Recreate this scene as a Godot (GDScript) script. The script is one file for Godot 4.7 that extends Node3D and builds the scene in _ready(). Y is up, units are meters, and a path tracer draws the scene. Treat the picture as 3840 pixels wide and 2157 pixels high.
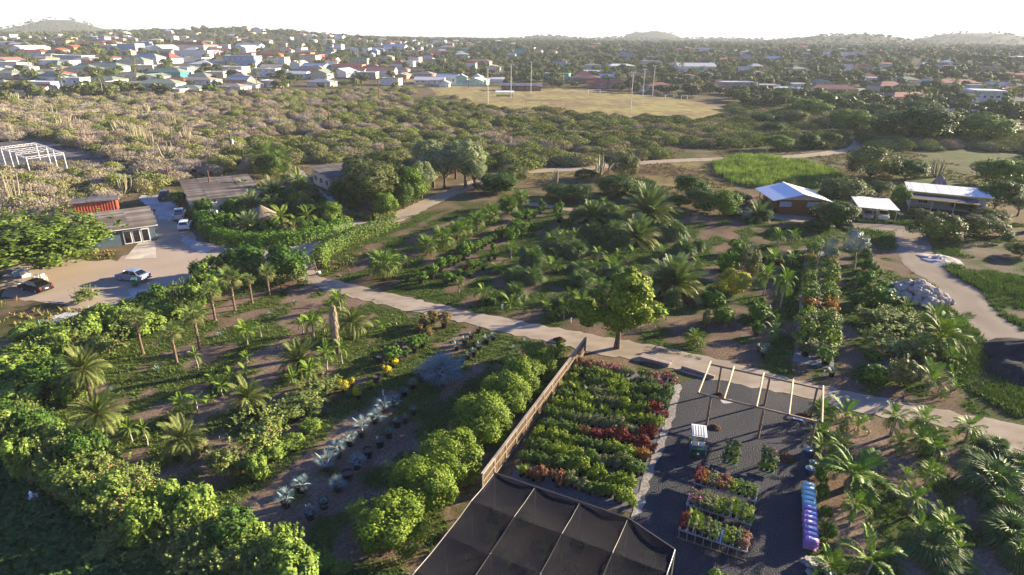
extends Node3D
# A plant nursery on a dry island seen from a drone at 30 m, low sun from the right. y up, metres, the camera stands over (0, 0).

# where each plant stands: x, z, height, width in metres, read off the photograph
const PLANTS := {
	"sabal": [[-37.2, -54.4, 4.8, 2.3], [-32.9, -52.7, 4, 2.2], [-32, -55.5, 4.7, 2.4], [-33.6, -62.5, 4.1, 2.4], [-32.5, -65.2, 4.9, 3], [-31.4, -67.5, 3.6, 1.5], [-30.3, -70.1, 3.5, 2.3]],
	"date_tall": [[-36.7, -45.6, 5, 3.7], [-31.2, -38.9, 5.1, 3.6]],
	"date": [[-20, -50.6, 3.7, 4.2], [-22.5, -44.7, 3, 3.4], [-16.9, -58.5, 4.5, 3.6], [-24.9, -38.5, 3.4, 3.7]],
	"bismarck": [[-6.3, -49.1, 3.9, 3]],
	"bism_pot": [[-8.4, -50, 2.3, 1.4], [-11, -44.8, 1.9, 1.4], [-10.2, -45.7, 1.2, 1.3], [-11.3, -43.1, 1.5, 1.6], [-12, -41.2, 3, 1.5], [-13.2, -38.5, 2, 1.4], [-13.7, -37.1, 2, 1.7], [-12.6, -40, 1.8, 1.3], [-11.4, -37.2, 1.5, 1.5], [-12.2, -34.8, 1.4, 1.3], [-15.3, -33.1, 2.1, 1.3], [-14.8, -34.6, 1.8, 1.3], [-13.3, -32, 1.4, 1], [-12.7, -33.1, 1, 0.8]],
	"agave_pot": [[-3.6, -60.4, 0.7, 0], [-4.3, -58.8, 0.7, 0], [-4.9, -57.5, 1.1, 0], [-5.6, -56.2, 1.3, 0], [-3.3, -56.3, 1.1, 0], [-2.6, -57.7, 1.3, 0], [-1.9, -58.6, 1, 0], [-3.8, -55.1, 0.8, 0], [-4.3, -54.3, 0.8, 0], [-4.9, -53.2, 1.2, 0], [-7.7, -51.7, 0.9, 0], [-9, -48.6, 1.1, 0], [-9.6, -47.3, 0.9, 0], [-8.3, -44.4, 0.6, 0], [-8.8, -43.2, 0.6, 0], [-9.4, -42.6, 0.6, 0], [-9.8, -41.1, 0.8, 0], [-10.3, -39.9, 0.8, 0], [-9.1, -33.4, 1, 0], [26, -55.7, 1.2, 0], [26.7, -56.7, 1.1, 0], [31.2, -51.9, 1.1, 0], [26.1, -57, 0.8, 0]],
	"empty_pot": [[-10.9, -38.6, 0.8, 0], [-11.8, -35.9, 0.7, 0], [-11.6, -56.1, 0.6, 0], [-12.9, -53.3, 0.6, 0], [-12.5, -49.6, 0.4, 0]],
	"yellow_pot": [[-11.9, -50.8, 1.2, 1], [-11.5, -52.4, 0.9, 1.1], [-15.2, -47.9, 1.2, 1.2], [-13.6, -46.8, 1.3, 1.1], [-12.9, -48.3, 0.8, 0.9], [-14.7, -48.8, 0.8, 0.7]],
	"croton_pot": [[-9.7, -61.2, 1.6, 1.1], [-8.9, -62.6, 1.5, 1.3], [-7.5, -61.5, 1.8, 1.6], [-10.1, -60, 1.1, 1.1], [-8.9, -58.5, 1.4, 1.1]],
	"dark_pot": [[-9.9, -55.6, 1.7, 1.5], [-9.2, -56.7, 1.4, 1.3], [-10.7, -54.6, 0.9, 1], [-11.7, -52.9, 2, 1.9], [5.1, -56.3, 1.1, 0.9], [4.6, -54.8, 0.9, 0.8]],
	"young_palm": [[-27.7, -56.8, 2.6, 2.2], [-26.9, -58.5, 2.2, 0.9], [-30.2, -51.4, 2.7, 1.4], [-31.1, -49.4, 1.4, 1.1], [-24.8, -49.7, 1.6, 1.6], [-25.4, -48.2, 2.3, 1], [-27.6, -43.5, 2.1, 2], [-26.7, -44.1, 2.1, 1.5], [-25.8, -46.9, 1.7, 1.6], [-27.3, -48.5, 1.5, 1.5], [-26.1, -53.2, 0.9, 1.4], [-26.3, -45.6, 0.7, 1], [-22.6, -59.4, 2.1, 1.1], [-21.1, -58.2, 3.3, 1.8], [-20.5, -60, 1.3, 1.5], [-24.1, -56, 0.9, 0.5], [-17.6, -51.1, 3.6, 1.7], [-16.7, -53, 2.9, 1.4], [-19.4, -47, 3.1, 1.5], [-18.4, -48.8, 2.9, 1.8], [-20.3, -65.7, 2.8, 1.8], [-21.6, -67.5, 1, 1.5], [-14, -59.9, 1.7, 1.5], [-13, -62.1, 1.6, 1], [-25.9, -52.4, 1.3, 1.4], [-23.8, -58.6, 1.1, 1.2], [-28.5, -39.6, 2.6, 1], [-30, -40.1, 2, 1.6], [-8.4, -35.7, 1.9, 1.4], [-10, -31.4, 2.2, 1.4], [-7.6, -37.3, 1, 1.2], [-6.4, -40.3, 1, 1.2], [-16.4, -83.3, 2.1, 1.3], [-14.8, -80.9, 1.4, 1.5], [-15.5, -87, 0.8, 1.2], [-15.7, -79.7, 1.1, 0.9], [-19.3, -77.3, 1, 1], [-23.3, -82.7, 1.1, 1.3], [6, -64, 2.8, 1.8], [8.1, -65.4, 3.2, 2.4], [-6.7, -71.8, 1.9, 1.2], [-0.3, -84.7, 2.9, 2.1], [32.2, -72.1, 4.8, 2.4], [32.7, -68.1, 5.8, 2.3], [42, -92.2, 3.4, 2.2], [45, -94, 2.4, 2.2], [49.5, -77.8, 1.6, 0.9], [22.9, -32.1, 2.9, 1.8], [28, -34.9, 3, 1.3], [31.5, -42.2, 3.2, 2.1], [33.5, -42, 3.2, 2.2], [30.6, -36.2, 1.9, 1.8], [27.5, -33, 2.5, 1.9], [29.1, -32.3, 1.7, 1.4], [26.7, -30.9, 1.8, 1.6], [28.4, -30.6, 2.2, 1.9], [27.9, -29, 2.1, 1.5], [37.1, -41.5, 2.4, 2.2], [30.9, -40.2, 1.5, 1.7], [32.8, -40.4, 1.5, 1.8], [33, -39, 2, 1.9]],
	"ficus": [[2.6, -51.4, 3.3, 3.8], [0.9, -48.3, 3.4, 3.9], [-0.4, -45.2, 3.5, 4.1], [-2.2, -41.2, 3.9, 4.5], [-4.5, -36.6, 3.4, 4.3], [-5.9, -33.3, 3.5, 4.2], [-7.4, -29.8, 3.4, 4.5]],
	"washington": [[-17.2, -76.3, 4.7, 3.6], [-12.8, -85.9, 3.8, 2.7], [-10.8, -89.5, 4, 3], [-8.9, -93.7, 4, 2.5], [-7.9, -95.6, 3.6, 2.6], [-6, -98.8, 4.5, 2.9], [-4, -102.4, 4.4, 3], [-0.9, -109.7, 4.1, 2.9], [-0.9, -109.9, 4.1, 3], [1.4, -114.8, 3.9, 3.2]],
	"papaya": [[-17.2, -90.4, 6.3, 2.8], [-15.5, -93.6, 3.3, 1.8], [-15.4, -98.9, 5.6, 3.1], [-13, -101.1, 4.2, 3.5], [-10.7, -109.9, 3.4, 2.4], [-19.5, -91, 1.8, 1.6], [5.6, -98, 2.7, 1.7], [2.8, -93, 3.1, 1.7]],
	"shrub_pot": [[-12, -74.5, 1.8, 1.9], [-10.8, -76.3, 2.1, 1.7], [-9.9, -78.7, 2.3, 1.5], [-13.8, -74.7, 1.1, 1], [-8.9, -80.9, 1.8, 1.1], [-7.7, -82.9, 1.1, 0.9], [-8.3, -81.8, 1.3, 0.8], [-7.2, -84.1, 2.8, 1.7], [-6.6, -85.7, 2.6, 1.5], [-5.6, -87.3, 1.6, 1.3], [-5.3, -88.3, 1.7, 1.3], [-4.7, -89.4, 1.6, 1.3], [-4.2, -90.5, 1.5, 1.3], [-3.7, -92, 1.2, 1.2], [-3, -92.8, 1.4, 1.2], [-2.4, -94.2, 1.9, 1.2], [-1.8, -95.5, 1.9, 1.3], [-8.6, -74.6, 1.7, 1.5], [-7.9, -75.2, 1.1, 1], [-7.3, -77.5, 1, 1], [-5.8, -79.2, 1.8, 1.2], [-5.3, -80.5, 1.3, 1], [-4.8, -81.5, 0.8, 0.9], [-4.3, -82.5, 0.7, 0.8], [-3.5, -84, 0.8, 0.8], [-2.8, -86, 2, 1], [-2.6, -84.5, 1.1, 1.3], [-4.1, -79.9, 0.8, 1], [-6.9, -74.6, 1, 1.3], [-5.7, -76.9, 0.9, 1.3], [3.3, -110.6, 0.7, 0.8], [3.9, -107.4, 0.7, 0.9], [5, -110, 1.4, 1.1], [5.8, -112.2, 1.8, 0.9], [2.9, -105.1, 0.8, 0.9], [7.9, -109, 2.2, 1.3], [8.9, -111.7, 2.2, 1.2], [5.3, -115, 1.8, 0.8], [0.8, -104.3, 1.9, 2.1], [2.3, -106.6, 1.9, 2.1], [8.1, -104.5, 1.8, 1.5], [27, -60.5, 1.7, 1.4]],
	"red_pot": [[-6.4, -78.7, 1.3, 0.9], [-3, -94.6, 0.9, 0.9]],
	"shrub": [[1, -98.5, 1.9, 3.4], [-0.3, -94.3, 2, 2.4], [3.8, -100.4, 0.9, 2], [24.7, -68.9, 1.8, 2.7], [24.2, -63.6, 2.1, 2.3], [30.7, -81.5, 2.6, 2.8], [34, -88.4, 2.3, 2.3], [28.7, -64.7, 2.1, 2.4], [31.2, -70, 0.7, 0.9], [50.1, -79.1, 1.9, 1.5], [47.5, -76.5, 2, 2], [48.1, -73.8, 1.5, 3.2], [46.1, -70.3, 2, 3.3], [43.8, -69.7, 1.3, 2.8], [35.1, -51.1, 1.5, 2.2], [37.3, -55.7, 0.8, 1.8]],
	"areca": [[8.4, -94.4, 2.7, 1.4], [9.3, -94, 2.6, 1.4], [10.2, -94.8, 2.6, 1.4], [7.3, -96.5, 2.3, 1.2], [-3.5, -69, 3.3, 2.2], [-2, -68.2, 2.4, 1.8], [-0.2, -67, 2.2, 2.1], [-1.7, -78.9, 1.6, 2.2], [4.8, -64.5, 1.3, 1.3], [7.3, -69.7, 1.9, 1.7], [5.3, -68.9, 1.4, 1.3], [4.2, -66.8, 1.6, 1.3], [11.2, -71.5, 3.2, 2.5], [5.6, -79.5, 2.6, 2.2], [14.5, -80, 1.9, 2.5], [11.7, -80.5, 1.9, 1.7], [10.5, -80.7, 1.2, 1.3], [12.6, -85.3, 2.8, 1.9], [15.8, -86, 1.4, 1.7], [18.1, -86.4, 1.9, 1.9], [22.2, -85.7, 3.3, 2.6], [5.9, -79.8, 2.6, 2.4], [6.4, -85, 1.7, 1.9], [20, -110.8, 2, 1.8], [17.9, -117.8, 1.5, 1.9], [14.9, -116.6, 1.1, 1.7], [11.3, -92.5, 1.3, 1.3], [13.8, -81.5, 1.5, 2.2], [16.9, -84, 1.1, 1.8], [38.3, -84.5, 2.7, 2.3], [16.8, -68.3, 2.4, 1.5], [17.4, -65.1, 2, 1.6], [16.2, -62.4, 1.7, 1.2], [26.6, -83, 1.6, 1.6], [28.7, -60, 2.6, 1.8], [31, -65.5, 1.1, 1.1], [38.7, -85.9, 2.2, 2.3], [40.6, -83.8, 3.4, 2.4], [30.4, -63.4, 1, 1.5], [39.4, -49.7, 3.3, 2.9], [44.7, -54.8, 1.8, 1.8], [42.7, -51.7, 1.9, 1.2], [41.7, -49.6, 1.1, 1.2], [42.2, -55.1, 1.1, 1.6], [27.1, -45.2, 2, 1.9], [28.6, -44.2, 2.4, 2.5], [25.5, -42.1, 1.1, 1.7], [26.3, -40.1, 1.6, 1.9], [24.6, -40, 1.5, 1.8], [23.8, -37.7, 1.6, 1.6], [29.1, -43.1, 1.2, 1.7], [19.5, -27.9, 2.2, 1.7], [21.9, -28, 3.8, 2.6]],
	"livistona": [[11.7, -106.2, 2.2, 3], [13, -97.5, 1.9, 3.4], [17, -95.7, 2.7, 3.9], [16.7, -90.1, 1.8, 3.3], [6.5, -89.9, 2.3, 3.9], [9.1, -86.3, 2.6, 3.3], [2.9, -81.9, 2.8, 3.2], [0.4, -76.7, 1.7, 2.7], [2.7, -75.8, 1.7, 2.9], [9.2, -80.5, 1.2, 2.5], [13.8, -78.2, 1.8, 2.6], [9.5, -76.1, 1.5, 3], [26.5, -96, 2.8, 3.7], [26.1, -90, 1.3, 2.3], [25, -101.6, 1.4, 2.6], [17.4, -104.3, 2, 2.9], [16.1, -106.2, 2.4, 2.4], [26.7, -104.9, 1.3, 2.4], [17.9, -111.9, 1.8, 2.7], [0.4, -69.9, 2, 2.4], [9.4, -69.3, 1.7, 2.5], [9.2, -75.3, 1.6, 2.9], [25.9, -87.4, 2.2, 3.1], [19.8, -69.1, 1.8, 1.9], [28.5, -89.1, 2, 1.7], [35.1, -35.9, 2, 3.5], [34, -33.3, 1.7, 2.1], [32.7, -30.9, 1.7, 2.8], [26.8, -29.7, 1.3, 2.7], [26.8, -28.7, 0.8, 2], [39, -40.8, 0.8, 2], [38.5, -37.7, 1.6, 2.1], [36.3, -39.5, 0.7, 1.7], [31.7, -28.8, 1.7, 1.8], [28.1, -28.5, 0.6, 1.4], [36.2, -34.3, 1.3, 1.7], [34.1, -32.3, 1.4, 1.9]],
	"date_clump": [[14, -105, 3.1, 4.4], [19.6, -92, 4.5, 5.1], [24, -105.2, 7, 7.4], [20.7, -72, 5.4, 5.7], [19.1, -72.2, 3.8, 3.7]],
	"yellow_shrub": [[28.7, -73.3, 2.9, 4.5]],
	"olive_shrub": [[33.1, -80.3, 3.6, 3.2], [22.1, -62.4, 2.2, 1.2], [37, -50.4, 2.8, 2.5]],
	"agave": [[37.5, -91, 1.5, 1.7], [-36.1, -47.3, 0.5, 1.2], [-31.3, -58.6, 0.5, 1.1], [-34, -51.2, 0.6, 1.2], [-28, -64.2, 0.5, 0.9], [-26.3, -67.9, 0.6, 0.7], [-2.2, -43.3, 1, 1], [-4.4, -45.4, 0.4, 0.9], [-1.3, -52.3, 0.7, 1.1], [2.8, -57.2, 0.6, 1], [0.4, -56.7, 0.6, 1], [-0.3, -54.1, 0.9, 1.2], [1.6, -58.3, 0.4, 0.9]],
	"silver_tree": [[49.1, -82.4, 6.3, 3.9], [44.9, -81.8, 4.9, 1.8]],
	"bare_pole": [[41.1, -78, 6.1, 0.1], [45.7, -75.4, 1.6, 0.1]],
	"feather_bush": [[-18.2, -44.8, 1.9, 3.9], [-16.8, -47.3, 1.6, 3.1], [-19.7, -43.1, 1.6, 1.8], [-19.5, -39.3, 3.2, 3.5], [-19.9, -36.6, 1.5, 1.3], [-20.9, -36.4, 2.5, 2.1], [-40.7, -54.5, 2.5, 3.5], [-51.5, -67.4, 1.7, 2.5], [-40.6, -41.6, 1.6, 3.7], [-36.9, -38.5, 1.6, 3.2], [-33.3, -35.6, 1.7, 2.7], [-27.1, -34.2, 1.4, 2.4], [-29.8, -33.6, 1.5, 2.9], [-26.2, -31.4, 1.7, 2.3], [-24.3, -29.6, 1.7, 2.2], [-24.8, -33.8, 1, 2.3], [-21.6, -29.1, 1.1, 1.9], [-18.6, -28.3, 2.6, 2], [-25, -28.8, 1.1, 2], [-22.7, -27.9, 0.9, 2.1], [42.2, -64.2, 2, 3.8], [44.2, -63.2, 1.8, 4.2], [40.5, -57.5, 2, 4.8], [38.9, -58.2, 2.2, 2.1]],
	"seagrape": [[-18.3, -38.5, 0.9, 1.7], [-17.2, -39.7, 0.8, 1.6], [-18.5, -36.2, 1.5, 1.5], [-16.5, -42.1, 0.7, 1.4], [-41.3, -65.1, 2.3, 3.2], [-39.3, -66, 2.3, 2.8], [-38.2, -72, 2.3, 3.6], [-41.6, -61.1, 2.1, 2.8], [-42, -58.9, 2.7, 2.6], [-45.1, -60.3, 2.4, 2.4], [-45.6, -54.4, 2.7, 3.5], [-49.1, -55.8, 2.2, 3.4], [-46.5, -49.2, 2.8, 3.6], [-38.3, -45.9, 2.4, 2.4], [-44.5, -45.7, 2.4, 3.2], [-41.5, -44.2, 2.4, 2.8], [-41.8, -42.7, 2.1, 2.9], [-39.2, -59, 2.5, 2.8], [-38.6, -62.3, 2.2, 2.7], [-37.8, -66.1, 2, 3], [-39.9, -74.6, 2.8, 3.2], [-37.2, -76.2, 3, 3.8], [-33.3, -37.6, 2.1, 2.6], [-30.1, -35.9, 2.2, 2.2], [-21.6, -32, 1.5, 2.4], [-21.9, -30.5, 1.6, 2.1], [-16.8, -29.1, 1.8, 2.4], [-19.6, -28.5, 1.1, 2], [-15.3, -28.2, 1.6, 2], [-17.3, -27.9, 1.7, 1.7], [-16.1, -28.5, 2.1, 2.2], [-15, -28, 1.5, 2], [-13.1, -28, 1, 1.6], [-11.5, -28, 0.6, 1.5], [-10.1, -27.8, 0.4, 1]],
	"dark_bush": [[-41, -46.6, 3.2, 3.5], [-38.1, -69, 2.2, 4.4], [-41.1, -44.7, 1.6, 2.4], [-29.8, -75, 4.2, 5.3], [-35.7, -77, 3.5, 5.1]],
	"red_leaf": [[-14.8, -29, 1.1, 1.2]],
	"hedge_plant": [[55.5, -91.7, 1.1, 1.6], [53.9, -88.4, 1.4, 1.7], [52.3, -85, 1.7, 1.6], [50.7, -81.7, 1.8, 1.6]],
	"coconut": [[45.3, -57.5, 4.7, 5.7], [48.9, -64.2, 2.4, 3.3], [47.4, -67.2, 2.3, 2.1], [42.8, -56.5, 2.6, 2.2], [19.5, -58.3, 2.3, 2.2]],
	"bamboo": [[22.7, -36, 1.5, 1], [22, -34.3, 1.4, 0.9], [21.4, -32.5, 1.1, 0.8], [20.8, -30.7, 1.2, 1]],
	"royal": [[24.7, -35.8, 4.1, 4.5]]
}
# the same with the kind of tree
const SPOTS := {
	"tree": [[-64.2, -80.2, 6.9, 15.6, "big", 0], [-62.6, -111.2, 2.6, 3.3, "round", 1], [11.1, -57.1, 7.3, 7.6, "roadside", 1], [-26.9, -111.9, 8, 9, "grey", 2], [-19.7, -117.8, 6, 5.8, "bright", 1], [-30.5, -142.2, 5.1, 7.7, "grey", 2], [-17.3, -130.1, 9, 8.9, "silver", 3], [-10.4, -130.4, 9.1, 8.2, "silver", 3], [-33, -116.7, 4.2, 4.9, "dark", 0], [-31.5, -103.5, 3, 3.8, "bright", 1], [-23.1, -107.6, 3.7, 4.4, "bright", 1], [-39.6, -109.4, 3.2, 3.4, "bright", 1], [-37.9, -115.1, 2.1, 3.2, "dark", 0], [-24.3, -139.6, 3.9, 5.5, "grey", 2], [-3.3, -126, 2.8, 5.7, "dark", 0], [-35.6, -102.4, 3, 3.4, "dark", 0], [-30.7, -120.9, 7.1, 6.6, "grey", 2], [-25.2, -110.8, 5.8, 5.3, "grey", 2], [-23.7, -119.2, 6.6, 5.4, "olive", 2], [-20.7, -112.3, 4.3, 4.1, "dark", 0], [-18.5, -120.4, 6.5, 5.5, "silver", 3], [-14.8, -129.7, 8.2, 7, "silver", 3], [-13.3, -139.4, 7.6, 6.3, "silver", 3], [-8.3, -128.3, 6, 4.7, "silver", 3], [-30.6, -111.7, 3, 4.1, "dark", 0], [-27.3, -132.5, 6.4, 5.3, "grey", 2], [-35.8, -123.4, 2.3, 3.6, "dark", 0], [-19.8, -139.9, 6.4, 5.5, "silver", 3], [-33.7, -105.3, 2.5, 3.3, "bright", 1], [-55.1, -137.3, 5.2, 5, "dark", 0], [-3.5, -126.8, 3.6, 8.2, "dark", 0], [-0.1, -134.5, 3.8, 6.1, "olive", 2], [9.1, -123, 1.8, 5.8, "dark", 0], [12.4, -120, 2.1, 7, "dark", 0], [22.1, -124.8, 3.4, 9.4, "dark", 0], [27.1, -128, 2.4, 6.5, "dark", 0], [16.7, -141.9, 1.8, 4.6, "dark", 0], [25.7, -143, 5.3, 6.2, "olive", 2], [36.8, -124.8, 3.9, 6.8, "dark", 0], [36.9, -114.7, 3.3, 7.5, "dark", 0], [39.2, -110.4, 4.3, 5.7, "bright", 1], [32.3, -116.7, 2.1, 4.3, "dark", 0], [45.1, -120.1, 2.1, 4.8, "dark", 0], [40.7, -110.6, 1.2, 3.7, "dark", 0], [57.3, -105.3, 3.8, 7.4, "dark", 0], [66.5, -121.5, 4.6, 9.2, "olive", 2], [63.6, -121.7, 2.5, 4, "olive", 2], [85.7, -146.4, 6.8, 9.9, "olive", 2], [94.4, -146.7, 4.3, 9.2, "dark", 0], [111.2, -137.9, 5.8, 11.9, "mango", 0], [95.8, -118.9, 4.9, 7.2, "dark", 0], [76, -117.8, 4, 3.3, "bright", 1], [70, -97, 4.3, 7.6, "bougain", 0], [80.1, -99.8, 2.7, 7.8, "bougain", 0], [87.7, -108.8, 1.2, 5.4, "olive", 1], [76, -111.4, 1.5, 3.3, "dark", 0], [71.2, -111.1, 1.1, 2.7, "dark", 0], [96, -113.2, 3.4, 3.3, "grey", 2], [87.8, -116.5, 2.3, 5.6, "dark", 0], [52.4, -101.5, 1.6, 4.2, "dark", 0], [79.2, -130.3, 2.6, 4.7, "olive", 2], [45.4, -107.8, 1.8, 3.4, "dark", 0], [78.3, -89.2, 1.9, 3.4, "dark", 0], [157.2, -210.8, 7.5, 19.2, "mango", 1], [134.8, -210.3, 5.2, 23.8, "dark", 0], [123.2, -231.2, 6.8, 15.8, "bright", 1], [90.7, -190.2, 4.1, 6.3, "dark", 0], [98.7, -194.9, 3.8, 7.1, "dark", 0], [79, -186.2, 3.9, 8.6, "bright", 1], [126.3, -271.9, 5.5, 16.7, "bright", 1], [109.5, -248.9, 4.7, 12.1, "olive", 2], [156.6, -274.2, 4.8, 13.3, "dark", 0], [159.3, -259.7, 4.6, 9.7, "olive", 2], [182.1, -285, 5, 15.2, "dark", 0], [170.6, -257.3, 3.4, 8.4, "olive", 2], [134.4, -323.8, 4.6, 15.6, "dark", 0], [182.2, -356.4, 3.6, 10.3, "olive", 2], [264.3, -403.6, 2.2, 16.8, "dark", 0], [230.5, -329.3, 4.4, 8.5, "dark", 0], [90.8, -218.9, 3.9, 9.3, "dark", 0], [98.1, -247, 4, 9.7, "dark", 0], [178.2, -225.6, 3.5, 4.5, "olive", 2], [240.4, -306.8, 3.7, 8.5, "dark", 0], [127.5, -213, 3.7, 10.5, "dark", 0], [112.7, -201.8, 3.4, 6, "dark", 0], [189.1, -249.5, 4.6, 7.3, "dark", 0], [112.5, -228.8, 3.7, 10.5, "olive", 2]],
	"cactus": [[-93.1, -110.2, 6.4, 3.1], [-78.8, -120.6, 4, 3.3], [-108.3, -177, 6.5, 3.8], [-86.9, -155.4, 5.4, 5], [-83.3, -157.1, 3, 2.3], [-82.3, -165.5, 2.5, 3.3], [-70.7, -158.9, 4.4, 2.3], [-111.2, -144.1, 1.8, 1.3], [-101.5, -172.7, 5, 3.4], [-94.8, -179.2, 6.1, 4.2], [-107.7, -179.9, 5.8, 3.5], [9.5, -133.7, 3.8, 1.7], [20.5, -145.2, 5.3, 6.5], [104, -149.7, 4.4, 4.1], [72.6, -177.4, 2.4, 1.9], [-191.7, -237, 3.8, 5.1], [-152.2, -187.5, 4.8, 2.5], [-222.3, -281.9, 5.1, 6.9], [-181.6, -246.3, 4.2, 3.6], [-156.4, -214, 4.2, 7.8], [-140.4, -197.2, 5.3, 2.6], [-153.5, -218.8, 3, 4.3], [-147.8, -224.8, 3.5, 3.7], [-163.7, -255.6, 3.5, 3.4], [-125.4, -199.6, 4.6, 5.6], [-111.4, -182.2, 5.1, 5.5], [-146.8, -251.1, 4.2, 5.3], [-104.1, -180, 2.8, 2.4], [-121.1, -222.2, 4.1, 4], [-97, -185.2, 3.4, 4.9], [-123.7, -242.7, 3, 2.4], [-223.2, -290.6, 3.1, 4.7], [-181, -269.4, 2.8, 4.4], [-164.6, -248.4, 2.6, 3.7], [-113.1, -250.5, 4.3, 1.6], [-106.2, -189.8, 3.6, 2.8], [-197.9, -259.3, 2.7, 4.7], [-153.2, -253.4, 3.1, 3.7], [-92.9, -240.3, 2.1, 4.3], [-31.7, -214.9, 2.7, 2.1], [-87.4, -228.5, 2.8, 3.4], [17.5, -214.8, 2.7, 2.1], [29.8, -216.2, 3.4, 2.9], [37, -254.6, 1.9, 2.9]],
	"gpalm": [[-59.2, -144.9, 5.1, 6.8, "fan"], [-53.5, -140.8, 5.1, 4.3, "fan"], [-43.9, -123.1, 4.6, 4.3, "coco"], [-49.9, -131.7, 3.2, 3.8, "coco"], [-46.2, -116.2, 4.1, 5.5, "date"], [-43.5, -107.6, 3, 3.2, "coco"], [-47.2, -106.4, 2.7, 4.7, "date"], [-38, -96.7, 3.9, 4, "coco"], [-42.2, -94.9, 2.9, 4.8, "date"], [-35.5, -95.3, 1.6, 3, "coco"], [-38.1, -106.7, 1.1, 4, "date"], [-53.1, -118.4, 3.8, 2.8, "coco"], [-34.8, -99.8, 2.8, 3.4, "coco"], [-47.1, -106.6, 2.4, 5.5, "date"], [-52.9, -118.4, 3.8, 2.6, "coco"], [44.6, -107.8, 1.9, 4.6, "date"], [48.4, -112.5, 1.9, 2.3, "coco"]]
}
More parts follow.
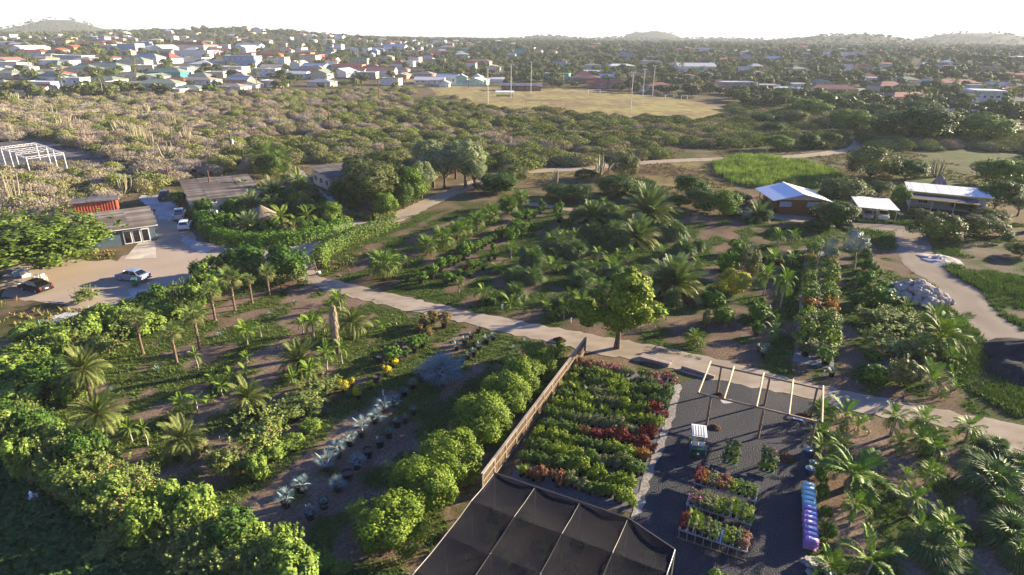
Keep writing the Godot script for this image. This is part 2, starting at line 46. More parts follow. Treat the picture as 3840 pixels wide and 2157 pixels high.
# outlines and centre lines on the ground: x, z
const LINES := {
	"road_far": [[-28.4, -77.7], [-21.2, -74], [-14.4, -70.6], [-4.1, -65.5], [6.8, -61], [13.4, -58.5], [19.5, -55.9], [28.9, -50.3], [36.3, -47.1], [43.8, -43.9]],
	"road_near": [[-27.2, -73.9], [-21.9, -70.6], [-14.7, -66.9], [-8.1, -64], [-1.6, -60.7], [4.8, -58], [8.4, -56], [14.2, -54.1], [18.6, -51.3], [27.9, -47.4], [31.8, -45.3], [37.5, -43.5], [41.1, -40.4]],
	"gravel": [[16.1, -50.4], [19, -51.5], [23, -49.6], [27.5, -47.2], [25.5, -42], [22.9, -37.9], [21, -34.8], [18.2, -27.9], [16.8, -24.8], [5, -24.6], [8.4, -32.6], [10.1, -36.7], [11.8, -40.1], [14, -44.8]],
	"sand_edge": [[15.7, -50.3], [16.1, -49.8], [14.4, -45.1], [12.2, -40.1], [10.7, -37.2], [9.1, -33], [8.3, -32.6], [9.6, -36], [11.1, -39.1], [13.2, -43.9]],
	"yard": [[-70, -117.3], [-69.4, -121.3], [-57.8, -101.1], [-49.4, -91.4], [-39.9, -86.6], [-30.8, -87], [-27.8, -82.2], [-26.3, -75.2], [-29.4, -75.8], [-39.2, -76.9], [-40.4, -70.6], [-43.3, -62.8], [-50.9, -65.3], [-62.7, -68.5], [-72.6, -81.2], [-56.7, -81.8], [-55.6, -90.1], [-64.5, -105.9]],
	"lime1": [[-73.4, -116.4], [-74.5, -119.5], [-70.9, -120.2], [-68.4, -121.8], [-61.9, -108.7], [-59.2, -101.6], [-62.1, -103.5], [-65.7, -108.5]],
	"lime2": [[-53.6, -94.4], [-52.2, -93.6], [-49.4, -90.8], [-45.7, -87.7], [-45, -85.2], [-46.7, -85.6], [-49.4, -88.1], [-52.1, -91.8]],
	"lime3": [[-48.2, -71.4], [-44.4, -72.3], [-41.3, -71.7], [-42.4, -68.4], [-44.5, -67], [-45.9, -65.3], [-47.3, -68.3]],
	"lime4": [[-52.9, -60.2], [-52.5, -62.4], [-51.6, -64.5], [-50.1, -63.6], [-50.3, -62.3], [-51, -59.7]],
	"apron": [[-55.7, -82.1], [-51.5, -83], [-55.9, -90.8], [-58, -89.9]],
	"lane_garden": [[-52.9, -145.9], [-45.9, -130.8], [-40.4, -122], [-35.9, -115], [-29.4, -103.8], [-28.2, -97.8], [-31.6, -88.3], [-35.5, -85.6], [-39.8, -83.9]],
	"lane_track": [[-29.2, -103.1], [-24.4, -102.3], [-21.1, -105.6], [-16.4, -117.9], [-11.3, -129.7], [-4.5, -142.7], [-5.3, -143.3], [2.6, -148.4], [13.7, -152.6], [19.4, -154.4], [28.8, -160.2], [41.7, -165.9], [54.7, -169.4], [65, -171.8], [75.2, -174.4], [82.5, -176.7], [95.7, -184.2], [104.7, -190.9], [114, -204.8], [124, -226.1]],
	"drive": [[61.1, -104.8], [68.3, -103.8], [66.8, -97.9], [62.2, -89.3], [59.7, -81.9], [59.3, -75.6], [56.2, -67.5], [55.4, -62.1], [53.7, -56.1]],
	"lane_house": [[40.5, -114.2], [48.7, -110.7], [54.7, -108], [61.1, -104.8]],
	"path_row": [[1.7, -118], [8.5, -114.8], [11.6, -113.5], [14.7, -112.8]],
	"crop": [[52.5, -162.7], [62.5, -173.5], [71.3, -176.1], [79.2, -165.8], [80.9, -151.7], [78.5, -142], [70.8, -136.6], [61.6, -134], [53.9, -134.7], [49.9, -138.5], [49.6, -148.2]],
	"pitch": [[-43.2, -420.3], [-23, -424.1], [-6, -427.4], [18, -422.6], [48.2, -417.5], [81.4, -378.8], [92, -362], [100.5, -330.4], [103.6, -292.1], [93.1, -263.5], [69.3, -252.3], [43.5, -259.6], [25, -268.3], [17.5, -292], [3.1, -277.4], [-16.2, -296.7], [-37.6, -364.9]],
	"lot": [[-99.1, -524.3], [-84.6, -550.8], [-70.7, -490.2], [-10.7, -426.5], [-10, -400.2], [-43.7, -357], [-53.3, -409.3], [-90.4, -485.8]],
	"straw": [[2.6, -145.8], [19.2, -152.3], [28.5, -158.7], [50.8, -166.6], [51, -158.9], [48.3, -135.6], [49.1, -127.3], [37.2, -126.6], [32.2, -135.7], [14.8, -135.7], [3.1, -133.9]],
	"field_left": [[-45.2, -46.1], [-49.1, -62.6], [-37.3, -72.7], [-27.3, -75.2], [-3.8, -61], [7.7, -56.7], [-2.4, -37.3], [-5.2, -27.5], [-5.9, -23.4], [-27.2, -23.1]],
	"field_mid": [[-27, -77.4], [-27.1, -85.7], [-20.2, -106.9], [3.1, -119.9], [31.1, -113.8], [60.6, -104.5], [59.9, -93.3], [55.6, -76.2], [42.6, -48.4], [42.1, -45.2], [27.2, -50.8], [6.8, -60.8], [-14.4, -70.6]],
	"field_right": [[27.7, -47], [37.4, -43.3], [44.9, -40.3], [31.1, -24], [16.2, -23.8]],
	"weeds": [[60.5, -93.3], [72.5, -95.9], [87.5, -90.6], [49.2, -45.4], [44.3, -45.3], [42.7, -51.2], [52.2, -70.7]],
	"hillside": [[-160.1, -184.5], [-141.6, -184.1], [-132.3, -178.7], [-124.9, -171.6], [-119.7, -170.2], [-111.8, -165.6], [-95.8, -152.5], [-90.9, -145.8], [-91.7, -141.9], [-103.2, -141.7], [-125.5, -142.1]],
	"compound": [[-67.4, -69.3], [-77.1, -80.9], [-81.6, -94], [-77.1, -102.7], [-82.7, -112.4], [-76.2, -114.5], [-76.7, -121.7], [-73.3, -125.9], [-74, -134.5], [-62, -142], [-59.6, -146.7], [-51.1, -153.6], [-40.3, -162.1], [-26.9, -119.1], [-20.9, -106.4], [-23.8, -78.6]],
	"garden": [[-56.5, -106.7], [-51.3, -98.6], [-46.4, -92.7], [-43, -90.8], [-41, -90.9], [-33.9, -93.3], [-28.7, -101], [-31.1, -108.8], [-35.2, -113.4], [-44.9, -127.7], [-46.1, -121.6], [-53.1, -115.8]],
	"container": [[-74.5, -106.1]],
	"boundary": [[-37.2, -70.4], [-38.4, -65.9], [-41.7, -62.4], [-44.2, -58.4], [-45, -52.8], [-45.2, -48.1], [-43.9, -45], [-40.8, -41.2], [-36.9, -38.3], [-32.1, -35.6], [-28.7, -34], [-25.4, -32.4], [-22.2, -30.5], [-19.6, -29.5], [-17.2, -28.1], [-15.3, -27.5], [-15.1, -27.3], [-11.8, -26.5]],
	"rubble": [[50.2, -70.3]],
	"slope": [[-43.3, -40.4], [-39.3, -38.6], [-35.4, -36.2], [-30.9, -33.7], [-27.7, -32.3], [-24.5, -30.7], [-20.5, -28.6], [-17.7, -27], [-16.2, -25], [-30.3, -24.7]],
	"hedge_garden": [[-57.2, -107.4], [-52.4, -99.9], [-48.6, -94.3], [-45.5, -91], [-42.4, -89.5], [-37.8, -89.1], [-38.6, -89.4], [-35.5, -90.3], [-33.1, -91.3], [-29.9, -94.6], [-27.9, -99.7]],
	"hedge_lane": [[-27.1, -79.4], [-27.8, -84.9], [-26.6, -89.1], [-24.3, -93.7], [-22.3, -96.8], [-20.1, -100.1]],
	"hedge_bend": [[-30.3, -107.3], [-27.9, -104.9], [-24.8, -104.3], [-21.7, -107.4]],
	"hedge_south": [[-35.5, -74.4], [-33.1, -74.9], [-28.9, -73.5], [-27.9, -75.1]],
	"frame_tops": [[-123.6, -148], [-118.9, -144.5], [-114.7, -141], [-108.5, -135.9], [-120.3, -155.1], [-114.4, -150.5], [-110.2, -146.8], [-104.3, -141.9]],
	"bed_left": [[6.4, -52.6], [0.3, -36.9]],
	"bed_right": [[15.7, -50.3], [8.7, -33.8]],
	"cars": [[-49.8, -74.5], [-59.7, -70.5], [-54.7, -97.9], [-58.7, -104], [-68.3, -117.1], [56, -113.4], [67.2, -113.2], [69.7, -113]],
	"bits": [[-48.3, -72.2], [-61.9, -73.6], [-60.9, -73.7], [-65.2, -75.3], [-64.3, -74.9], [-62.9, -72.2], [-61.6, -71.9], [-17.7, -55.2], [-42.1, -99], [-26.4, -77.4]],
	"heaps": [[39.6, -90.2], [36.9, -84.8], [39, -84.9], [5.2, -58.7]],
	"stakes": [[-48.4, -63.4], [-48.8, -62.3], [-47.6, -61.6], [-49.2, -59.2], [-51, -59.3]],
	"litter": [[-32.5, -33.1]],
	"taps": [[-1.1, -66.8], [6.8, -63.2], [-11.5, -47.3], [30.5, -52], [-1.2, -66.7]]
}
const TOWN := [
	[-244, -355, 9.8, 6.3, "f", "w", "w"],
	[-295, -413, 16.7, 6.3, "h", "w", "g"],
	[-276, -374, 15.2, 2.9, "f", "w", "w"],
	[-205, -371, 18.1, 5.7, "h", "w", "g"],
	[-178, -350, 14.2, 3.9, "h", "c", "g"],
	[-229, -383, 17.4, 3.5, "h", "c", "t"],
	[-262, -413, 15.4, 4.3, "h", "w", "g"],
	[-163, -371, 12.6, 3.6, "h", "w", "t"],
	[-251, -448, 15.2, 4.1, "g", "w", "g"],
	[-221, -422, 15.7, 3.7, "h", "o", "r"],
	[-270, -455, 16.1, 4.3, "h", "c", "g"],
	[-353, -559, 27.8, 6.1, "h", "w", "g"],
	[-338, -506, 18.7, 6.5, "h", "c", "g"],
	[-367, -525, 18.6, 4, "g", "c", "t"],
	[-378, -644, 22.7, 7.9, "h", "c", "g"],
	[-406, -718, 26.4, 9.1, "h", "w", "b"],
	[-396, -745, 15.5, 10.5, "p", "w", "r"],
	[-277, -660, 27.5, 9.9, "f", "b", "b"],
	[-311, -649, 17.7, 6, "p", "w", "w"],
	[-283, -554, 17.8, 5.2, "h", "o", "g"],
	[-258, -480, 22.4, 6.2, "h", "e", "g"],
	[-207, -421, 19.8, 4.3, "h", "w", "t"],
	[-199, -507, 9, 5.4, "f", "w", "w"],
	[-655, -1222, 36.8, 11.5, "g", "w", "w"],
	[-663, -1328, 67.4, 14.5, "h", "c", "r"],
	[-542, -1204, 34.4, 7.1, "h", "w", "r"],
	[-503, -1231, 39.1, 9.5, "g", "w", "w"],
	[-444, -900, 37.2, 8.3, "f", "w", "w"],
	[-453, -644, 26.8, 3.9, "f", "w", "w"],
	[-450, -581, 17.7, 4.4, "f", "w", "t"],
	[-358, -455, 16.2, 4.6, "h", "c", "g"],
	[-336, -448, 13.7, 4.5, "h", "w", "g"],
	[-413, -521, 14.2, 4.7, "h", "w", "t"],
	[-661, -893, 31.3, 7.3, "h", "w", "r"],
	[-512, -753, 38.5, 5.2, "f", "b", "w"],
	[-480, -767, 24.5, 5, "h", "w", "r"],
	[-492, -751, 19.2, 4.3, "h", "c", "t"],
	[-520, -715, 21.7, 5.1, "h", "y", "t"],
	[-805, -1191, 17, 7.7, "g", "o", "r"],
	[-865, -1164, 49.9, 7.6, "g", "w", "w"],
	[-752, -1279, 38.5, 11.3, "f", "b", "w"],
	[-1054, -1645, 46.9, 12.1, "h", "w", "r"],
	[-1079, -1741, 41.3, 12.8, "h", "c", "r"],
	[-819, -1350, 32.1, 9.5, "g", "w", "w"],
	[-720, -1306, 33.1, 8.5, "h", "w", "w"],
	[-2079, -2678, 67.6, 15.6, "f", "c", "w"],
	[-1252, -1625, 48.9, 8.6, "h", "w", "b"],
	[-1588, -2317, 54.9, 11.5, "h", "t", "t"],
	[-1251, -1782, 19.7, 9.4, "g", "w", "w"],
	[-692, -1466, 34.8, 8.6, "h", "w", "r"],
	[-421, -554, 13.3, 3.3, "h", "w", "t"],
	[-363, -502, 9.7, 3, "g", "y", "t"],
	[-237, -383, 9.9, 1.8, "f", "w", "w"],
	[-177, -335, 6.6, 2.6, "f", "w", "w"],
	[-163, -397, 10.3, 3.7, "g", "w", "t"],
	[-242, -560, 15.3, 4.1, "f", "c", "w"],
	[-228, -493, 11.9, 3.3, "f", "c", "w"],
	[-331, -581, 16.8, 3.5, "f", "c", "w"],
	[-304, -379, 7.4, 3.5, "h", "w", "t"],
	[-382, -778, 18.6, 4.6, "f", "w", "t"],
	[-253, -695, 15.5, 7.7, "f", "w", "t"],
	[-190, -619, 19.8, 5.8, "g", "b", "w"],
	[-148, -496, 15.2, 5.9, "g", "c", "g"],
	[-139, -526, 16.1, 5.7, "g", "w", "w"],
	[-159, -622, 22.9, 5.1, "f", "k", "r"],
	[-110, -534, 18.9, 6.8, "g", "w", "k"],
	[-115, -504, 12.2, 4, "f", "t", "w"],
	[-216, -649, 13.5, 7, "g", "w", "w"],
	[-169, -500, 14.5, 4.6, "g", "w", "w"],
	[-221, -594, 17.1, 5.2, "g", "c", "t"],
	[-196, -508, 15.5, 5.4, "f", "w", "w"],
	[-172, -714, 17.1, 7.1, "f", "t", "e"],
	[-274, -1505, 40.5, 17.3, "g", "w", "w"],
	[-329, -1394, 33.1, 8.6, "f", "w", "b"],
	[-60, -455, 16.9, 4.2, "g", "w", "w"],
	[-49, -471, 12.9, 5.3, "g", "w", "w"],
	[-37, -449, 8.3, 6.3, "g", "m", "m"],
	[-26, -449, 14.5, 4.5, "g", "m", "w"],
	[-44, -797, 24.2, 6, "h", "c", "k"],
	[-22, -662, 25.4, 4.6, "g", "w", "t"],
	[-577, -1423, 45.1, 10.5, "g", "w", "w"],
	[-362, -966, 32.3, 6.9, "h", "o", "r"],
	[-438, -1296, 39.1, 7.7, "f", "w", "r"],
	[-317, -988, 17.3, 6.5, "f", "o", "o"],
	[-282, -903, 24.5, 5.4, "f", "r", "k"],
	[-239, -837, 17.3, 5.5, "g", "w", "r"],
	[-378, -1196, 20.9, 6, "f", "w", "w"],
	[-153, -408, 11.2, 3.1, "f", "c", "w"],
	[-119, -718, 12.6, 4.7, "f", "w", "w"],
	[-73, -940, 10.5, 4.2, "f", "w", "w"],
	[-330, -1555, 29.6, 6.9, "h", "b", "b"],
	[-239, -1090, 8.7, 5.5, "g", "w", "w"],
	[-891, -3344, 36.9, 17.6, "g", "w", "w"],
	[-419, -2678, 46.5, 7.9, "f", "w", "w"],
	[-188, -1831, 37.6, 11.8, "h", "t", "t"],
	[-324, -2812, 44.4, 18.1, "f", "w", "w"],
	[-1393, -3591, 45.3, 21, "g", "w", "w"],
	[-1393, -4605, 65.3, 26.8, "g", "w", "w"],
	[-1370, -4724, 44.6, 27.5, "f", "t", "w"],
	[-6093, -15128, 214.1, 60, "f", "w", "w"],
	[-4836, -13023, 143.4, 49.2, "f", "w", "w"],
	[-26, -448, 11.6, 2.7, "f", "m", "w"],
	[53, -487, 18, 5.5, "h", "t", "k"],
	[69, -437, 14.1, 5.1, "g", "k", "r"],
	[56, -439, 10.6, 5, "g", "k", "r"],
	[93, -417, 14.2, 4.9, "h", "c", "k"],
	[76, -526, 11, 4.5, "g", "w", "u"],
	[83, -693, 13.3, 4.8, "f", "c", "w"],
	[123, -764, 28, 4.6, "h", "w", "w"],
	[194, -702, 35.9, 8.4, "g", "w", "w"],
	[573, -1970, 31.1, 13.3, "f", "w", "w"],
	[424, -1425, 20.3, 8, "h", "w", "r"],
	[466, -1464, 16.2, 6.5, "h", "w", "r"],
	[11, -1343, 20.2, 11.5, "f", "e", "e"],
	[-42, -1548, 22.1, 10, "f", "e", "m"],
	[147, -427, 19.3, 5, "f", "k", "w"],
	[36, -542, 16.5, 3.3, "f", "e", "g"],
	[73, -617, 11.9, 3.7, "g", "b", "w"],
	[58, -824, 11.8, 4.2, "g", "w", "w"],
	[136, -2475, 43, 8.7, "f", "t", "r"],
	[344, -3033, 52.6, 16, "f", "w", "w"],
	[185, -886, 21.2, 4.5, "f", "c", "w"],
	[383, -1671, 39.7, 8.4, "f", "b", "b"],
	[-128, -3359, 100.6, 14.7, "f", "w", "w"],
	[57, -1641, 20.8, 7.3, "h", "w", "r"],
	[42, -490, 6.3, 3.7, "g", "c", "g"],
	[232, -659, 6.3, 6, "f", "w", "w"],
	[186, -521, 7.5, 4, "g", "w", "r"],
	[3197, -14975, 188.4, 48, "f", "w", "w"],
	[198, -402, 23.4, 5.9, "h", "y", "k"],
	[247, -427, 16.6, 6.7, "h", "c", "k"],
	[218, -356, 23.1, 4.9, "h", "w", "k"],
	[202, -362, 11.7, 3.1, "h", "c", "t"],
	[334, -490, 29.2, 5.7, "h", "c", "k"],
	[219, -320, 5.2, 4.2, "g", "w", "k"],
	[265, -341, 12.2, 4.7, "h", "t", "t"],
	[311, -486, 6.3, 5.6, "g", "w", "w"],
	[235, -493, 11.1, 3.8, "g", "c", "g"],
	[170, -414, 15.4, 2.9, "f", "w", "w"],
	[758, -1510, 110, 11.2, "f", "w", "w"],
	[626, -1421, 27, 9.3, "f", "w", "w"],
	[378, -501, 14.5, 3.8, "g", "w", "w"],
	[339, -440, 13.5, 4.2, "h", "w", "r"],
	[166, -423, 10.9, 3.9, "f", "w", "w"],
	[317, -577, 10.2, 4.4, "h", "o", "r"],
	[533, -935, 22.3, 4.2, "h", "w", "r"],
	[445, -873, 12.5, 4.4, "g", "w", "b"],
	[980, -1639, 28.5, 6.3, "f", "w", "u"],
	[314, -458, 8.1, 3.5, "h", "c", "t"],
	[443, -1116, 31.9, 8.3, "g", "b", "w"],
	[1085, -2269, 39.4, 7.4, "f", "w", "w"],
	[10430, -19645, 401.5, 60, "f", "w", "w"],
	[2820, -5514, 112.9, 21, "f", "w", "w"],
	[510, -654, 15.7, 4, "h", "o", "r"],
	[257, -422, 6.8, 5.8, "g", "c", "k"],
	[201, -457, 11.8, 2.8, "f", "w", "w"],
	[183, -409, 9.9, 2.5, "f", "w", "w"]]
const MASTS := [[-13.2, -313.3, 17], [-2.1, -349.3, 17.2], [9.7, -386.1, 17.2], [53.8, -293.6, 16.4], [65.1, -324.3, 16.6], [79.6, -368.7, 16.7]]
const GOALS := [[44.2, -384.4, 51.5, -385.6, 2.5], [86.1, -364.4, 91.1, -365.2, 1.8], [92.9, -355.1, 96.4, -355.6, 2], [3.9, -292.5, 22.5, -294.9, 3.9]]
const POLES := [[-73.9, -129.5, 4.7], [-73.5, -160.3, 6.5], [-63.5, -214.9, 10.1], [-64.5, -302, 11.7], [-72.3, -424.1, 8.4], [223.5, -416.1, 8], [276.3, -429.2, 6.3], [135.1, -435.1, 5.3], [-30.5, -422.7, 11], [24.7, -419.4, 4.5], [113.6, -450.1, 5.5], [-58.9, -116.8, 5.9]]

const SITE := -0.452  # the nursery's own grid is turned by this much
var rng := RandomNumberGenerator.new()
var M := {}
var taken := {}
var pending := []
var coarse := FastNoiseLite.new()
var fine := FastNoiseLite.new()
var hills := []
var kept := {}


class Buf:
	var v := PackedVector3Array()
	var c := PackedColorArray()
	func tri(a: Vector3, b: Vector3, d: Vector3, col: Color) -> void:
		v.append(a); v.append(b); v.append(d)
		c.append(col); c.append(col); c.append(col)
	func quad(a: Vector3, b: Vector3, d: Vector3, e: Vector3, col: Color) -> void:
		tri(a, b, d, col)
		tri(a, d, e, col)
	func box(at: Vector3, size: Vector3, col: Color, turn := Basis()) -> void:
		var x := turn.x * size.x * 0.5
		var y := turn.y * size.y * 0.5
		var z := turn.z * size.z * 0.5
		quad(at - x + y + z, at + x + y + z, at + x - y + z, at - x - y + z, col)
		quad(at + x + y - z, at - x + y - z, at - x - y - z, at + x - y - z, col)
		quad(at + x + y + z, at + x + y - z, at + x - y - z, at + x - y + z, col)
		quad(at - x + y - z, at - x + y + z, at - x - y + z, at - x - y - z, col)
		quad(at - x + y - z, at + x + y - z, at + x + y + z, at - x + y + z, col)
		quad(at - x - y + z, at + x - y + z, at + x - y - z, at - x - y - z, col)
	func beam(a: Vector3, b: Vector3, wide: float, high: float, col: Color) -> void:
		var z := (b - a).normalized()
		var side := z.cross(Vector3.UP if absf(z.y) < 0.95 else Vector3.RIGHT).normalized()
		box((a + b) * 0.5, Vector3(wide, high, a.distance_to(b)), col, Basis(side, side.cross(-z).normalized(), z))
	func tube(pts: Array, rad: Array, sides: int, col: Color, cap := true) -> void:
		var rings := []
		for i in pts.size():
			var d: Vector3 = (pts[mini(i + 1, pts.size() - 1)] - pts[maxi(i - 1, 0)]).normalized()
			var s := d.cross(Vector3.FORWARD if absf(d.z) < 0.9 else Vector3.RIGHT).normalized()
			var t := d.cross(s)
			var ring := []
			for k in sides:
				var a := TAU * k / sides
				ring.append(pts[i] + (s * cos(a) + t * sin(a)) * rad[i])
			rings.append(ring)
		for i in pts.size() - 1:
			for k in sides:
				var n := (k + 1) % sides
				quad(rings[i][k], rings[i][n], rings[i + 1][n], rings[i + 1][k], col)
		if cap:
			for k in range(1, sides - 1):
				tri(rings[-1][0], rings[-1][k], rings[-1][k + 1], col)
	func leaf(p: Vector3, along: Vector3, side: Vector3, col: Color, bend := 0.0) -> void:
		var m := p + along * 0.45 + side.cross(along) * bend
		tri(p, m - side, p + along, col)
		tri(p, p + along, m + side, col)
	func add(o: Buf, t: Transform3D, tint := Color.WHITE) -> void:
		v.append_array(t * o.v)
		if tint == Color.WHITE:
			c.append_array(o.c)
		else:
			for col in o.c:
				c.append(col * tint)
	func mesh() -> ArrayMesh:
		var a := []
		a.resize(Mesh.ARRAY_MAX)
		a[Mesh.ARRAY_VERTEX] = v
		a[Mesh.ARRAY_COLOR] = c
		var m := ArrayMesh.new()
		m.add_surface_from_arrays(Mesh.PRIMITIVE_TRIANGLES, a)
		return m
	func smooth() -> ArrayMesh:
		var st := SurfaceTool.new()
		st.begin(Mesh.PRIMITIVE_TRIANGLES)
		st.set_smooth_group(0)
		for i in v.size():
			st.set_color(c[i])
			st.add_vertex(v[i])
		st.index()
		st.generate_normals()
		return st.commit()


func rnd(a: float, b: float) -> float:
	return rng.randf_range(a, b)


func ball() -> Vector3:
	var y := rnd(-1, 1)
	var a := rnd(0, TAU)
	var r := sqrt(1 - y * y)
	return Vector3(r * cos(a), y, r * sin(a))


func tone(a: Color, b: Color, spread := 0.18) -> Color:
	var col := a.lerp(b, rng.randf())
	var k := 1.0 + rnd(-spread, spread)
	return Color(col.r * k, col.g * k, col.b * k)


func numbered(called: String) -> String:
	var n: int = taken.get(called, 0)
	taken[called] = n + 1
	return called if n == 0 else "%s_%03d" % [called, n]


func tag(o: Node, label: String, category: String, group := "", kind := "") -> Node:
	if label: o.set_meta("label", label)
	if category: o.set_meta("category", category)
	if group: o.set_meta("group", group)
	if kind: o.set_meta("kind", kind)
	return o


func thing(called: String, label: String, category: String, at := Vector3.ZERO, turn := 0.0, group := "") -> Node3D:
	var o := Node3D.new()
	o.name = numbered(called)
	add_child(o)
	o.position = at
	o.rotation.y = turn
	tag(o, label, category, group)
	return o


func part(parent: Node, called: String, mesh: Mesh, m: Material, at := Transform3D()) -> MeshInstance3D:
	var o := MeshInstance3D.new()
	o.name = called
	o.mesh = mesh
	o.material_override = m
	o.transform = at
	parent.add_child(o, true)
	return o


func solo(called: String, mesh: Mesh, m: Material, label: String, category: String, at := Transform3D(), group := "") -> MeshInstance3D:
	var o := MeshInstance3D.new()
	o.name = numbered(called)
	o.mesh = mesh
	o.material_override = m
	o.transform = at
	add_child(o)
	tag(o, label, category, group)
	return o


func setting(called: String, mesh: Mesh, m: Material) -> MeshInstance3D:
	var o := solo(called, mesh, m, "", "")
	o.set_meta("kind", "structure")
	return o


func stuff(called: String, mesh: Mesh, m: Material, where: Array, tints: Array, label: String, category: String) -> void:
	if where.is_empty():
		return
	var mm := MultiMesh.new()
	mm.transform_format = MultiMesh.TRANSFORM_3D
	mm.use_colors = true
	mm.mesh = mesh
	mm.instance_count = where.size()
	for i in where.size():
		mm.set_instance_transform(i, where[i])
		mm.set_instance_color(i, tints[i])
	var o := MultiMeshInstance3D.new()
	o.name = numbered(called)
	o.multimesh = mm
	o.material_override = m
	add_child(o)
	tag(o, label, category, "", "stuff")


# a label that singles a thing out by how near it stands to something one can find; written when all stand
func later(o: Node3D, says: String) -> void:
	pending.append([o, says])


const MARKS := [["wooden pole pergola", 21, -45], ["golf cart", 14.7, -39.8], ["big roadside tree", 11, -57.5], ["black shade net", 2, -30],
	["silver sedan", -49, -75.5], ["green wheeled bin", -47.5, -72.5], ["blue grey office", -60, -92], ["shaggy palm trunk", -31, -62],
	["heap of pale rubble", 46, -73], ["large silver blue palm", -5, -51], ["stacked compost bags", 20, -32], ["black gravel mound", 54, -55],
	["white roofed carport", 67, -111], ["orange timber house", 54, -113], ["big date palm clump", 21, -73], ["cream shed", -38, -128],
	["tall goal side floodlights", 66, -325], ["mint green house", -37, -449], ["blue grey block", -277, -600], ["modern white house", 238, -323],
	["garden hedge corner", -32, -97], ["pair of tall date palms", -27, -48], ["leaning silver tree", 51, -86], ["white steel frame", -114, -147], ["transformer pole", -73.5, -160], ["lone pole in the scrub", -63.5, -215], ["farther scrub pole", -64.5, -302], ["white cube house", -244, -355], ["veranda house", 86, -119], ["bright crop field", 55, -145], ["second pitch goal", 90, -362], ["yellow house", 198, -405]]
const ORDER := ["nearest", "second nearest", "third nearest", "fourth nearest", "fifth nearest", "sixth nearest", "seventh nearest", "eighth nearest", "ninth nearest", "tenth nearest", "eleventh nearest", "twelfth nearest", "thirteenth nearest", "fourteenth nearest", "fifteenth nearest", "sixteenth nearest", "seventeenth nearest", "eighteenth nearest", "nineteenth nearest", "twentieth nearest"]


func write_labels() -> void:
	var sets := {}
	for p in pending:
		var o: Node3D = p[0]
		var best := 1e9
		var mark := ""
		for k in MARKS:
			var d := Vector2(o.position.x - k[1], o.position.z - k[2]).length()
			if d < best:
				best = d
				mark = k[0]
		var key: String = p[1] + ", %s the " + mark
		if not sets.has(key): sets[key] = []
		sets[key].append([best, o])
	for key in sets:
		var list: Array = sets[key]
		list.sort_custom(func(a, b): return a[0] < b[0])
		for i in list.size():
			list[i][1].set_meta("label", key % (ORDER[i] if i < ORDER.size() else "number %d in distance from" % (i + 1)))


# ---------------------------------------------------------------- materials

func noise_picture(freq: float, low: float, seed_: int, size := 512, octaves := 4) -> NoiseTexture2D:
	var n := FastNoiseLite.new()
	n.seed = seed_
	n.frequency = freq
	n.fractal_octaves = octaves
	var t := NoiseTexture2D.new()
	t.width = size
	t.height = size
	t.seamless = true
	t.noise = n
	var g := Gradient.new()
	g.set_color(0, Color(low, low, low))
	g.set_color(1, Color.WHITE)
	t.color_ramp = g
	return t


func mat(called: String, rough: float, spec := 0.3) -> StandardMaterial3D:
	var m := StandardMaterial3D.new()
	m.resource_name = called
	m.vertex_color_use_as_albedo = true
	m.roughness = rough
	m.metallic_specular = spec
	M[called] = m
	return m


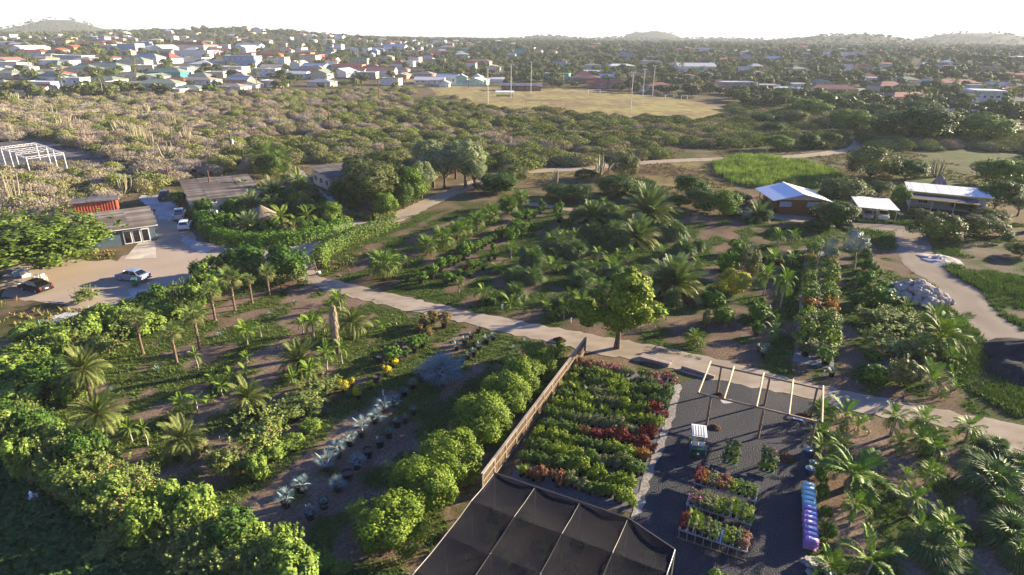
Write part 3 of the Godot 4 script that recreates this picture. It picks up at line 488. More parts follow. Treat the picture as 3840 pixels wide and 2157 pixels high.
func make_materials() -> void:
	var grain := noise_picture(0.03, 0.62, 3)
	var blotch := noise_picture(0.008, 0.78, 4)
	var speck := noise_picture(0.09, 0.3, 5, 512, 3)
	for e in [["leaf", 0.6, 0.25, Color(0.56, 0.64, 0.28)], ["leaf_gloss", 0.55, 0.22, Color(0.54, 0.62, 0.25)], ["leaf_dry", 0.9, 0.1, Color(0.4, 0.38, 0.3)], ["leaf_silver", 0.5, 0.35, Color(0.42, 0.45, 0.42)]]:
		var m := mat(e[0], e[1], e[2])
		m.backlight_enabled = true
		m.backlight = e[3]
	var bark := mat("bark", 0.9, 0.2)
	bark.albedo_texture = grain
	bark.uv1_triplanar = true
	bark.uv1_scale = Vector3(0.7, 0.25, 0.7)
	bark.heightmap_enabled = true
	bark.heightmap_texture = speck
	bark.heightmap_scale = 1.5
	mat("plain", 0.7)
	mat("satin", 0.45, 0.5)
	mat("plastic", 0.35, 0.5)
	var paint := mat("car_paint", 0.3, 0.5)
	paint.clearcoat_enabled = true
	paint.clearcoat = 0.8
	paint.clearcoat_roughness = 0.06
	paint.metallic = 0.25
	var metal := mat("metal", 0.4, 0.5)
	metal.metallic = 0.6
	var glass := mat("glass", 0.06, 0.6)
	glass.vertex_color_use_as_albedo = false
	glass.albedo_color = Color(0.045, 0.055, 0.07)
	var wall := mat("wall", 0.85, 0.3)
	wall.albedo_texture = blotch
	wall.uv1_triplanar = true
	wall.uv1_world_triplanar = true
	wall.uv1_scale = Vector3(0.11, 0.11, 0.11)
	var roof := mat("roof", 0.7, 0.3)
	roof.albedo_texture = grain
	roof.uv1_triplanar = true
	roof.uv1_scale = Vector3(0.12, 0.12, 0.35)
	var ground := mat("ground", 1.0, 0.15)
	ground.albedo_texture = grain
	ground.uv1_triplanar = true
	ground.uv1_world_triplanar = true
	ground.uv1_scale = Vector3(0.21, 0.21, 0.21)
	ground.detail_enabled = true
	ground.detail_albedo = blotch
	ground.detail_blend_mode = BaseMaterial3D.BLEND_MODE_MUL
	ground.detail_uv_layer = BaseMaterial3D.DETAIL_UV_2
	ground.uv2_triplanar = true
	ground.uv2_world_triplanar = true
	ground.uv2_scale = Vector3(0.037, 0.037, 0.037)
	ground.heightmap_enabled = true
	ground.heightmap_texture = speck
	ground.heightmap_scale = 1.6
	var dirt := mat("dirt", 1.0, 0.15)
	dirt.albedo_texture = noise_picture(0.12, 0.74, 9)
	dirt.uv1_triplanar = true
	dirt.uv1_world_triplanar = true
	dirt.uv1_scale = Vector3(0.17, 0.17, 0.17)
	dirt.heightmap_enabled = true
	dirt.heightmap_texture = speck
	dirt.heightmap_scale = 0.8
	var gravel := mat("gravel", 0.95, 0.3)
	gravel.albedo_texture = noise_picture(0.2, 0.25, 8, 512, 2)
	gravel.uv1_triplanar = true
	gravel.uv1_world_triplanar = true
	gravel.uv1_scale = Vector3(0.085, 0.085, 0.085)
	gravel.heightmap_enabled = true
	gravel.heightmap_texture = gravel.albedo_texture
	gravel.heightmap_scale = 7.0
	var rock := mat("rock", 0.95, 0.2)
	rock.albedo_texture = grain
	rock.uv1_triplanar = true
	rock.uv1_scale = Vector3(0.5, 0.5, 0.5)
	rock.heightmap_enabled = true
	rock.heightmap_texture = speck
	rock.heightmap_scale = 4.0
	var net := mat("shade_net", 0.9, 0.2)
	net.transparency = BaseMaterial3D.TRANSPARENCY_ALPHA
	net.albedo_color = Color(1, 1, 1, 0.945)
	var wood := mat("wood", 0.85, 0.25)
	wood.albedo_texture = grain
	wood.uv1_triplanar = true
	wood.uv1_scale = Vector3(1.2, 1.2, 0.3)


# ---------------------------------------------------------------- terrain

func land(x: float, z: float) -> float:
	var d := sqrt(x * x + z * z)
	var h := 0.0
	if d > 420.0 and z < 0.0:
		var e := (d - 420.0) * (d - 420.0) / 250.0
		h = 30.0 * e / (d + e)
		h = minf(h, 27.0) * smoothstep(0.0, -250.0, z)
		h += 2.5 * fine.get_noise_2d(x * 0.05, z * 0.05) * smoothstep(420, 900, d)
		for k in hills:
			var q := Vector2(x - k[0], z - k[1])
			var across: float = q.dot(k[4]) / k[3]
			var along: float = q.dot(Vector2(-k[4].y, k[4].x)) / (k[3] * 1.3)
			var r := across * across + along * along
			if r < 6.0:
				var f := exp(-r * r * 0.7) if k[5] else exp(-r)
				h += k[2] * f * (1.0 + 0.18 * fine.get_noise_2d(x * 0.09, z * 0.09))
	return h


func make_hills() -> void:
	# bearing right of straight ahead (tangent), distance, height above the plateau, half width, flat-topped
	for k in [[-0.69, 2600, 44, 130, 0], [-0.393, 1300, 13, 190, 0], [-0.52, 1500, 6, 200, 0], [0.0526, 2300, 17, 110, 0], [0.166, 2500, 13, 150, 0], [0.206, 3000, 38, 120, 1], [0.295, 2700, 16, 170, 0], [0.51, 2100, 27, 170, 0], [0.417, 2500, 14, 160, 0], [0.70, 2800, 38, 170, 1], [0.6, 2500, 12, 200, 0]]:
		var to := Vector2(k[0], -1.0).normalized()
		hills.append([to.x * k[1], to.y * k[1], float(k[2]), float(k[3]), Vector2(-to.y, to.x), k[4]])


func inside(called: String, x: float, z: float) -> bool:
	if not kept.has(called):
		var poly := PackedVector2Array()
		for p in LINES[called]: poly.append(Vector2(p[0], p[1]))
		var r := Rect2(poly[0], Vector2.ZERO)
		for p in poly: r = r.expand(p)
		kept[called] = [poly, r]
	var k: Array = kept[called]
	return k[1].has_point(Vector2(x, z)) and Geometry2D.is_point_in_polygon(Vector2(x, z), k[0])


func off_line(called: String, x: float, z: float) -> float:
	var l: Array = LINES[called]
	var best := 1e9
	var p := Vector2(x, z)
	for i in l.size() - 1:
		var a := Vector2(l[i][0], l[i][1])
		var b := Vector2(l[i + 1][0], l[i + 1][1])
		best = minf(best, Geometry2D.get_closest_point_to_segment(p, a, b).distance_squared_to(p))
	return sqrt(best)


# how grassy the ground is at a point of the nursery: bare strips along the planted rows, mown grass between
func grassy(x: float, z: float) -> float:
	var across := x * 0.9 + z * 0.436
	var s := 0.5 + 0.5 * sin(across * TAU / 4.1 + 0.8)
	return clampf(0.45 * s + 0.30 + 0.75 * fine.get_noise_2d(x * 0.9, z * 0.9) + 0.55 * coarse.get_noise_2d(x, z), 0, 1)


func soil(x: float, z: float) -> Color:
	var a := coarse.get_noise_2d(x, z)
	var b := fine.get_noise_2d(x, z)
	var d := sqrt(x * x + z * z)
	var dirt := Color(0.29, 0.195, 0.135)
	var green := Color(0.075, 0.125, 0.022)
	if inside("field_left", x, z) or inside("field_right", x, z):
		var g := smoothstep(0.36, 0.58, grassy(x, z))
		return dirt.lerp(Color(0.34, 0.24, 0.175), clampf(b + 0.5, 0, 1)).lerp(green.lerp(Color(0.13, 0.16, 0.035), clampf(0.5 + b, 0, 1)), g * 0.9)
	if inside("field_mid", x, z):
		var g := smoothstep(0.22, 0.46, grassy(x, z))
		return dirt.lerp(Color(0.2, 0.14, 0.1), clampf(b + 0.5, 0, 1)).lerp(green, g * 0.9)
	if inside("weeds", x, z):
		return Color(0.26, 0.2, 0.14).lerp(Color(0.09, 0.13, 0.04), smoothstep(-0.25, 0.2, b + a * 0.7))
	if inside("straw", x, z):
		return Color(0.2, 0.13, 0.085).lerp(Color(0.33, 0.26, 0.11), smoothstep(-0.3, 0.35, b + a))
	if inside("pitch", x, z) or inside("lot", x, z):
		return Color(0.38, 0.28, 0.15).lerp(Color(0.5, 0.43, 0.17), smoothstep(-0.4, 0.4, b + a))
	if inside("hillside", x, z):
		return Color(0.16, 0.16, 0.18).lerp(Color(0.22, 0.2, 0.2), clampf(b + 0.5, 0, 1))
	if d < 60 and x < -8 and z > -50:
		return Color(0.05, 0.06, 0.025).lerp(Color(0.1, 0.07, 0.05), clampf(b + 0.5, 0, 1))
	if x < -35 and d < 150:
		return Color(0.27, 0.19, 0.125).lerp(Color(0.13, 0.13, 0.05), smoothstep(0.0, 0.35, b + a))
	if x > 62.0 and z < -122.0 and z > -200.0:
		return Color(0.2, 0.16, 0.1).lerp(Color(0.13, 0.17, 0.055), smoothstep(-0.2, 0.25, b + a))
	if d > 700.0:
		return Color(0.17, 0.14, 0.085).lerp(Color(0.08, 0.09, 0.035), clampf(0.4 + b + (d - 700.0) / 1500.0, 0, 1))
	return Color(0.26, 0.19, 0.12).lerp(Color(0.13, 0.135, 0.05), smoothstep(-0.3, 0.35, b + a))


func sheet_mesh(xs: PackedFloat32Array, zs: PackedFloat32Array) -> ArrayMesh:
	var v := PackedVector3Array()
	var c := PackedColorArray()
	var idx := PackedInt32Array()
	for z in zs:
		for x in xs:
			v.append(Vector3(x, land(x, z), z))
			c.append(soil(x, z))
	var w := xs.size()
	for j in zs.size() - 1:
		for i in w - 1:
			var k := j * w + i
			idx.append_array([k, k + 1, k + w, k + 1, k + w + 1, k + w])
	var a := []
	a.resize(Mesh.ARRAY_MAX)
	a[Mesh.ARRAY_VERTEX] = v
	a[Mesh.ARRAY_COLOR] = c
	a[Mesh.ARRAY_INDEX] = idx
	var st := SurfaceTool.new()
	st.create_from_arrays(a)
	st.generate_normals()
	return st.commit()


func spaced(from: float, to: float, step: float, grow: float, end: float) -> PackedFloat32Array:
	var out := PackedFloat32Array()
	var p := from
	while p < to:
		out.append(p)
		p += step
	while p < end:
		out.append(p)
		step *= grow
		p += step
	out.append(end)
	return out


func make_terrain() -> void:
	var right := spaced(0, 60, 0.6, 1.03, 5200)
	var xs := PackedFloat32Array()
	for i in range(right.size() - 1, 0, -1): xs.append(-right[i])
	xs.append_array(right)
	var ahead := spaced(18, 115, 0.6, 1.022, 5200)
	var zs := PackedFloat32Array([400, 120, 40, 0, -9])
	for z in ahead: zs.append(-z)
	setting("ground", sheet_mesh(xs, zs), M.ground)


# a flat patch on the ground from its outline, its rim roughened, cut into small cells so that its tone can vary
func patch(called: String, line: String, up: float, m: Material, a: Color, b: Color, ragged := 0.4, cell := 0.8) -> void:
	var poly := PackedVector2Array()
	var l: Array = LINES[line]
	for i in l.size():
		var p := Vector2(l[i][0], l[i][1])
		var q := Vector2(l[(i + 1) % l.size()][0], l[(i + 1) % l.size()][1])
		var n := maxi(1, int(p.distance_to(q) / cell))
		for k in n:
			poly.append(p.lerp(q, float(k) / n) + Vector2(rnd(-ragged, ragged), rnd(-ragged, ragged)))
	tiles(called, poly, up, m, a, b, cell * 2.5)


func tiles(called: String, poly: PackedVector2Array, up: float, m: Material, a: Color, b: Color, cell: float, tracks := false) -> void:
	var r := Rect2(poly[0], Vector2.ZERO)
	for p in poly: r = r.expand(p)
	var buf := Buf.new()
	var z := r.position.y
	while z < r.end.y:
		var x := r.position.x
		while x < r.end.x:
			var sq := PackedVector2Array([Vector2(x, z), Vector2(x + cell, z), Vector2(x + cell, z + cell), Vector2(x, z + cell)])
			for piece in Geometry2D.intersect_polygons(poly, sq):
				var idx := Geometry2D.triangulate_polygon(piece)
				for t in range(0, idx.size(), 3):
					for s in 3:
						var p: Vector2 = piece[idx[t + s]]
						buf.v.append(Vector3(p.x, up, p.y))
						buf.c.append(a.lerp(b, clampf(0.5 + 0.7 * fine.get_noise_2d(p.x, p.y) + 0.4 * coarse.get_noise_2d(p.x, p.y) + (wheel_tracks(p) if tracks else 0.0), 0, 1)))
			x += cell
		z += cell
	setting(called, buf.mesh(), m)


# two worn wheel tracks along the main road
func wheel_tracks(p: Vector2) -> float:
	var a := off_line("road_far", p.x, p.y)
	var f := a / maxf(a + off_line("road_near", p.x, p.y), 0.1)
	return 0.3 * cos(f * TAU * 2.0) + 0.35 * fine.get_noise_2d(f * 45.0, p.x * 0.25)


func ribbon(called: String, line: String, wide: float, up: float, m: Material, a: Color, b: Color) -> void:
	var l: Array = LINES[line]
	var curve := Curve2D.new()
	for i in l.size():
		var p := Vector2(l[i][0], l[i][1])
		var before := Vector2(l[maxi(i - 1, 0)][0], l[maxi(i - 1, 0)][1])
		var after := Vector2(l[mini(i + 1, l.size() - 1)][0], l[mini(i + 1, l.size() - 1)][1])
		var t := (after - before) / 6.0
		curve.add_point(p, -t, t)
	var pts := curve.tessellate_even_length(6, 1.2)
	var buf := Buf.new()
	var rows := []
	for i in pts.size():
		var d := (pts[mini(i + 1, pts.size() - 1)] - pts[maxi(i - 1, 0)]).normalized()
		var s := Vector2(-d.y, d.x) * wide * 0.5
		var row := []
		for k in 7:
			var f := (k - 3) / 3.0
			var p := pts[i] + s * f * (1.0 + (rnd(-0.16, 0.16) if absf(f) > 0.9 else 0.0))
			var n := 0.5 + 0.7 * fine.get_noise_2d(p.x, p.y)
			row.append([Vector3(p.x, land(p.x, p.y) + up, p.y), a.lerp(b, clampf(n + (0.35 if k == 1 or k == 5 else 0.0), 0, 1))])
		rows.append(row)
	for i in rows.size() - 1:
		for k in 6:
			for q in [[i, k], [i, k + 1], [i + 1, k + 1], [i, k], [i + 1, k + 1], [i + 1, k]]:
				buf.v.append(rows[q[0]][q[1]][0])
				buf.c.append(rows[q[0]][q[1]][1])
	setting(called, buf.mesh(), m)


func make_grounds() -> void:
	var poly := PackedVector2Array()
	var rim := func(list: Array):
		for i in list.size() - 1:
			var p := Vector2(list[i][0], list[i][1])
			var q := Vector2(list[i + 1][0], list[i + 1][1])
			var n := maxi(1, int(p.distance_to(q) / 0.7))
			for k in n: poly.append(p.lerp(q, float(k) / n) + Vector2(rnd(-0.22, 0.22), rnd(-0.3, 0.3)))
	var far: Array = LINES.road_far.duplicate()
	far.append([70.0, -38.0])
	var near: Array = LINES.road_near.duplicate()
	near.append([66.0, -33.0])
	near.reverse()
	rim.call(far)
	rim.call(near)
	var sandy := Color(0.3, 0.24, 0.18)
	tiles("dirt_road", poly, 0.03, M.dirt, sandy, Color(0.43, 0.355, 0.275), 0.75, true)
	patch("dirt_yard", "yard", 0.012, M.dirt, Color(0.35, 0.27, 0.205), Color(0.46, 0.37, 0.29), 0.5, 1.2)
	for k in ["lime1", "lime2", "lime3", "lime4"]:
		patch("limestone_patch", k, 0.024, M.ground, Color(0.66, 0.62, 0.58), Color(0.8, 0.77, 0.73), 0.45, 0.7)
	patch("gravel_yard", "gravel", 0.02, M.gravel, Color(0.07, 0.074, 0.095), Color(0.14, 0.13, 0.14), 0.15, 0.8)
	patch("sand_strip", "sand_edge", 0.04, M.ground, Color(0.4, 0.35, 0.3), Color(0.56, 0.52, 0.48), 0.12, 0.5)
	patch("concrete_apron", "apron", 0.03, M.wall, Color(0.5, 0.42, 0.34), Color(0.58, 0.5, 0.42), 0.03, 1.0)
	ribbon("garden_lane", "lane_garden", 4.6, 0.016, M.dirt, Color(0.31, 0.265, 0.225), Color(0.4, 0.345, 0.29))
	ribbon("dirt_track", "lane_track", 4.2, 0.02, M.dirt, Color(0.31, 0.245, 0.185), Color(0.4, 0.33, 0.255))
	ribbon("driveway", "drive", 5.0, 0.02, M.dirt, Color(0.21, 0.17, 0.135), Color(0.3, 0.25, 0.2))
	ribbon("house_lane", "lane_house", 4.5, 0.014, M.dirt, Color(0.26, 0.2, 0.15), Color(0.34, 0.27, 0.2))
	ribbon("field_path", "path_row", 2.4, 0.018, M.dirt, Color(0.3, 0.22, 0.16), Color(0.38, 0.29, 0.21))


# ---------------------------------------------------------------- plants

# leaves spread through the outer shell of several lobes
func crown(buf: Buf, cen: Vector3, rad: Vector3, n: int, size: float, a: Color, b: Color, lobes := 14, spread := 0.5, low := -0.35, slim := 0.42, flower := Color.BLACK, share := 0.0) -> void:
	var spots := []
	for i in lobes:
		var d := ball()
		if d.y < low: d.y = -d.y * 0.6
		d = d.normalized()
		var far := rnd(0.4, 0.92)
		spots.append([d * far, rnd(0.2, 0.3) + 0.28 * (1.0 - far), rnd(0.8, 1.18)])
	spots.append([Vector3.ZERO, 0.6, 0.9])
	spots.append([Vector3(0, -0.25, 0), 0.62, 0.9])
	for i in n:
		var s: Array = spots[rng.randi() % spots.size()]
		var d := ball()
		if d.dot(s[0]) < -0.25 * s[0].length(): d = -d
		var q: Vector3 = s[0] + d * s[1] * (1.0 - spread * pow(rng.randf(), 2.2) + (rnd(0.0, 0.35) if rng.randf() < 0.12 else 0.0))
		if q.y < low - 0.35: continue
		var p := cen + q * rad
		var out := (q * 0.5 + d + Vector3(0, 0.25, 0) + ball() * 0.75).normalized()
		var along := out.cross(ball()).normalized()
		along = (along + Vector3(0, -0.25, 0)).normalized()
		var k := size * rnd(0.65, 1.3)
		var col: Color = tone(a, b) * float(s[2])
		if share > 0.0 and rng.randf() < share and q.length() > 0.6: col = tone(flower, flower * 1.25)
		buf.leaf(p, along * k, out.cross(along).normalized() * k * slim, col, k * 0.12)


# young shoots that stand out of a crown and break its outline
func shoots(buf: Buf, cen: Vector3, rad: Vector3, n: int, long: float, size: float, a: Color, b: Color) -> void:
	for i in n:
		var d := ball()
		d.y = absf(d.y) * 0.9 + 0.05
		d = d.normalized()
		var at := cen + d * rad * rnd(0.78, 0.95)
		var up := (d * 0.5 + Vector3(0, 0.9, 0) + ball() * 0.35).normalized()
		var l := long * rnd(0.6, 1.25)
		for k in 12:
			var out := (ball() + up * 0.4).normalized()
			var s := out.cross(up).normalized()
			buf.leaf(at + up * l * k / 12.0, out * size * rnd(0.7, 1.1), s * size * 0.42, tone(a, b), size * 0.1)


# twigs that fan out from the ground and carry a thin roof of fine leaves: the thorn scrub
func thorn(buf: Buf, n: int, twigs: int, a: Color, b: Color, bare: Color, flat: float) -> void:
	for i in twigs:
		var ang := rnd(0, TAU)
		var r := sqrt(rng.randf())
		var tip := Vector3(cos(ang) * r, flat * (1.0 - 0.55 * r * r) * rnd(0.8, 1.12), sin(ang) * r)
		var root := Vector3(tip.x * 0.25 + rnd(-0.1, 0.1), 0, tip.z * 0.25 + rnd(-0.1, 0.1))
		var mid := root.lerp(tip, 0.6) + ball() * 0.12
		var s := (tip - root).cross(ball()).normalized() * 0.014
		var col := tone(bare, bare * 1.35, 0.25)
		buf.tri(root - s, root + s, mid, col)
		buf.quad(mid - s, mid + s, tip + s * 0.3, tip - s * 0.3, col)
		for k in 3:
			var side := tip.lerp(mid, rnd(0, 0.6))
			var to := side + ball() * 0.16 + Vector3(0, 0.05, 0)
			buf.tri(side - s * 0.6, side + s * 0.6, to, col)
	for i in n:
		var ang := rnd(0, TAU)
		var r := sqrt(rng.randf()) * (1.0 + 0.12 * sin(ang * 5.0 + n))
		var top := flat * (1.0 - 0.6 * r * r)
		var y := top * rnd(0.72, 1.08) if rng.randf() < 0.8 else top * rnd(0.2, 0.8)
		var p := Vector3(cos(ang) * r, y, sin(ang) * r)
		var out := (Vector3(p.x * 0.6, 0.8, p.z * 0.6) + ball() * 0.8).normalized()
		var along := out.cross(ball()).normalized() * rnd(0.05, 0.11)
		buf.leaf(p, along, out.cross(along) * 0.45, tone(a, b, 0.25))


func feather(n: int, droop: float, leaflet: float, wide: float, hang: float, a: Color, b: Color, stalk := 0.12, vee := 0.35) -> Buf:
	var buf := Buf.new()
	var p := Vector3.ZERO
	var pts := [p]
	var dirs := []
	var steps := 10
	for i in steps:
		var t := (i + 0.5) / steps
		var e := -droop * t * t
		var d := Vector3(cos(e), sin(e), 0)
		dirs.append(d)
		p += d / steps
		pts.append(p)
	dirs.append(dirs[-1])
	var spine := a.lerp(b, 0.7)
	for i in steps:
		var w0 := 0.016 * (1.0 - i / 11.0)
		var w1 := 0.016 * (1.0 - (i + 1) / 11.0)
		buf.quad(pts[i] - Vector3(0, 0, w0), pts[i] + Vector3(0, 0, w0), pts[i + 1] + Vector3(0, 0, w1), pts[i + 1] - Vector3(0, 0, w1), spine)
		buf.quad(pts[i] - Vector3(0, w0, 0), pts[i] + Vector3(0, w0, 0), pts[i + 1] + Vector3(0, w1, 0), pts[i + 1] - Vector3(0, w1, 0), spine)
	for i in n:
		var t := stalk + (1.0 - stalk) * (i + 0.5) / n
		var f := t * steps
		var k := mini(int(f), steps - 1)
		var at: Vector3 = pts[k].lerp(pts[k + 1], f - k)
		var d: Vector3 = dirs[k]
		var up := Vector3(-d.y, d.x, 0)
		var l := leaflet * (0.45 + 0.75 * sin(PI * clampf((t - stalk) / (1.0 - stalk) * 0.85 + 0.12, 0, 1)))
		for s in [-1.0, 1.0]:
			var to: Vector3 = (d * rnd(0.5, 0.75) + Vector3(0, 0, s) * rnd(0.75, 0.95) + up * (vee + rnd(-0.12, 0.12))).normalized()
			var tip: Vector3 = at + to * l + Vector3(0, -hang * l * rnd(0.7, 1.2), 0)
			var mid: Vector3 = at + to * l * 0.55 + Vector3(0, -hang * l * 0.15, 0)
			var w: Vector3 = d * wide
			var col := tone(a, b, 0.15)
			buf.quad(at - w * 0.5, at + w * 0.5, mid + w, mid - w, col)
			buf.tri(mid - w, mid + w, tip, col)
	return buf


func fan(n: int, petiole: float, r: float, open: float, fold: float, hang: float, a: Color, b: Color, slim := 0.6) -> Buf:
	var buf := Buf.new()
	var at := Vector3(petiole, -0.12 * petiole, 0)
	buf.quad(Vector3(0, 0, -0.014), Vector3(0, 0, 0.014), at + Vector3(0, 0, 0.01), at - Vector3(0, 0, 0.01), b)
	buf.quad(Vector3(0, -0.012, 0), Vector3(0, 0.012, 0), at + Vector3(0, 0.01, 0), at - Vector3(0, 0.01, 0), b)
	for i in n:
		var t := (i + 0.5) / n * 2.0 - 1.0
		var ang := t * open
		var l := r * (1.0 - 0.28 * t * t) * rnd(0.92, 1.06)
		var d := Vector3(cos(ang), -0.1 - 0.25 * absf(t), sin(ang)).normalized()
		var side := Vector3(-sin(ang), 0, cos(ang))
		var half := open / n * slim * l * side
		var mid := at + d * l * 0.55
		var tip := at + d * l * 0.95 + Vector3(0, -hang * l * rnd(0.7, 1.25), 0)
		var lift := Vector3(0, fold * l * 0.5, 0)
		var col := tone(a, b, 0.14)
		buf.tri(at, mid - half * 0.6 - lift, mid + lift * 0.6, col)
		buf.tri(at, mid + lift * 0.6, mid + half * 0.6 - lift, col)
		buf.tri(mid - half * 0.6 - lift, tip, mid + lift * 0.6, col)
		buf.tri(mid + lift * 0.6, tip, mid + half * 0.6 - lift, col)
	return buf


var FR := {}
var CR := {}


func frond_at(i: int, n: int, high: float, low: float) -> Basis:
	var t := (i + 0.5) / n
	var az := i * 2.39996 + rnd(-0.25, 0.25)
	var el := lerpf(high, low, pow(t, 0.85)) + rnd(-0.08, 0.08)
	return Basis(Vector3.UP, az) * Basis(Vector3.BACK, el) * Basis(Vector3.RIGHT, rnd(-0.3, 0.3))


func palm_crown(kind: Array, n: int, high: float, low: float) -> Buf:
	var buf := Buf.new()
	for i in n:
		var k := mini(kind.size() - 1, int(float(i) / n * kind.size()))
		buf.add(kind[k], Transform3D(frond_at(i, n, high, low).scaled(Vector3.ONE * rnd(0.85, 1.1)), Vector3.ZERO))
	return buf


func make_plant_meshes() -> void:
	var date_a := Color(0.095, 0.12, 0.03)
	var date_b := Color(0.17, 0.19, 0.06)
	FR.date = [feather(46, 0.5, 0.2, 0.011, 0.25, date_a, date_b), feather(46, 1.1, 0.2, 0.011, 0.3, date_a, date_b), feather(46, 1.7, 0.2, 0.011, 0.35, date_a, date_b)]
	FR.blue_date = [feather(46, 0.35, 0.19, 0.011, 0.1, Color(0.1, 0.135, 0.065), Color(0.19, 0.225, 0.11)), feather(46, 0.75, 0.19, 0.012, 0.12, Color(0.1, 0.135, 0.055), Color(0.2, 0.23, 0.09)), feather(46, 1.2, 0.19, 0.012, 0.15, Color(0.13, 0.15, 0.045), Color(0.26, 0.25, 0.075))]
	FR.coco = [feather(30, 0.7, 0.27, 0.019, 0.35, Color(0.11, 0.16, 0.028), Color(0.21, 0.25, 0.045), 0.2), feather(30, 1.5, 0.28, 0.019, 0.6, Color(0.1, 0.15, 0.025), Color(0.2, 0.23, 0.04), 0.2), feather(30, 2.0, 0.28, 0.019, 0.75, Color(0.1, 0.14, 0.025), Color(0.23, 0.22, 0.05), 0.2)]
	FR.royal = [feather(30, 0.8, 0.26, 0.022, 0.3, Color(0.06, 0.12, 0.02), Color(0.13, 0.2, 0.03), 0.15), feather(30, 1.5, 0.26, 0.022, 0.5, Color(0.06, 0.12, 0.02), Color(0.14, 0.19, 0.03), 0.15)]
	FR.areca = [feather(15, 0.7, 0.26, 0.028, 0.25, Color(0.1, 0.17, 0.02), Color(0.2, 0.27, 0.03), 0.2), feather(15, 1.4, 0.28, 0.028, 0.4, Color(0.07, 0.13, 0.02), Color(0.15, 0.21, 0.03), 0.2), feather(15, 2.0, 0.28, 0.028, 0.5, Color(0.06, 0.11, 0.02), Color(0.14, 0.18, 0.035), 0.2)]
	FR.fan = [fan(15, 0.5, 0.62, 2.0, 0.05, 0.1, Color(0.085, 0.125, 0.035), Color(0.16, 0.2, 0.06)), fan(15, 0.5, 0.62, 2.0, 0.05, 0.3, Color(0.075, 0.115, 0.032), Color(0.15, 0.18, 0.05)), fan(15, 0.5, 0.62, 2.0, 0.04, 0.6, Color(0.085, 0.11, 0.03), Color(0.19, 0.18, 0.07))]
	FR.broad_fan = [fan(16, 0.42, 0.66, 2.2, 0.06, 0.06, Color(0.09, 0.15, 0.028), Color(0.18, 0.24, 0.05)), fan(16, 0.42, 0.66, 2.2, 0.06, 0.22, Color(0.08, 0.135, 0.025), Color(0.16, 0.21, 0.045)), fan(16, 0.42, 0.66, 2.2, 0.05, 0.5, Color(0.08, 0.12, 0.025), Color(0.17, 0.19, 0.045))]
	FR.weeping_fan = [fan(13, 0.5, 0.6, 2.1, 0.05, 0.35, Color(0.055, 0.1, 0.028), Color(0.13, 0.18, 0.055)), fan(13, 0.5, 0.62, 2.1, 0.05, 0.7, Color(0.055, 0.1, 0.03), Color(0.15, 0.19, 0.07))]
	FR.silver_fan = [fan(20, 0.34, 0.7, 2.1, 0.05, 0.02, Color(0.13, 0.19, 0.2), Color(0.24, 0.31, 0.31), 0.4), fan(20, 0.4, 0.7, 2.1, 0.05, 0.16, Color(0.11, 0.17, 0.19), Color(0.22, 0.29, 0.3), 0.4)]
	for k in 4:
		CR["areca%d" % k] = palm_crown(FR.areca, [9, 11, 8, 13][k], 1.35, 0.05).mesh()
		CR["young%d" % k] = palm_crown(FR.areca, [9, 8, 10, 11][k], 1.25, -0.35).mesh()
	for k in 3:
		var b := Buf.new()
		for i in 52:
			var t: Basis = frond_at(i, 52, 1.35, -0.05).scaled(Vector3(1, 1, 1) * rnd(0.85, 1.1))
			b.add(FR.weeping_fan[0 if i < 20 else 1], Transform3D(t, Vector3(rnd(-0.1, 0.1), rnd(0.0, 0.45), rnd(-0.1, 0.1))))
		CR["weeping%d" % k] = b.mesh()
	var far_palm := palm_crown([feather(10, 0.8, 0.3, 0.04, 0.4, Color(0.07, 0.1, 0.025), Color(0.15, 0.17, 0.05), 0.15), feather(10, 1.7, 0.3, 0.04, 0.6, Color(0.06, 0.09, 0.02), Color(0.15, 0.15, 0.05), 0.15)], 15, 1.2, -0.5)
	CR.far_palm = far_palm.mesh()
	# rounded shrubs; radius 1 across, from the ground up
	var sets := {
		"ficus": [14000, 0.075, Color(0.06, 0.11, 0.014), Color(0.19, 0.24, 0.03), 44],
		"seagrape": [3400, 0.14, Color(0.075, 0.14, 0.02), Color(0.23, 0.29, 0.055), 20],
		"dark": [3800, 0.125, Color(0.03, 0.075, 0.014), Color(0.085, 0.145, 0.025), 20],
		"shrub": [2000, 0.18, Color(0.05, 0.12, 0.014), Color(0.15, 0.24, 0.03), 14],
		"yellow": [3200, 0.12, Color(0.2, 0.2, 0.02), Color(0.36, 0.32, 0.04), 16],
		"olive": [2600, 0.13, Color(0.08, 0.09, 0.03), Color(0.19, 0.19, 0.07), 14],
		"potted": [800, 0.25, Color(0.045, 0.1, 0.014), Color(0.13, 0.21, 0.03), 9],
		"golden": [520, 0.28, Color(0.32, 0.27, 0.015), Color(0.55, 0.44, 0.03), 7],
		"croton": [620, 0.25, Color(0.12, 0.09, 0.03), Color(0.28, 0.19, 0.08), 8],
		"maroon": [560, 0.27, Color(0.13, 0.02, 0.02), Color(0.3, 0.05, 0.04), 7],
	}
	for k in sets:
		var e: Array = sets[k]
		for i in 2:
			var b := Buf.new()
			crown(b, Vector3(0, 1, 0), Vector3.ONE, e[0], e[1], e[2], e[3], e[4], 0.45, -0.75, 0.48 if k == "seagrape" else 0.38)
			if k in ["seagrape", "dark", "shrub", "olive", "potted", "croton", "ficus"]:
				shoots(b, Vector3(0, 1, 0), Vector3.ONE, 26 if k != "ficus" else 60, 0.34 if k != "ficus" else 0.16, e[1] * 0.95, e[2], e[3])
			CR[k + str(i)] = b.mesh()
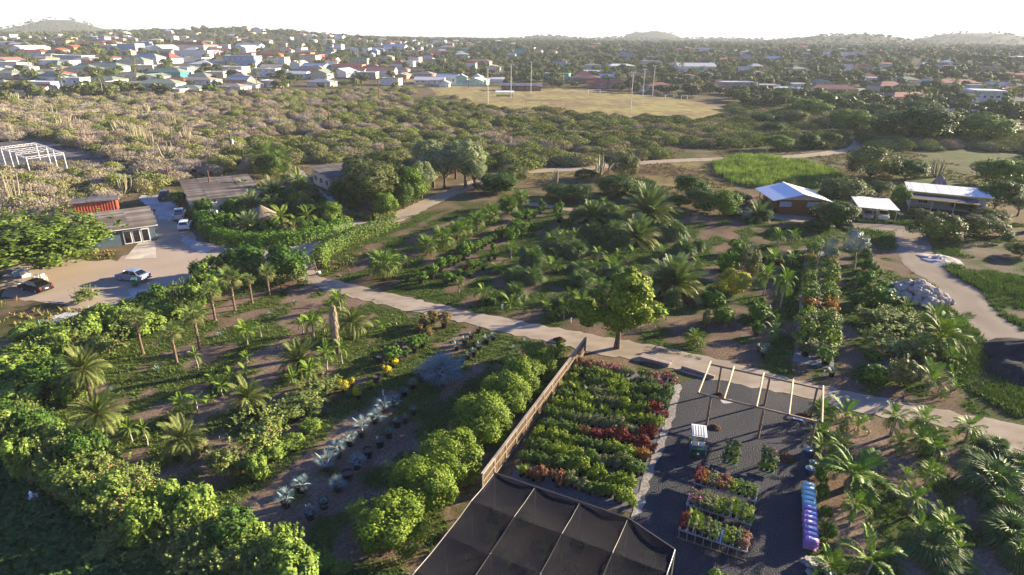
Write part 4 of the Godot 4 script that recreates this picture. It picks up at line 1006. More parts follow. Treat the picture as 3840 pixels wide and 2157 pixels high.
	for i in 3:
		var b := Buf.new()
		for s in 6:
			var q := ball() * 0.45
			crown(b, Vector3(q.x * 1.15, 0.55 + absf(q.y) * 1.6, q.z * 1.15), Vector3(0.58, 0.36, 0.58), 800, 0.095, Color(0.09, 0.13, 0.03), Color(0.21, 0.25, 0.075), 9, 0.6, -0.7, 0.3, Color(0.3, 0.13, 0.07), 0.05)
		shoots(b, Vector3(0, 0.9, 0), Vector3.ONE, 30, 0.4, 0.1, Color(0.1, 0.14, 0.03), Color(0.24, 0.27, 0.08))
		CR["feathery%d" % i] = b.mesh()
	for i in 2:
		var b := Buf.new()
		crown(b, Vector3(0, 1, 0), Vector3.ONE, 2600, 0.12, Color(0.16, 0.195, 0.18), Color(0.28, 0.31, 0.29), 12, 0.5, -0.7, 0.3)
		CR["silver%d" % i] = b.mesh()
	# tree crowns: radius 1 about their middle
	for e in [["tree_dark", 7000, 0.085, Color(0.03, 0.065, 0.012), Color(0.08, 0.13, 0.024), 30], ["tree_bright", 7000, 0.085, Color(0.065, 0.125, 0.014), Color(0.17, 0.235, 0.03), 30], ["tree_olive", 7000, 0.08, Color(0.07, 0.09, 0.03), Color(0.15, 0.16, 0.055), 32], ["tree_silver", 8000, 0.075, Color(0.12, 0.15, 0.07), Color(0.25, 0.27, 0.14), 34]]:
		for i in 2:
			var b := Buf.new()
			crown(b, Vector3.ZERO, Vector3.ONE, e[1], e[2], e[3], e[4], e[5], 0.5, -0.5, 0.4)
			shoots(b, Vector3.ZERO, Vector3.ONE, 50, 0.2, e[2], e[3], e[4])
			CR[e[0] + str(i)] = b.mesh()
	var big := Buf.new()
	for k in 13:
		var q := ball()
		crown(big, Vector3(q.x * 0.62, q.y * 0.42 + 0.05, q.z * 0.62), Vector3(0.4, 0.42, 0.4), 1500, 0.05, Color(0.045, 0.09, 0.014), Color(0.15, 0.195, 0.035), 12, 0.5, -0.6, 0.4)
	shoots(big, Vector3.ZERO, Vector3.ONE, 120, 0.12, 0.05, Color(0.05, 0.09, 0.014), Color(0.16, 0.2, 0.035))
	CR.tree_big = big.mesh()
	var roadside := Buf.new()
	for q in [[0.1, 0.45, 0.1, 0.62, 0.6], [-0.62, 0.0, 0.05, 0.42, 0.36], [0.45, -0.12, -0.1, 0.55, 0.42], [-0.1, -0.15, 0.2, 0.5, 0.42], [0.15, 0.85, 0.0, 0.36, 0.36]]:
		crown(roadside, Vector3(q[0], q[1], q[2]), Vector3(q[3], q[4], q[3]), 4200, 0.075, Color(0.09, 0.14, 0.012), Color(0.25, 0.28, 0.03), 12, 0.6, -0.6, 0.4)
	CR.tree_roadside = roadside.mesh()
	var vine := Buf.new()
	crown(vine, Vector3.ZERO, Vector3.ONE, 4800, 0.085, Color(0.04, 0.075, 0.018), Color(0.1, 0.14, 0.03), 20, 0.45, -0.6, 0.4, Color(0.38, 0.06, 0.14), 0.05)
	CR.tree_bougain = vine.mesh()
	# scrub, six ways from green to leafless
	var tints := [[1700, 110, Color(0.12, 0.145, 0.04), Color(0.22, 0.235, 0.07)], [1500, 160, Color(0.15, 0.15, 0.06), Color(0.26, 0.245, 0.1)], [700, 400, Color(0.16, 0.15, 0.075), Color(0.26, 0.22, 0.12)], [200, 560, Color(0.2, 0.17, 0.13), Color(0.28, 0.235, 0.18)], [1900, 60, Color(0.06, 0.095, 0.022), Color(0.14, 0.165, 0.04)], [1600, 90, Color(0.09, 0.14, 0.025), Color(0.22, 0.27, 0.05)]]
	for i in tints.size():
		var b := Buf.new()
		thorn(b, tints[i][0], tints[i][1], tints[i][2], tints[i][3], Color(0.275, 0.23, 0.2), [0.6, 0.55, 0.62, 0.6, 0.65, 0.7][i])
		CR["scrub%d" % i] = b.mesh()
	for i in 3:
		var b := Buf.new()
		for s in [9, 14, 20][i]:
			var az := rnd(0, TAU)
			var r := rnd(0.02, 0.28)
			var a := Vector3(cos(az) * r * 0.35, 0, sin(az) * r * 0.35)
			var lean := rnd(0.5, 1.5)
			var top := Vector3(cos(az) * r * lean * 1.3, rnd(0.55, 1.0), sin(az) * r * lean * 1.3)
			var knee := Vector3(top.x * 0.8, top.y * rnd(0.2, 0.4), top.z * 0.8)
			var col := tone(Color(0.19, 0.18, 0.1), Color(0.33, 0.29, 0.2))
			b.tube([a, knee, knee.lerp(top, 0.5) + ball() * 0.015, top], [0.022, 0.024, 0.022, 0.012], 6, col)
		CR["cactus%d" % i] = b.mesh()
	for i in 4:
		var b := Buf.new()
		crown(b, Vector3(0, 0.62, 0), Vector3(0.5, 0.4, 0.5), 520, 0.15, [Color(0.035, 0.055, 0.016), Color(0.055, 0.075, 0.022), Color(0.07, 0.08, 0.03), Color(0.045, 0.075, 0.02)][i], [Color(0.09, 0.115, 0.03), Color(0.12, 0.14, 0.04), Color(0.14, 0.14, 0.055), Color(0.11, 0.15, 0.03)][i], 10, 0.4, -0.5, 0.45)
		b.tube([Vector3.ZERO, Vector3(0.02, 0.5, 0.01)], [0.035, 0.025], 5, Color(0.12, 0.09, 0.06))
		CR["far_tree%d" % i] = b.mesh()
	var ag := Buf.new()
	for i in 26:
		var az := i * 2.39996
		var el := lerpf(1.35, 0.15, i / 26.0)
		var d := Vector3(cos(az) * cos(el), sin(el), sin(az) * cos(el))
		var s := Vector3(-sin(az), 0, cos(az)) * 0.055
		var col := tone(Color(0.1, 0.15, 0.11), Color(0.2, 0.26, 0.2))
		ag.quad(-s * 0.7, s * 0.7, d * 0.6 + s, d * 0.6 - s, col)
		ag.tri(d * 0.6 - s, d * 0.6 + s, d * 1.05 - Vector3(0, 0.06, 0), col)
	CR.agave = ag.mesh()
	var pot := Buf.new()
	var rings := [[0.0, 0.36], [0.9, 0.48], [0.9, 0.54], [1.0, 0.54], [1.0, 0.47], [0.86, 0.46]]
	for i in rings.size() - 1:
		for k in 12:
			var a0 := TAU * k / 12
			var a1 := TAU * (k + 1) / 12
			pot.quad(Vector3(cos(a0) * rings[i][1], rings[i][0], sin(a0) * rings[i][1]), Vector3(cos(a1) * rings[i][1], rings[i][0], sin(a1) * rings[i][1]), Vector3(cos(a1) * rings[i + 1][1], rings[i + 1][0], sin(a1) * rings[i + 1][1]), Vector3(cos(a0) * rings[i + 1][1], rings[i + 1][0], sin(a0) * rings[i + 1][1]), Color(0.018, 0.018, 0.02))
	CR.pot = pot.mesh()
	var fill := Buf.new()
	for k in 12:
		fill.tri(Vector3(0, 0.87, 0), Vector3(cos(TAU * k / 12) * 0.46, 0.86, sin(TAU * k / 12) * 0.46), Vector3(cos(TAU * (k + 1) / 12) * 0.46, 0.86, sin(TAU * (k + 1) / 12) * 0.46), tone(Color(0.08, 0.05, 0.035), Color(0.12, 0.08, 0.05)))
	CR.pot_soil = fill.mesh()
	for e in [["stem_pale", Color(0.4, 0.35, 0.29)], ["stem_brown", Color(0.17, 0.115, 0.08)], ["stem_grey", Color(0.3, 0.26, 0.22)]]:
		var b := Buf.new()
		b.tube([Vector3.ZERO, Vector3(0.03, 0.35, 0.02), Vector3(-0.02, 0.7, 0.01), Vector3(0, 1, 0)], [0.06, 0.046, 0.042, 0.038], 7, e[1])
		CR[e[0]] = b.smooth()
	# ringed palm trunk with old leaf bases criss-crossed below the crown
	var boots := Buf.new()
	boots.tube([Vector3.ZERO, Vector3(0, 0.06, 0), Vector3(0.01, 0.5, 0), Vector3(0, 1, 0)], [0.075, 0.056, 0.05, 0.052], 9, Color(0.23, 0.155, 0.115))
	for i in 46:
		var y := 0.4 + 0.58 * i / 46.0
		var az := i * 2.39996
		var d := Vector3(cos(az), 0, sin(az))
		var s := Vector3(-sin(az), 0, cos(az))
		boots.quad(d * 0.05 + s * 0.024 + Vector3(0, y, 0), d * 0.05 - s * 0.024 + Vector3(0, y, 0), d * 0.082 - s * 0.012 + Vector3(0, y + 0.05, 0), d * 0.082 + s * 0.012 + Vector3(0, y + 0.05, 0), tone(Color(0.36, 0.27, 0.2), Color(0.5, 0.4, 0.31)))
	CR.trunk_boots = boots.mesh()
	var scaly := Buf.new()
	scaly.tube([Vector3.ZERO, Vector3(0, 0.08, 0), Vector3(-0.012, 0.5, 0), Vector3(0, 1, 0)], [0.085, 0.066, 0.058, 0.062], 9, Color(0.16, 0.105, 0.08))
	for i in 120:
		var y := 0.03 + 0.94 * i / 120.0
		var az := i * 2.39996
		var d := Vector3(cos(az), 0, sin(az))
		var s := Vector3(-sin(az), 0, cos(az))
		scaly.tri(d * 0.06 + s * 0.018 + Vector3(0, y, 0), d * 0.06 - s * 0.018 + Vector3(0, y, 0), d * 0.08 + Vector3(0, y + 0.035, 0), tone(Color(0.25, 0.165, 0.13), Color(0.38, 0.27, 0.21)))
	CR.trunk_scaly = scaly.mesh()


func pot_at(parent: Node, size: float) -> void:
	var t := Transform3D(Basis().scaled(Vector3(size, size * 0.85, size)), Vector3.ZERO)
	part(parent, "pot", CR.pot, M.plastic, t)
	part(parent, "potting_soil", CR.pot_soil, M.plain, t)


func palm_of_fronds(called: String, cat: String, p: Array, kind: String, n: int, trunk: String, share: float, high: float, low: float, leafy: Material, girth := 1.0, group := "", lean := Vector3.ZERO) -> Node3D:
	var o := thing(called, "", cat, Vector3(p[0], land(p[0], p[1]), p[1]), rnd(0, TAU), group)
	var h: float = p[2]
	var w: float = maxf(p[3], 0.6)
	var r := w * 0.56
	var up: float = maxf(h * share, 0.12)
	if trunk:
		part(o, "trunk", CR[trunk], M.bark, Transform3D(Basis(Vector3(girth * 2.4 + up * 0.02, 0, 0), Vector3(0, up, 0) + lean, Vector3(0, 0, girth * 2.4 + up * 0.02)), Vector3.ZERO))
	for i in n:
		var list: Array = FR[kind]
		var k := mini(list.size() - 1, int(float(i) / n * list.size()))
		if list[k] is Buf: list[k] = list[k].mesh()
		part(o, "frond", list[k], leafy, Transform3D(frond_at(i, n, high, low).scaled(Vector3.ONE * r * rnd(0.85, 1.12)), Vector3(0, up, 0) + lean))
	return o


func plant_all() -> void:
	for p in PLANTS.sabal:
		var o := palm_of_fronds("sabal_palm", "palm tree", [p[0], p[1], p[2] * 1.08, p[3] * 0.95], "fan", 24, "trunk_boots", 0.8, 1.4, -0.6, M.leaf, 1.0, "sabal palms along the boundary hedge")
		later(o, "fan palm with criss-cross booted trunk")
	for p in PLANTS.date_tall:
		var o := palm_of_fronds("date_palm", "palm tree", p, "date", 46, "trunk_scaly", 0.66, 1.4, -0.75, M.leaf, 1.15, "tall date palms")
		later(o, "tall date palm with scaly bare trunk")
	for p in PLANTS.date:
		var o := palm_of_fronds("date_palm", "palm tree", p, "date", 36, "trunk_scaly", 0.42, 1.4, -0.5, M.leaf, 1.0, "short date palms in the field")
		later(o, "short arching date palm")
	for p in PLANTS.date_clump:
		var o := palm_of_fronds("date_palm_clump", "palm tree", [p[0], p[1], p[2] * 1.1, p[3] * 1.32], "blue_date", 60, "trunk_scaly", 0.2, 1.5, 0.05, M.leaf, 1.2, "date palm clumps")
		later(o, "large stiff date palm clump")
	for p in PLANTS.bismarck:
		var o := palm_of_fronds("bismarck_palm", "palm tree", [p[0], p[1], p[2], p[3] * 1.2], "silver_fan", 24, "trunk_scaly", 0.42, 1.45, 0.0, M.leaf_silver, 1.2)
		tag(o, "largest silver blue fan palm standing in open ground without a pot", "palm tree")
	for p in PLANTS.bism_pot:
		var o := palm_of_fronds("silver_palm", "palm tree", [p[0], p[1], p[2] * 0.8, p[3] * 1.1], "silver_fan", 8, "stem_grey", 0.5, 1.4, 0.1, M.leaf_silver, 1.0, "silver fan palms in black pots")
		pot_at(o, 0.75)
		later(o, "young silver fan palm in a black pot")
	for p in PLANTS.washington:
		var o := palm_of_fronds("fan_palm", "palm tree", [p[0], p[1], p[2], p[3] * 1.25], "broad_fan", 22, "trunk_scaly", 0.46, 1.4, -0.55, M.leaf, 1.25, "broad fan palms in a row")
		later(o, "broad green fan palm on a short thick trunk")
	for p in PLANTS.coconut:
		var o := palm_of_fronds("coconut_palm", "palm tree", p, "coco", 17, "trunk_scaly", 0.36, 1.35, -0.35, M.leaf, 1.0, "young coconut palms")
		later(o, "coconut palm with drooping yellow green fronds")
	for p in PLANTS.royal:
		var o := palm_of_fronds("royal_palm", "palm tree", p, "royal", 13, "stem_grey", 0.42, 1.2, -0.2, M.leaf_gloss, 2.2, "", Vector3(0.5, 0, -0.4))
		tag(o, "large leaning palm with broad glossy fronds beside the gravel yard", "palm tree")
	for e in [["young_palm", "young", "young feather palm on thin pale stems", "young feather palms", 0.6], ["areca_palm", "areca", "leafy low feather palm", "low feather palms", 0.28]]:
		for p in PLANTS[e[0] if e[0] == "young_palm" else "areca"]:
			var o := thing(e[0], "", "palm tree", Vector3(p[0], 0, p[1]), rnd(0, TAU), e[3])
			var up: float = p[2] * e[4]
			for s in (2 if e[4] > 0.5 and p[3] > 1.6 else 1):
				var off := Vector3(rnd(-0.15, 0.15), 0, rnd(-0.15, 0.15)) * s
				part(o, "trunk", CR.stem_pale, M.bark, Transform3D(Basis(Vector3(1.4, 0, 0), Vector3(rnd(-0.1, 0.1), up, rnd(-0.1, 0.1)), Vector3(0, 0, 1.4)), off))
				var w := maxf(p[3], 0.9) * (0.62 if e[4] > 0.5 else 0.74)
				part(o, "crown", CR[e[1] + str(rng.randi() % 4)], M.leaf_gloss, Transform3D(Basis(Vector3.UP, rnd(0, TAU)).scaled(Vector3(w, maxf(w, p[2] * (0.62 - 0.3 * e[4])), w)), Vector3(0, up, 0) + off * 2.0))
			later(o, e[2])
	for p in PLANTS.livistona:
		var o := thing("weeping_fan_palm", "", "palm tree", Vector3(p[0], 0, p[1]), rnd(0, TAU), "weeping fan palms")
		part(o, "trunk", CR.stem_brown, M.bark, Transform3D(Basis().scaled(Vector3(3, p[2] * 0.4, 3)), Vector3.ZERO))
		part(o, "crown", CR["weeping%d" % (rng.randi() % 3)], M.leaf_gloss, Transform3D(Basis().scaled(Vector3(p[3] * 0.6, p[2] * 0.75, p[3] * 0.6)), Vector3(0, p[2] * 0.2, 0)))
		later(o, "dark mound shaped weeping fan palm")
	shrubs("ficus", "clipped_bush", "ficus", 2, M.leaf_gloss, "bush", "round glossy green bush along the fence", "round bushes along the wooden fence")
	shrubs("seagrape", "seagrape_bush", "seagrape", 2, M.leaf, "bush", "pale leaved sea grape bush", "sea grape bushes")
	shrubs("feather_bush", "feathery_bush", "feathery", 3, M.leaf, "bush", "feathery light green bush", "feathery bushes")
	shrubs("dark_bush", "broadleaf_bush", "dark", 2, M.leaf_gloss, "bush", "dense dark green bush", "dark bushes of the boundary hedge")
	shrubs("shrub", "leafy_shrub", "shrub", 2, M.leaf_gloss, "shrub", "fresh green leafy shrub", "leafy shrubs in the nursery rows")
	shrubs("olive_shrub", "olive_shrub", "olive", 2, M.leaf, "shrub", "loose olive green shrub", "olive shrubs")
	shrubs("yellow_shrub", "golden_shrub", "yellow", 2, M.leaf, "shrub", "wide golden yellow shrub", "")
	shrubs("hedge_plant", "hedge_plant", "dark", 2, M.leaf, "shrub", "upright dark hedge plant", "hedge plants by the weeds")
	shrubs("red_leaf", "red_leaf_shrub", "maroon", 2, M.leaf, "shrub", "dark red leaved shrub behind the hedge", "")
	for e in [["shrub_pot", "potted_shrub", "potted", "green shrub in a black pot"], ["yellow_pot", "potted_golden_shrub", "golden", "golden yellow shrub in a black pot"], ["croton_pot", "potted_croton", "croton", "bronze croton in a black pot"], ["dark_pot", "potted_shrub", "potted", "dark green shrub in a black pot"], ["red_pot", "potted_red_shrub", "maroon", "red leaved shrub in a black pot"]]:
		for p in PLANTS[e[0]]:
			var o := thing(e[1], "", "potted plant", Vector3(p[0], 0, p[1]), rnd(0, TAU), "potted plants standing in rows")
			var s := clampf(p[3] * 0.5, 0.45, 0.8)
			pot_at(o, s)
			var h: float = maxf(p[2] - s * 0.75, 0.5)
			var w := maxf(p[3], 0.7) * 0.52
			part(o, "stem", CR.stem_brown, M.bark, Transform3D(Basis().scaled(Vector3(0.7, h * 0.6, 0.7)), Vector3(0, s * 0.7, 0)))
			part(o, "foliage", CR[e[2] + str(rng.randi() % 2)], M.leaf_gloss, Transform3D(Basis().scaled(Vector3(w, h * 0.46, w)), Vector3(0, s * 0.8, 0)))
			later(o, e[3])
	for p in PLANTS.agave_pot:
		var o := thing("potted_agave", "", "potted plant", Vector3(p[0], 0, p[1]), rnd(0, TAU), "potted agaves in rows")
		pot_at(o, rnd(0.6, 0.8))
		part(o, "rosette", CR.agave, M.leaf_silver, Transform3D(Basis().scaled(Vector3.ONE * maxf(0.4, p[2] * 0.55)), Vector3(0, 0.52, 0)))
		later(o, "small grey agave in a black pot")
	for p in PLANTS.empty_pot:
		var o := thing("plant_pot", "", "pot", Vector3(p[0], 0, p[1]), 0, "black pots without plants")
		pot_at(o, 0.85)
		later(o, "black pot without a plant")
	for p in PLANTS.agave:
		var o := solo("agave", CR.agave, M.leaf_silver, "", "agave", Transform3D(Basis().scaled(Vector3.ONE * maxf(0.45, p[3] * 0.55)), Vector3(p[0], 0, p[1])), "agaves growing in the ground")
		later(o, "blue grey agave growing in the ground")
	for p in PLANTS.bamboo:
		var o := thing("bamboo_clump", "", "bamboo", Vector3(p[0], 0, p[1]), rnd(0, TAU), "small bamboo clumps by the gravel")
		part(o, "stem", CR.stem_pale, M.bark, Transform3D(Basis().scaled(Vector3(0.5, p[2] * 0.7, 0.5)), Vector3.ZERO))
		part(o, "foliage", CR.shrub0, M.leaf, Transform3D(Basis().scaled(Vector3(p[3] * 0.5, p[2] * 0.45, p[3] * 0.5)), Vector3(0, p[2] * 0.2, 0)))
		later(o, "small yellow green bamboo clump")
	var lean := 0
	for p in PLANTS.silver_tree:
		var o := thing("silver_buttonwood", ["tall leaning silver leaved tree on a white trunk", "smaller upright silver leaved tree on a thin white trunk"][lean], "tree", Vector3(p[0], 0, p[1]))
		var up: float = p[2] * 0.5
		var tilt := Vector3(-0.3, up, 0) if lean == 0 else Vector3(0.05, up, 0)
		part(o, "trunk", CR.stem_pale, M.bark, Transform3D(Basis(Vector3(2, 0, 0), tilt, Vector3(0, 0, 2)), Vector3.ZERO))
		part(o, "crown", CR["silver%d" % lean], M.leaf_silver, Transform3D(Basis().scaled(Vector3(p[3] * 0.5, p[2] * 0.3, p[3] * 0.45)), tilt * 0.82 - Vector3(0, 0.2, 0)))
		lean += 1
	var n := 0
	for p in PLANTS.bare_pole:
		var o := solo("bare_trunk", CR.stem_pale, M.bark, ["tall bare white trunk leaning over the potted hedge", "short bare white stump beside the mown strip"][n], "dead tree", Transform3D(Basis(Vector3(1.6, 0, 0), Vector3(0.5 if n == 0 else 0.0, p[2] * 0.9, 0), Vector3(0, 0, 1.6)), Vector3(p[0], 0, p[1])))
		n += 1


func shrubs(list: String, called: String, kind: String, ways: int, m: Material, cat: String, says: String, group: String) -> void:
	for p in PLANTS[list]:
		var o := thing(called, "", cat, Vector3(p[0], 0, p[1]), rnd(0, TAU), group)
		var w: float = maxf(p[3], 0.6) * (0.66 if list in ["seagrape", "feather_bush", "dark_bush"] else 0.54)
		var h: float = p[2] * (1.2 if list in ["seagrape", "feather_bush", "dark_bush"] else 1.05)
		part(o, "stem", CR.stem_brown, M.bark, Transform3D(Basis().scaled(Vector3(1.6, h * 0.5, 1.6)), Vector3.ZERO))
		part(o, "foliage", CR[kind + str(rng.randi() % ways)], m, Transform3D(Basis().scaled(Vector3(w * rnd(0.93, 1.07), h * 0.5, w * rnd(0.93, 1.07))), Vector3(0, -h * 0.06, 0)))
		later(o, says)


const TREE_SAYS := {"big": ["spreading_tree", "huge spreading tree shading the yard by the blue grey office", "tree_big"], "round": ["round_tree", "small round tree between the parked pickup trucks", "tree_bright"], "roadside": ["roadside_tree", "tall yellow green tree at the road end of the wooden fence", "tree_roadside"], "grey": ["grey_tree", "dry grey green tree", "tree_olive"], "bright": ["green_tree", "bright green tree", "tree_bright"], "silver": ["willowy_tree", "tall pale willowy tree behind the track", "tree_silver"], "dark": ["dark_tree", "dense dark green tree", "tree_dark"], "olive": ["thorn_tree", "broad olive green thorn tree", "tree_olive"], "mango": ["mango_tree", "great domed dark tree", "tree_bright"], "bougain": ["bougainvillea", "mound of dark vine dotted with pink flowers", "tree_bougain"]}


func make_trees() -> void:
	for p in SPOTS.tree:
		var e: Array = TREE_SAYS[p[4]]
		var at := Vector3(p[0], land(p[0], p[1]), p[1])
		var o := thing(e[0], "", "tree", at, 0.0, "")
		var w: float = p[3] * (0.66 if p[4] == "roadside" else 0.74 if p[4] == "big" else 0.56)
		var h: float = maxf(p[2] * (1.2 if p[4] == "roadside" else 1.08), w * 0.8)
		var low := 0.34 if p[4] in ["roadside", "silver", "grey", "round"] else 0.06
		if p[4] == "roadside": low = 0.28
		if p[4] == "big":
			h *= 0.86
			o.position += Vector3(-0.5, 0, 2.0)
		var limbs := Buf.new()
		var trunk_col := Color(0.2, 0.15, 0.11)
		limbs.tube([Vector3.ZERO, Vector3(0.05, h * low * 0.6, 0), Vector3(0, h * low * 1.2, 0)], [0.05 + h * 0.035, 0.03 + h * 0.025, 0.02 + h * 0.02], 8, trunk_col)
		for k in 7:
			var az := k * 2.4 + rnd(-0.4, 0.4)
			var tip := Vector3(cos(az) * w * 0.6, h * rnd(0.55, 0.85), sin(az) * w * 0.6)
			var a := Vector3(0, h * low * rnd(0.7, 1.2), 0)
			limbs.tube([a, a.lerp(tip, 0.5) + Vector3(0, -h * 0.03, 0), tip], [h * 0.018 + 0.015, h * 0.011 + 0.01, 0.01], 5, trunk_col)
		part(o, "trunk", limbs.mesh(), M.bark)
		var key: String = e[2] if e[2] in ["tree_big", "tree_roadside", "tree_bougain"] else e[2] + str(rng.randi() % 2)
		var half := h * (1.0 - low) * 0.56
		var turn := 0.0 if p[4] == "roadside" else rnd(0, TAU)
		part(o, "crown", CR[key], M.leaf, Transform3D(Basis().scaled(Vector3(w, half, w)) * Basis(Vector3.UP, turn), Vector3(0, h - half * (0.95 if p[4] != "roadside" else 1.2), 0)))
		if p[4] in ["big", "round", "roadside"]:
			o.set_meta("label", e[1])
		else:
			o.set_meta("group", "trees round the nursery")
			later(o, e[1])
	for p in SPOTS.cactus:
		var o := solo("columnar_cactus", CR["cactus%d" % (rng.randi() % 3)], M.plain, "", "cactus", Transform3D(Basis(Vector3.UP, rnd(0, TAU)).scaled(Vector3(p[3] * 1.35, p[2] * 1.05, p[3] * 1.35)), Vector3(p[0], land(p[0], p[1]), p[1])), "columnar cacti in the scrub")
		later(o, "clump of pale columnar cactus")
	var g := 0
	for p in SPOTS.gpalm:
		var o: Node3D
		if p[4] == "fan": o = palm_of_fronds("garden_palm", "palm tree", [p[0], p[1], p[2] * 1.1, p[3] * 1.15], "fan", 30, "trunk_scaly", 0.6, 1.4, -0.7, M.leaf, 1.0, "palms of the walled garden")
		elif p[4] == "date": o = palm_of_fronds("garden_palm", "palm tree", [p[0], p[1], p[2] * 1.1, p[3] * 1.15], "blue_date", 30, "trunk_scaly", 0.35, 1.45, -0.3, M.leaf, 1.0, "palms of the walled garden")
		else: o = palm_of_fronds("garden_palm", "palm tree", [p[0], p[1], p[2] * 1.1, p[3] * 1.15], "coco", 14, "trunk_scaly", 0.6, 1.3, -0.5, M.leaf, 0.8, "palms of the walled garden")
		later(o, {"fan": "fan palm of the garden", "date": "arching date palm of the garden", "coco": "slender coconut palm of the garden"}[p[4]])
		g += 1


# a clipped hedge: one long thing, leaves over a rounded bar that follows its line
func hedge(called: String, line: String, wide: float, high: float, a: Color, b: Color, label: String, dense := 330.0) -> void:
	var l: Array = LINES[line]
	var leaves := Buf.new()
	var stems := Buf.new()
	var total := 0.0
	for i in l.size() - 1:
		var p := Vector2(l[i][0], l[i][1])
		var q := Vector2(l[i + 1][0], l[i + 1][1])
		var d := (q - p).normalized()
		var s := Vector2(-d.y, d.x)
		var run := p.distance_to(q)
		for k in int(run * dense):
			var f := rng.randf()
			var ang := rnd(-0.15, PI + 0.15)
			var bump := 1.0 + 0.14 * fine.get_noise_2d((total + f * run) * 2.2, ang * 3.0) + 0.12 * fine.get_noise_2d((total + f * run) * 7.0, ang * 9.0)
			var r := bump * (1.0 - 0.35 * pow(rng.randf(), 3.0))
			var c2 := p.lerp(q, f) + s * cos(ang) * wide * 0.5 * r
			var y := clampf(sin(ang) * 1.25, -0.05, 1.0) * high * r
			if ang < 0.35 or ang > PI - 0.35: y = rnd(0.0, 0.5) * high
			var out := (Vector3(s.x * cos(ang), sin(ang), s.y * cos(ang)) + ball() * 0.7).normalized()
			var along := out.cross(ball()).normalized() * rnd(0.15, 0.3)
			leaves.leaf(Vector3(c2.x, maxf(y, 0.05), c2.y), along, out.cross(along) * 0.45, tone(a, b), 0.02)
		for k in int(run):
			var c2 := p.lerp(q, (k + 0.5) / run)
			stems.tube([Vector3(c2.x, 0, c2.y), Vector3(c2.x + rnd(-0.2, 0.2), high * 0.8, c2.y + rnd(-0.2, 0.2))], [0.05, 0.02], 5, Color(0.14, 0.1, 0.07))
		total += run
	var o := thing(called, label, "hedge")
	part(o, "foliage", leaves.mesh(), M.leaf_gloss)
	part(o, "stem", stems.mesh(), M.bark).set_meta("kind", "stuff")


# the tall untrimmed hedge on the left: bush after bush in two staggered lines
func make_boundary() -> void:
	var l: Array = LINES.boundary
	var curve := Curve2D.new()
	for p in l: curve.add_point(Vector2(p[0], p[1]))
	var run := curve.get_baked_length()
	var at := 0.0
	var i := 0
	while at < run:
		var p := curve.sample_baked(at)
		var near := curve.sample_baked(minf(at + 1.0, run)) - p
		var side := Vector2(-near.y, near.x).normalized() * (0.9 if i % 2 else -0.7)
		p += side + Vector2(rnd(-0.4, 0.4), rnd(-0.4, 0.4))
		var k := rng.randi() % 10
		var e: Array = [["feathery_bush", "feathery", 3, "feathery light green hedge bush"], ["seagrape_bush", "seagrape", 2, "pale leaved sea grape hedge bush"], ["broadleaf_bush", "dark", 2, "dark green hedge bush"]][0 if k < 5 else 1 if k < 9 else 2]
		var r := rnd(1.25, 1.8)
		var h := rnd(2.5, 3.7)
		var o := thing(e[0], "", "bush", Vector3(p.x, 0, p.y), rnd(0, TAU), "bushes of the tall boundary hedge")
		part(o, "stem", CR.stem_brown, M.bark, Transform3D(Basis().scaled(Vector3(1.6, h * 0.5, 1.6)), Vector3.ZERO))
		part(o, "foliage", CR[e[1] + str(rng.randi() % e[2])], M.leaf, Transform3D(Basis().scaled(Vector3(r, h * 0.5, r * rnd(0.9, 1.15))), Vector3(0, -h * 0.06, 0)))
		later(o, e[3])
		at += rnd(0.95, 1.35)
		i += 1


func make_garden() -> void:
	var kinds := [["shrub", "leafy green garden shrub"], ["dark", "dark green garden shrub"], ["seagrape", "pale green garden shrub"], ["olive", "olive garden shrub"], ["golden", "yellow garden shrub"], ["flower", "pink flowering garden bush"], ["blossom", "white flowering garden bush"]]
	for e in [["flower", Color(0.6, 0.04, 0.28)], ["blossom", Color(0.75, 0.75, 0.7)]]:
		for i in 2:
			var b := Buf.new()
			crown(b, Vector3(0, 1, 0), Vector3.ONE, 900, 0.2, Color(0.05, 0.1, 0.015), Color(0.14, 0.2, 0.03), 10, 0.5, -0.75, 0.4, e[1], 0.22)
			CR[e[0] + str(i)] = b.mesh()
	var put := []
	for i in 400:
		var x := rnd(-56, -22)
		var z := -rnd(84, 128)
		if not inside("garden", x, z): continue
		var near := false
		for q in put:
			if q.distance_to(Vector2(x, z)) < 2.1: near = true
		if near: continue
		put.append(Vector2(x, z))
		var k: Array = kinds[[0, 1, 1, 2, 3, 0, 1, 5, 6, 1][rng.randi() % 10]]
		var r := rnd(0.9, 1.8)
		var o := thing("garden_shrub", "", "shrub", Vector3(x, 0, z), rnd(0, TAU), "shrubs of the palm garden")
		part(o, "stem", CR.stem_brown, M.bark, Transform3D(Basis().scaled(Vector3(1, r * 0.6, 1)), Vector3.ZERO))
		part(o, "foliage", CR[k[0] + str(rng.randi() % 2)], M.leaf, Transform3D(Basis().scaled(Vector3(r, r * rnd(0.6, 1.1), r)), Vector3(0, -0.06, 0)))
		later(o, k[1])


func make_hedges() -> void:
	hedge("garden_hedge", "hedge_garden", 3.0, 1.9, Color(0.05, 0.12, 0.014), Color(0.15, 0.25, 0.035), "long clipped green hedge curving round the palm garden")
	hedge("lane_hedge", "hedge_lane", 2.4, 2.1, Color(0.05, 0.095, 0.015), Color(0.145, 0.2, 0.035), "clipped hedge between the lane and the nursery field")
	hedge("bend_hedge", "hedge_bend", 1.8, 1.0, Color(0.07, 0.1, 0.02), Color(0.2, 0.21, 0.06), "low clipped hedge on the far side of the lane bend")
	hedge("corner_hedge", "hedge_south", 3.2, 3.0, Color(0.05, 0.085, 0.018), Color(0.15, 0.175, 0.045), "tall leafy hedge block at the yard corner by the road")


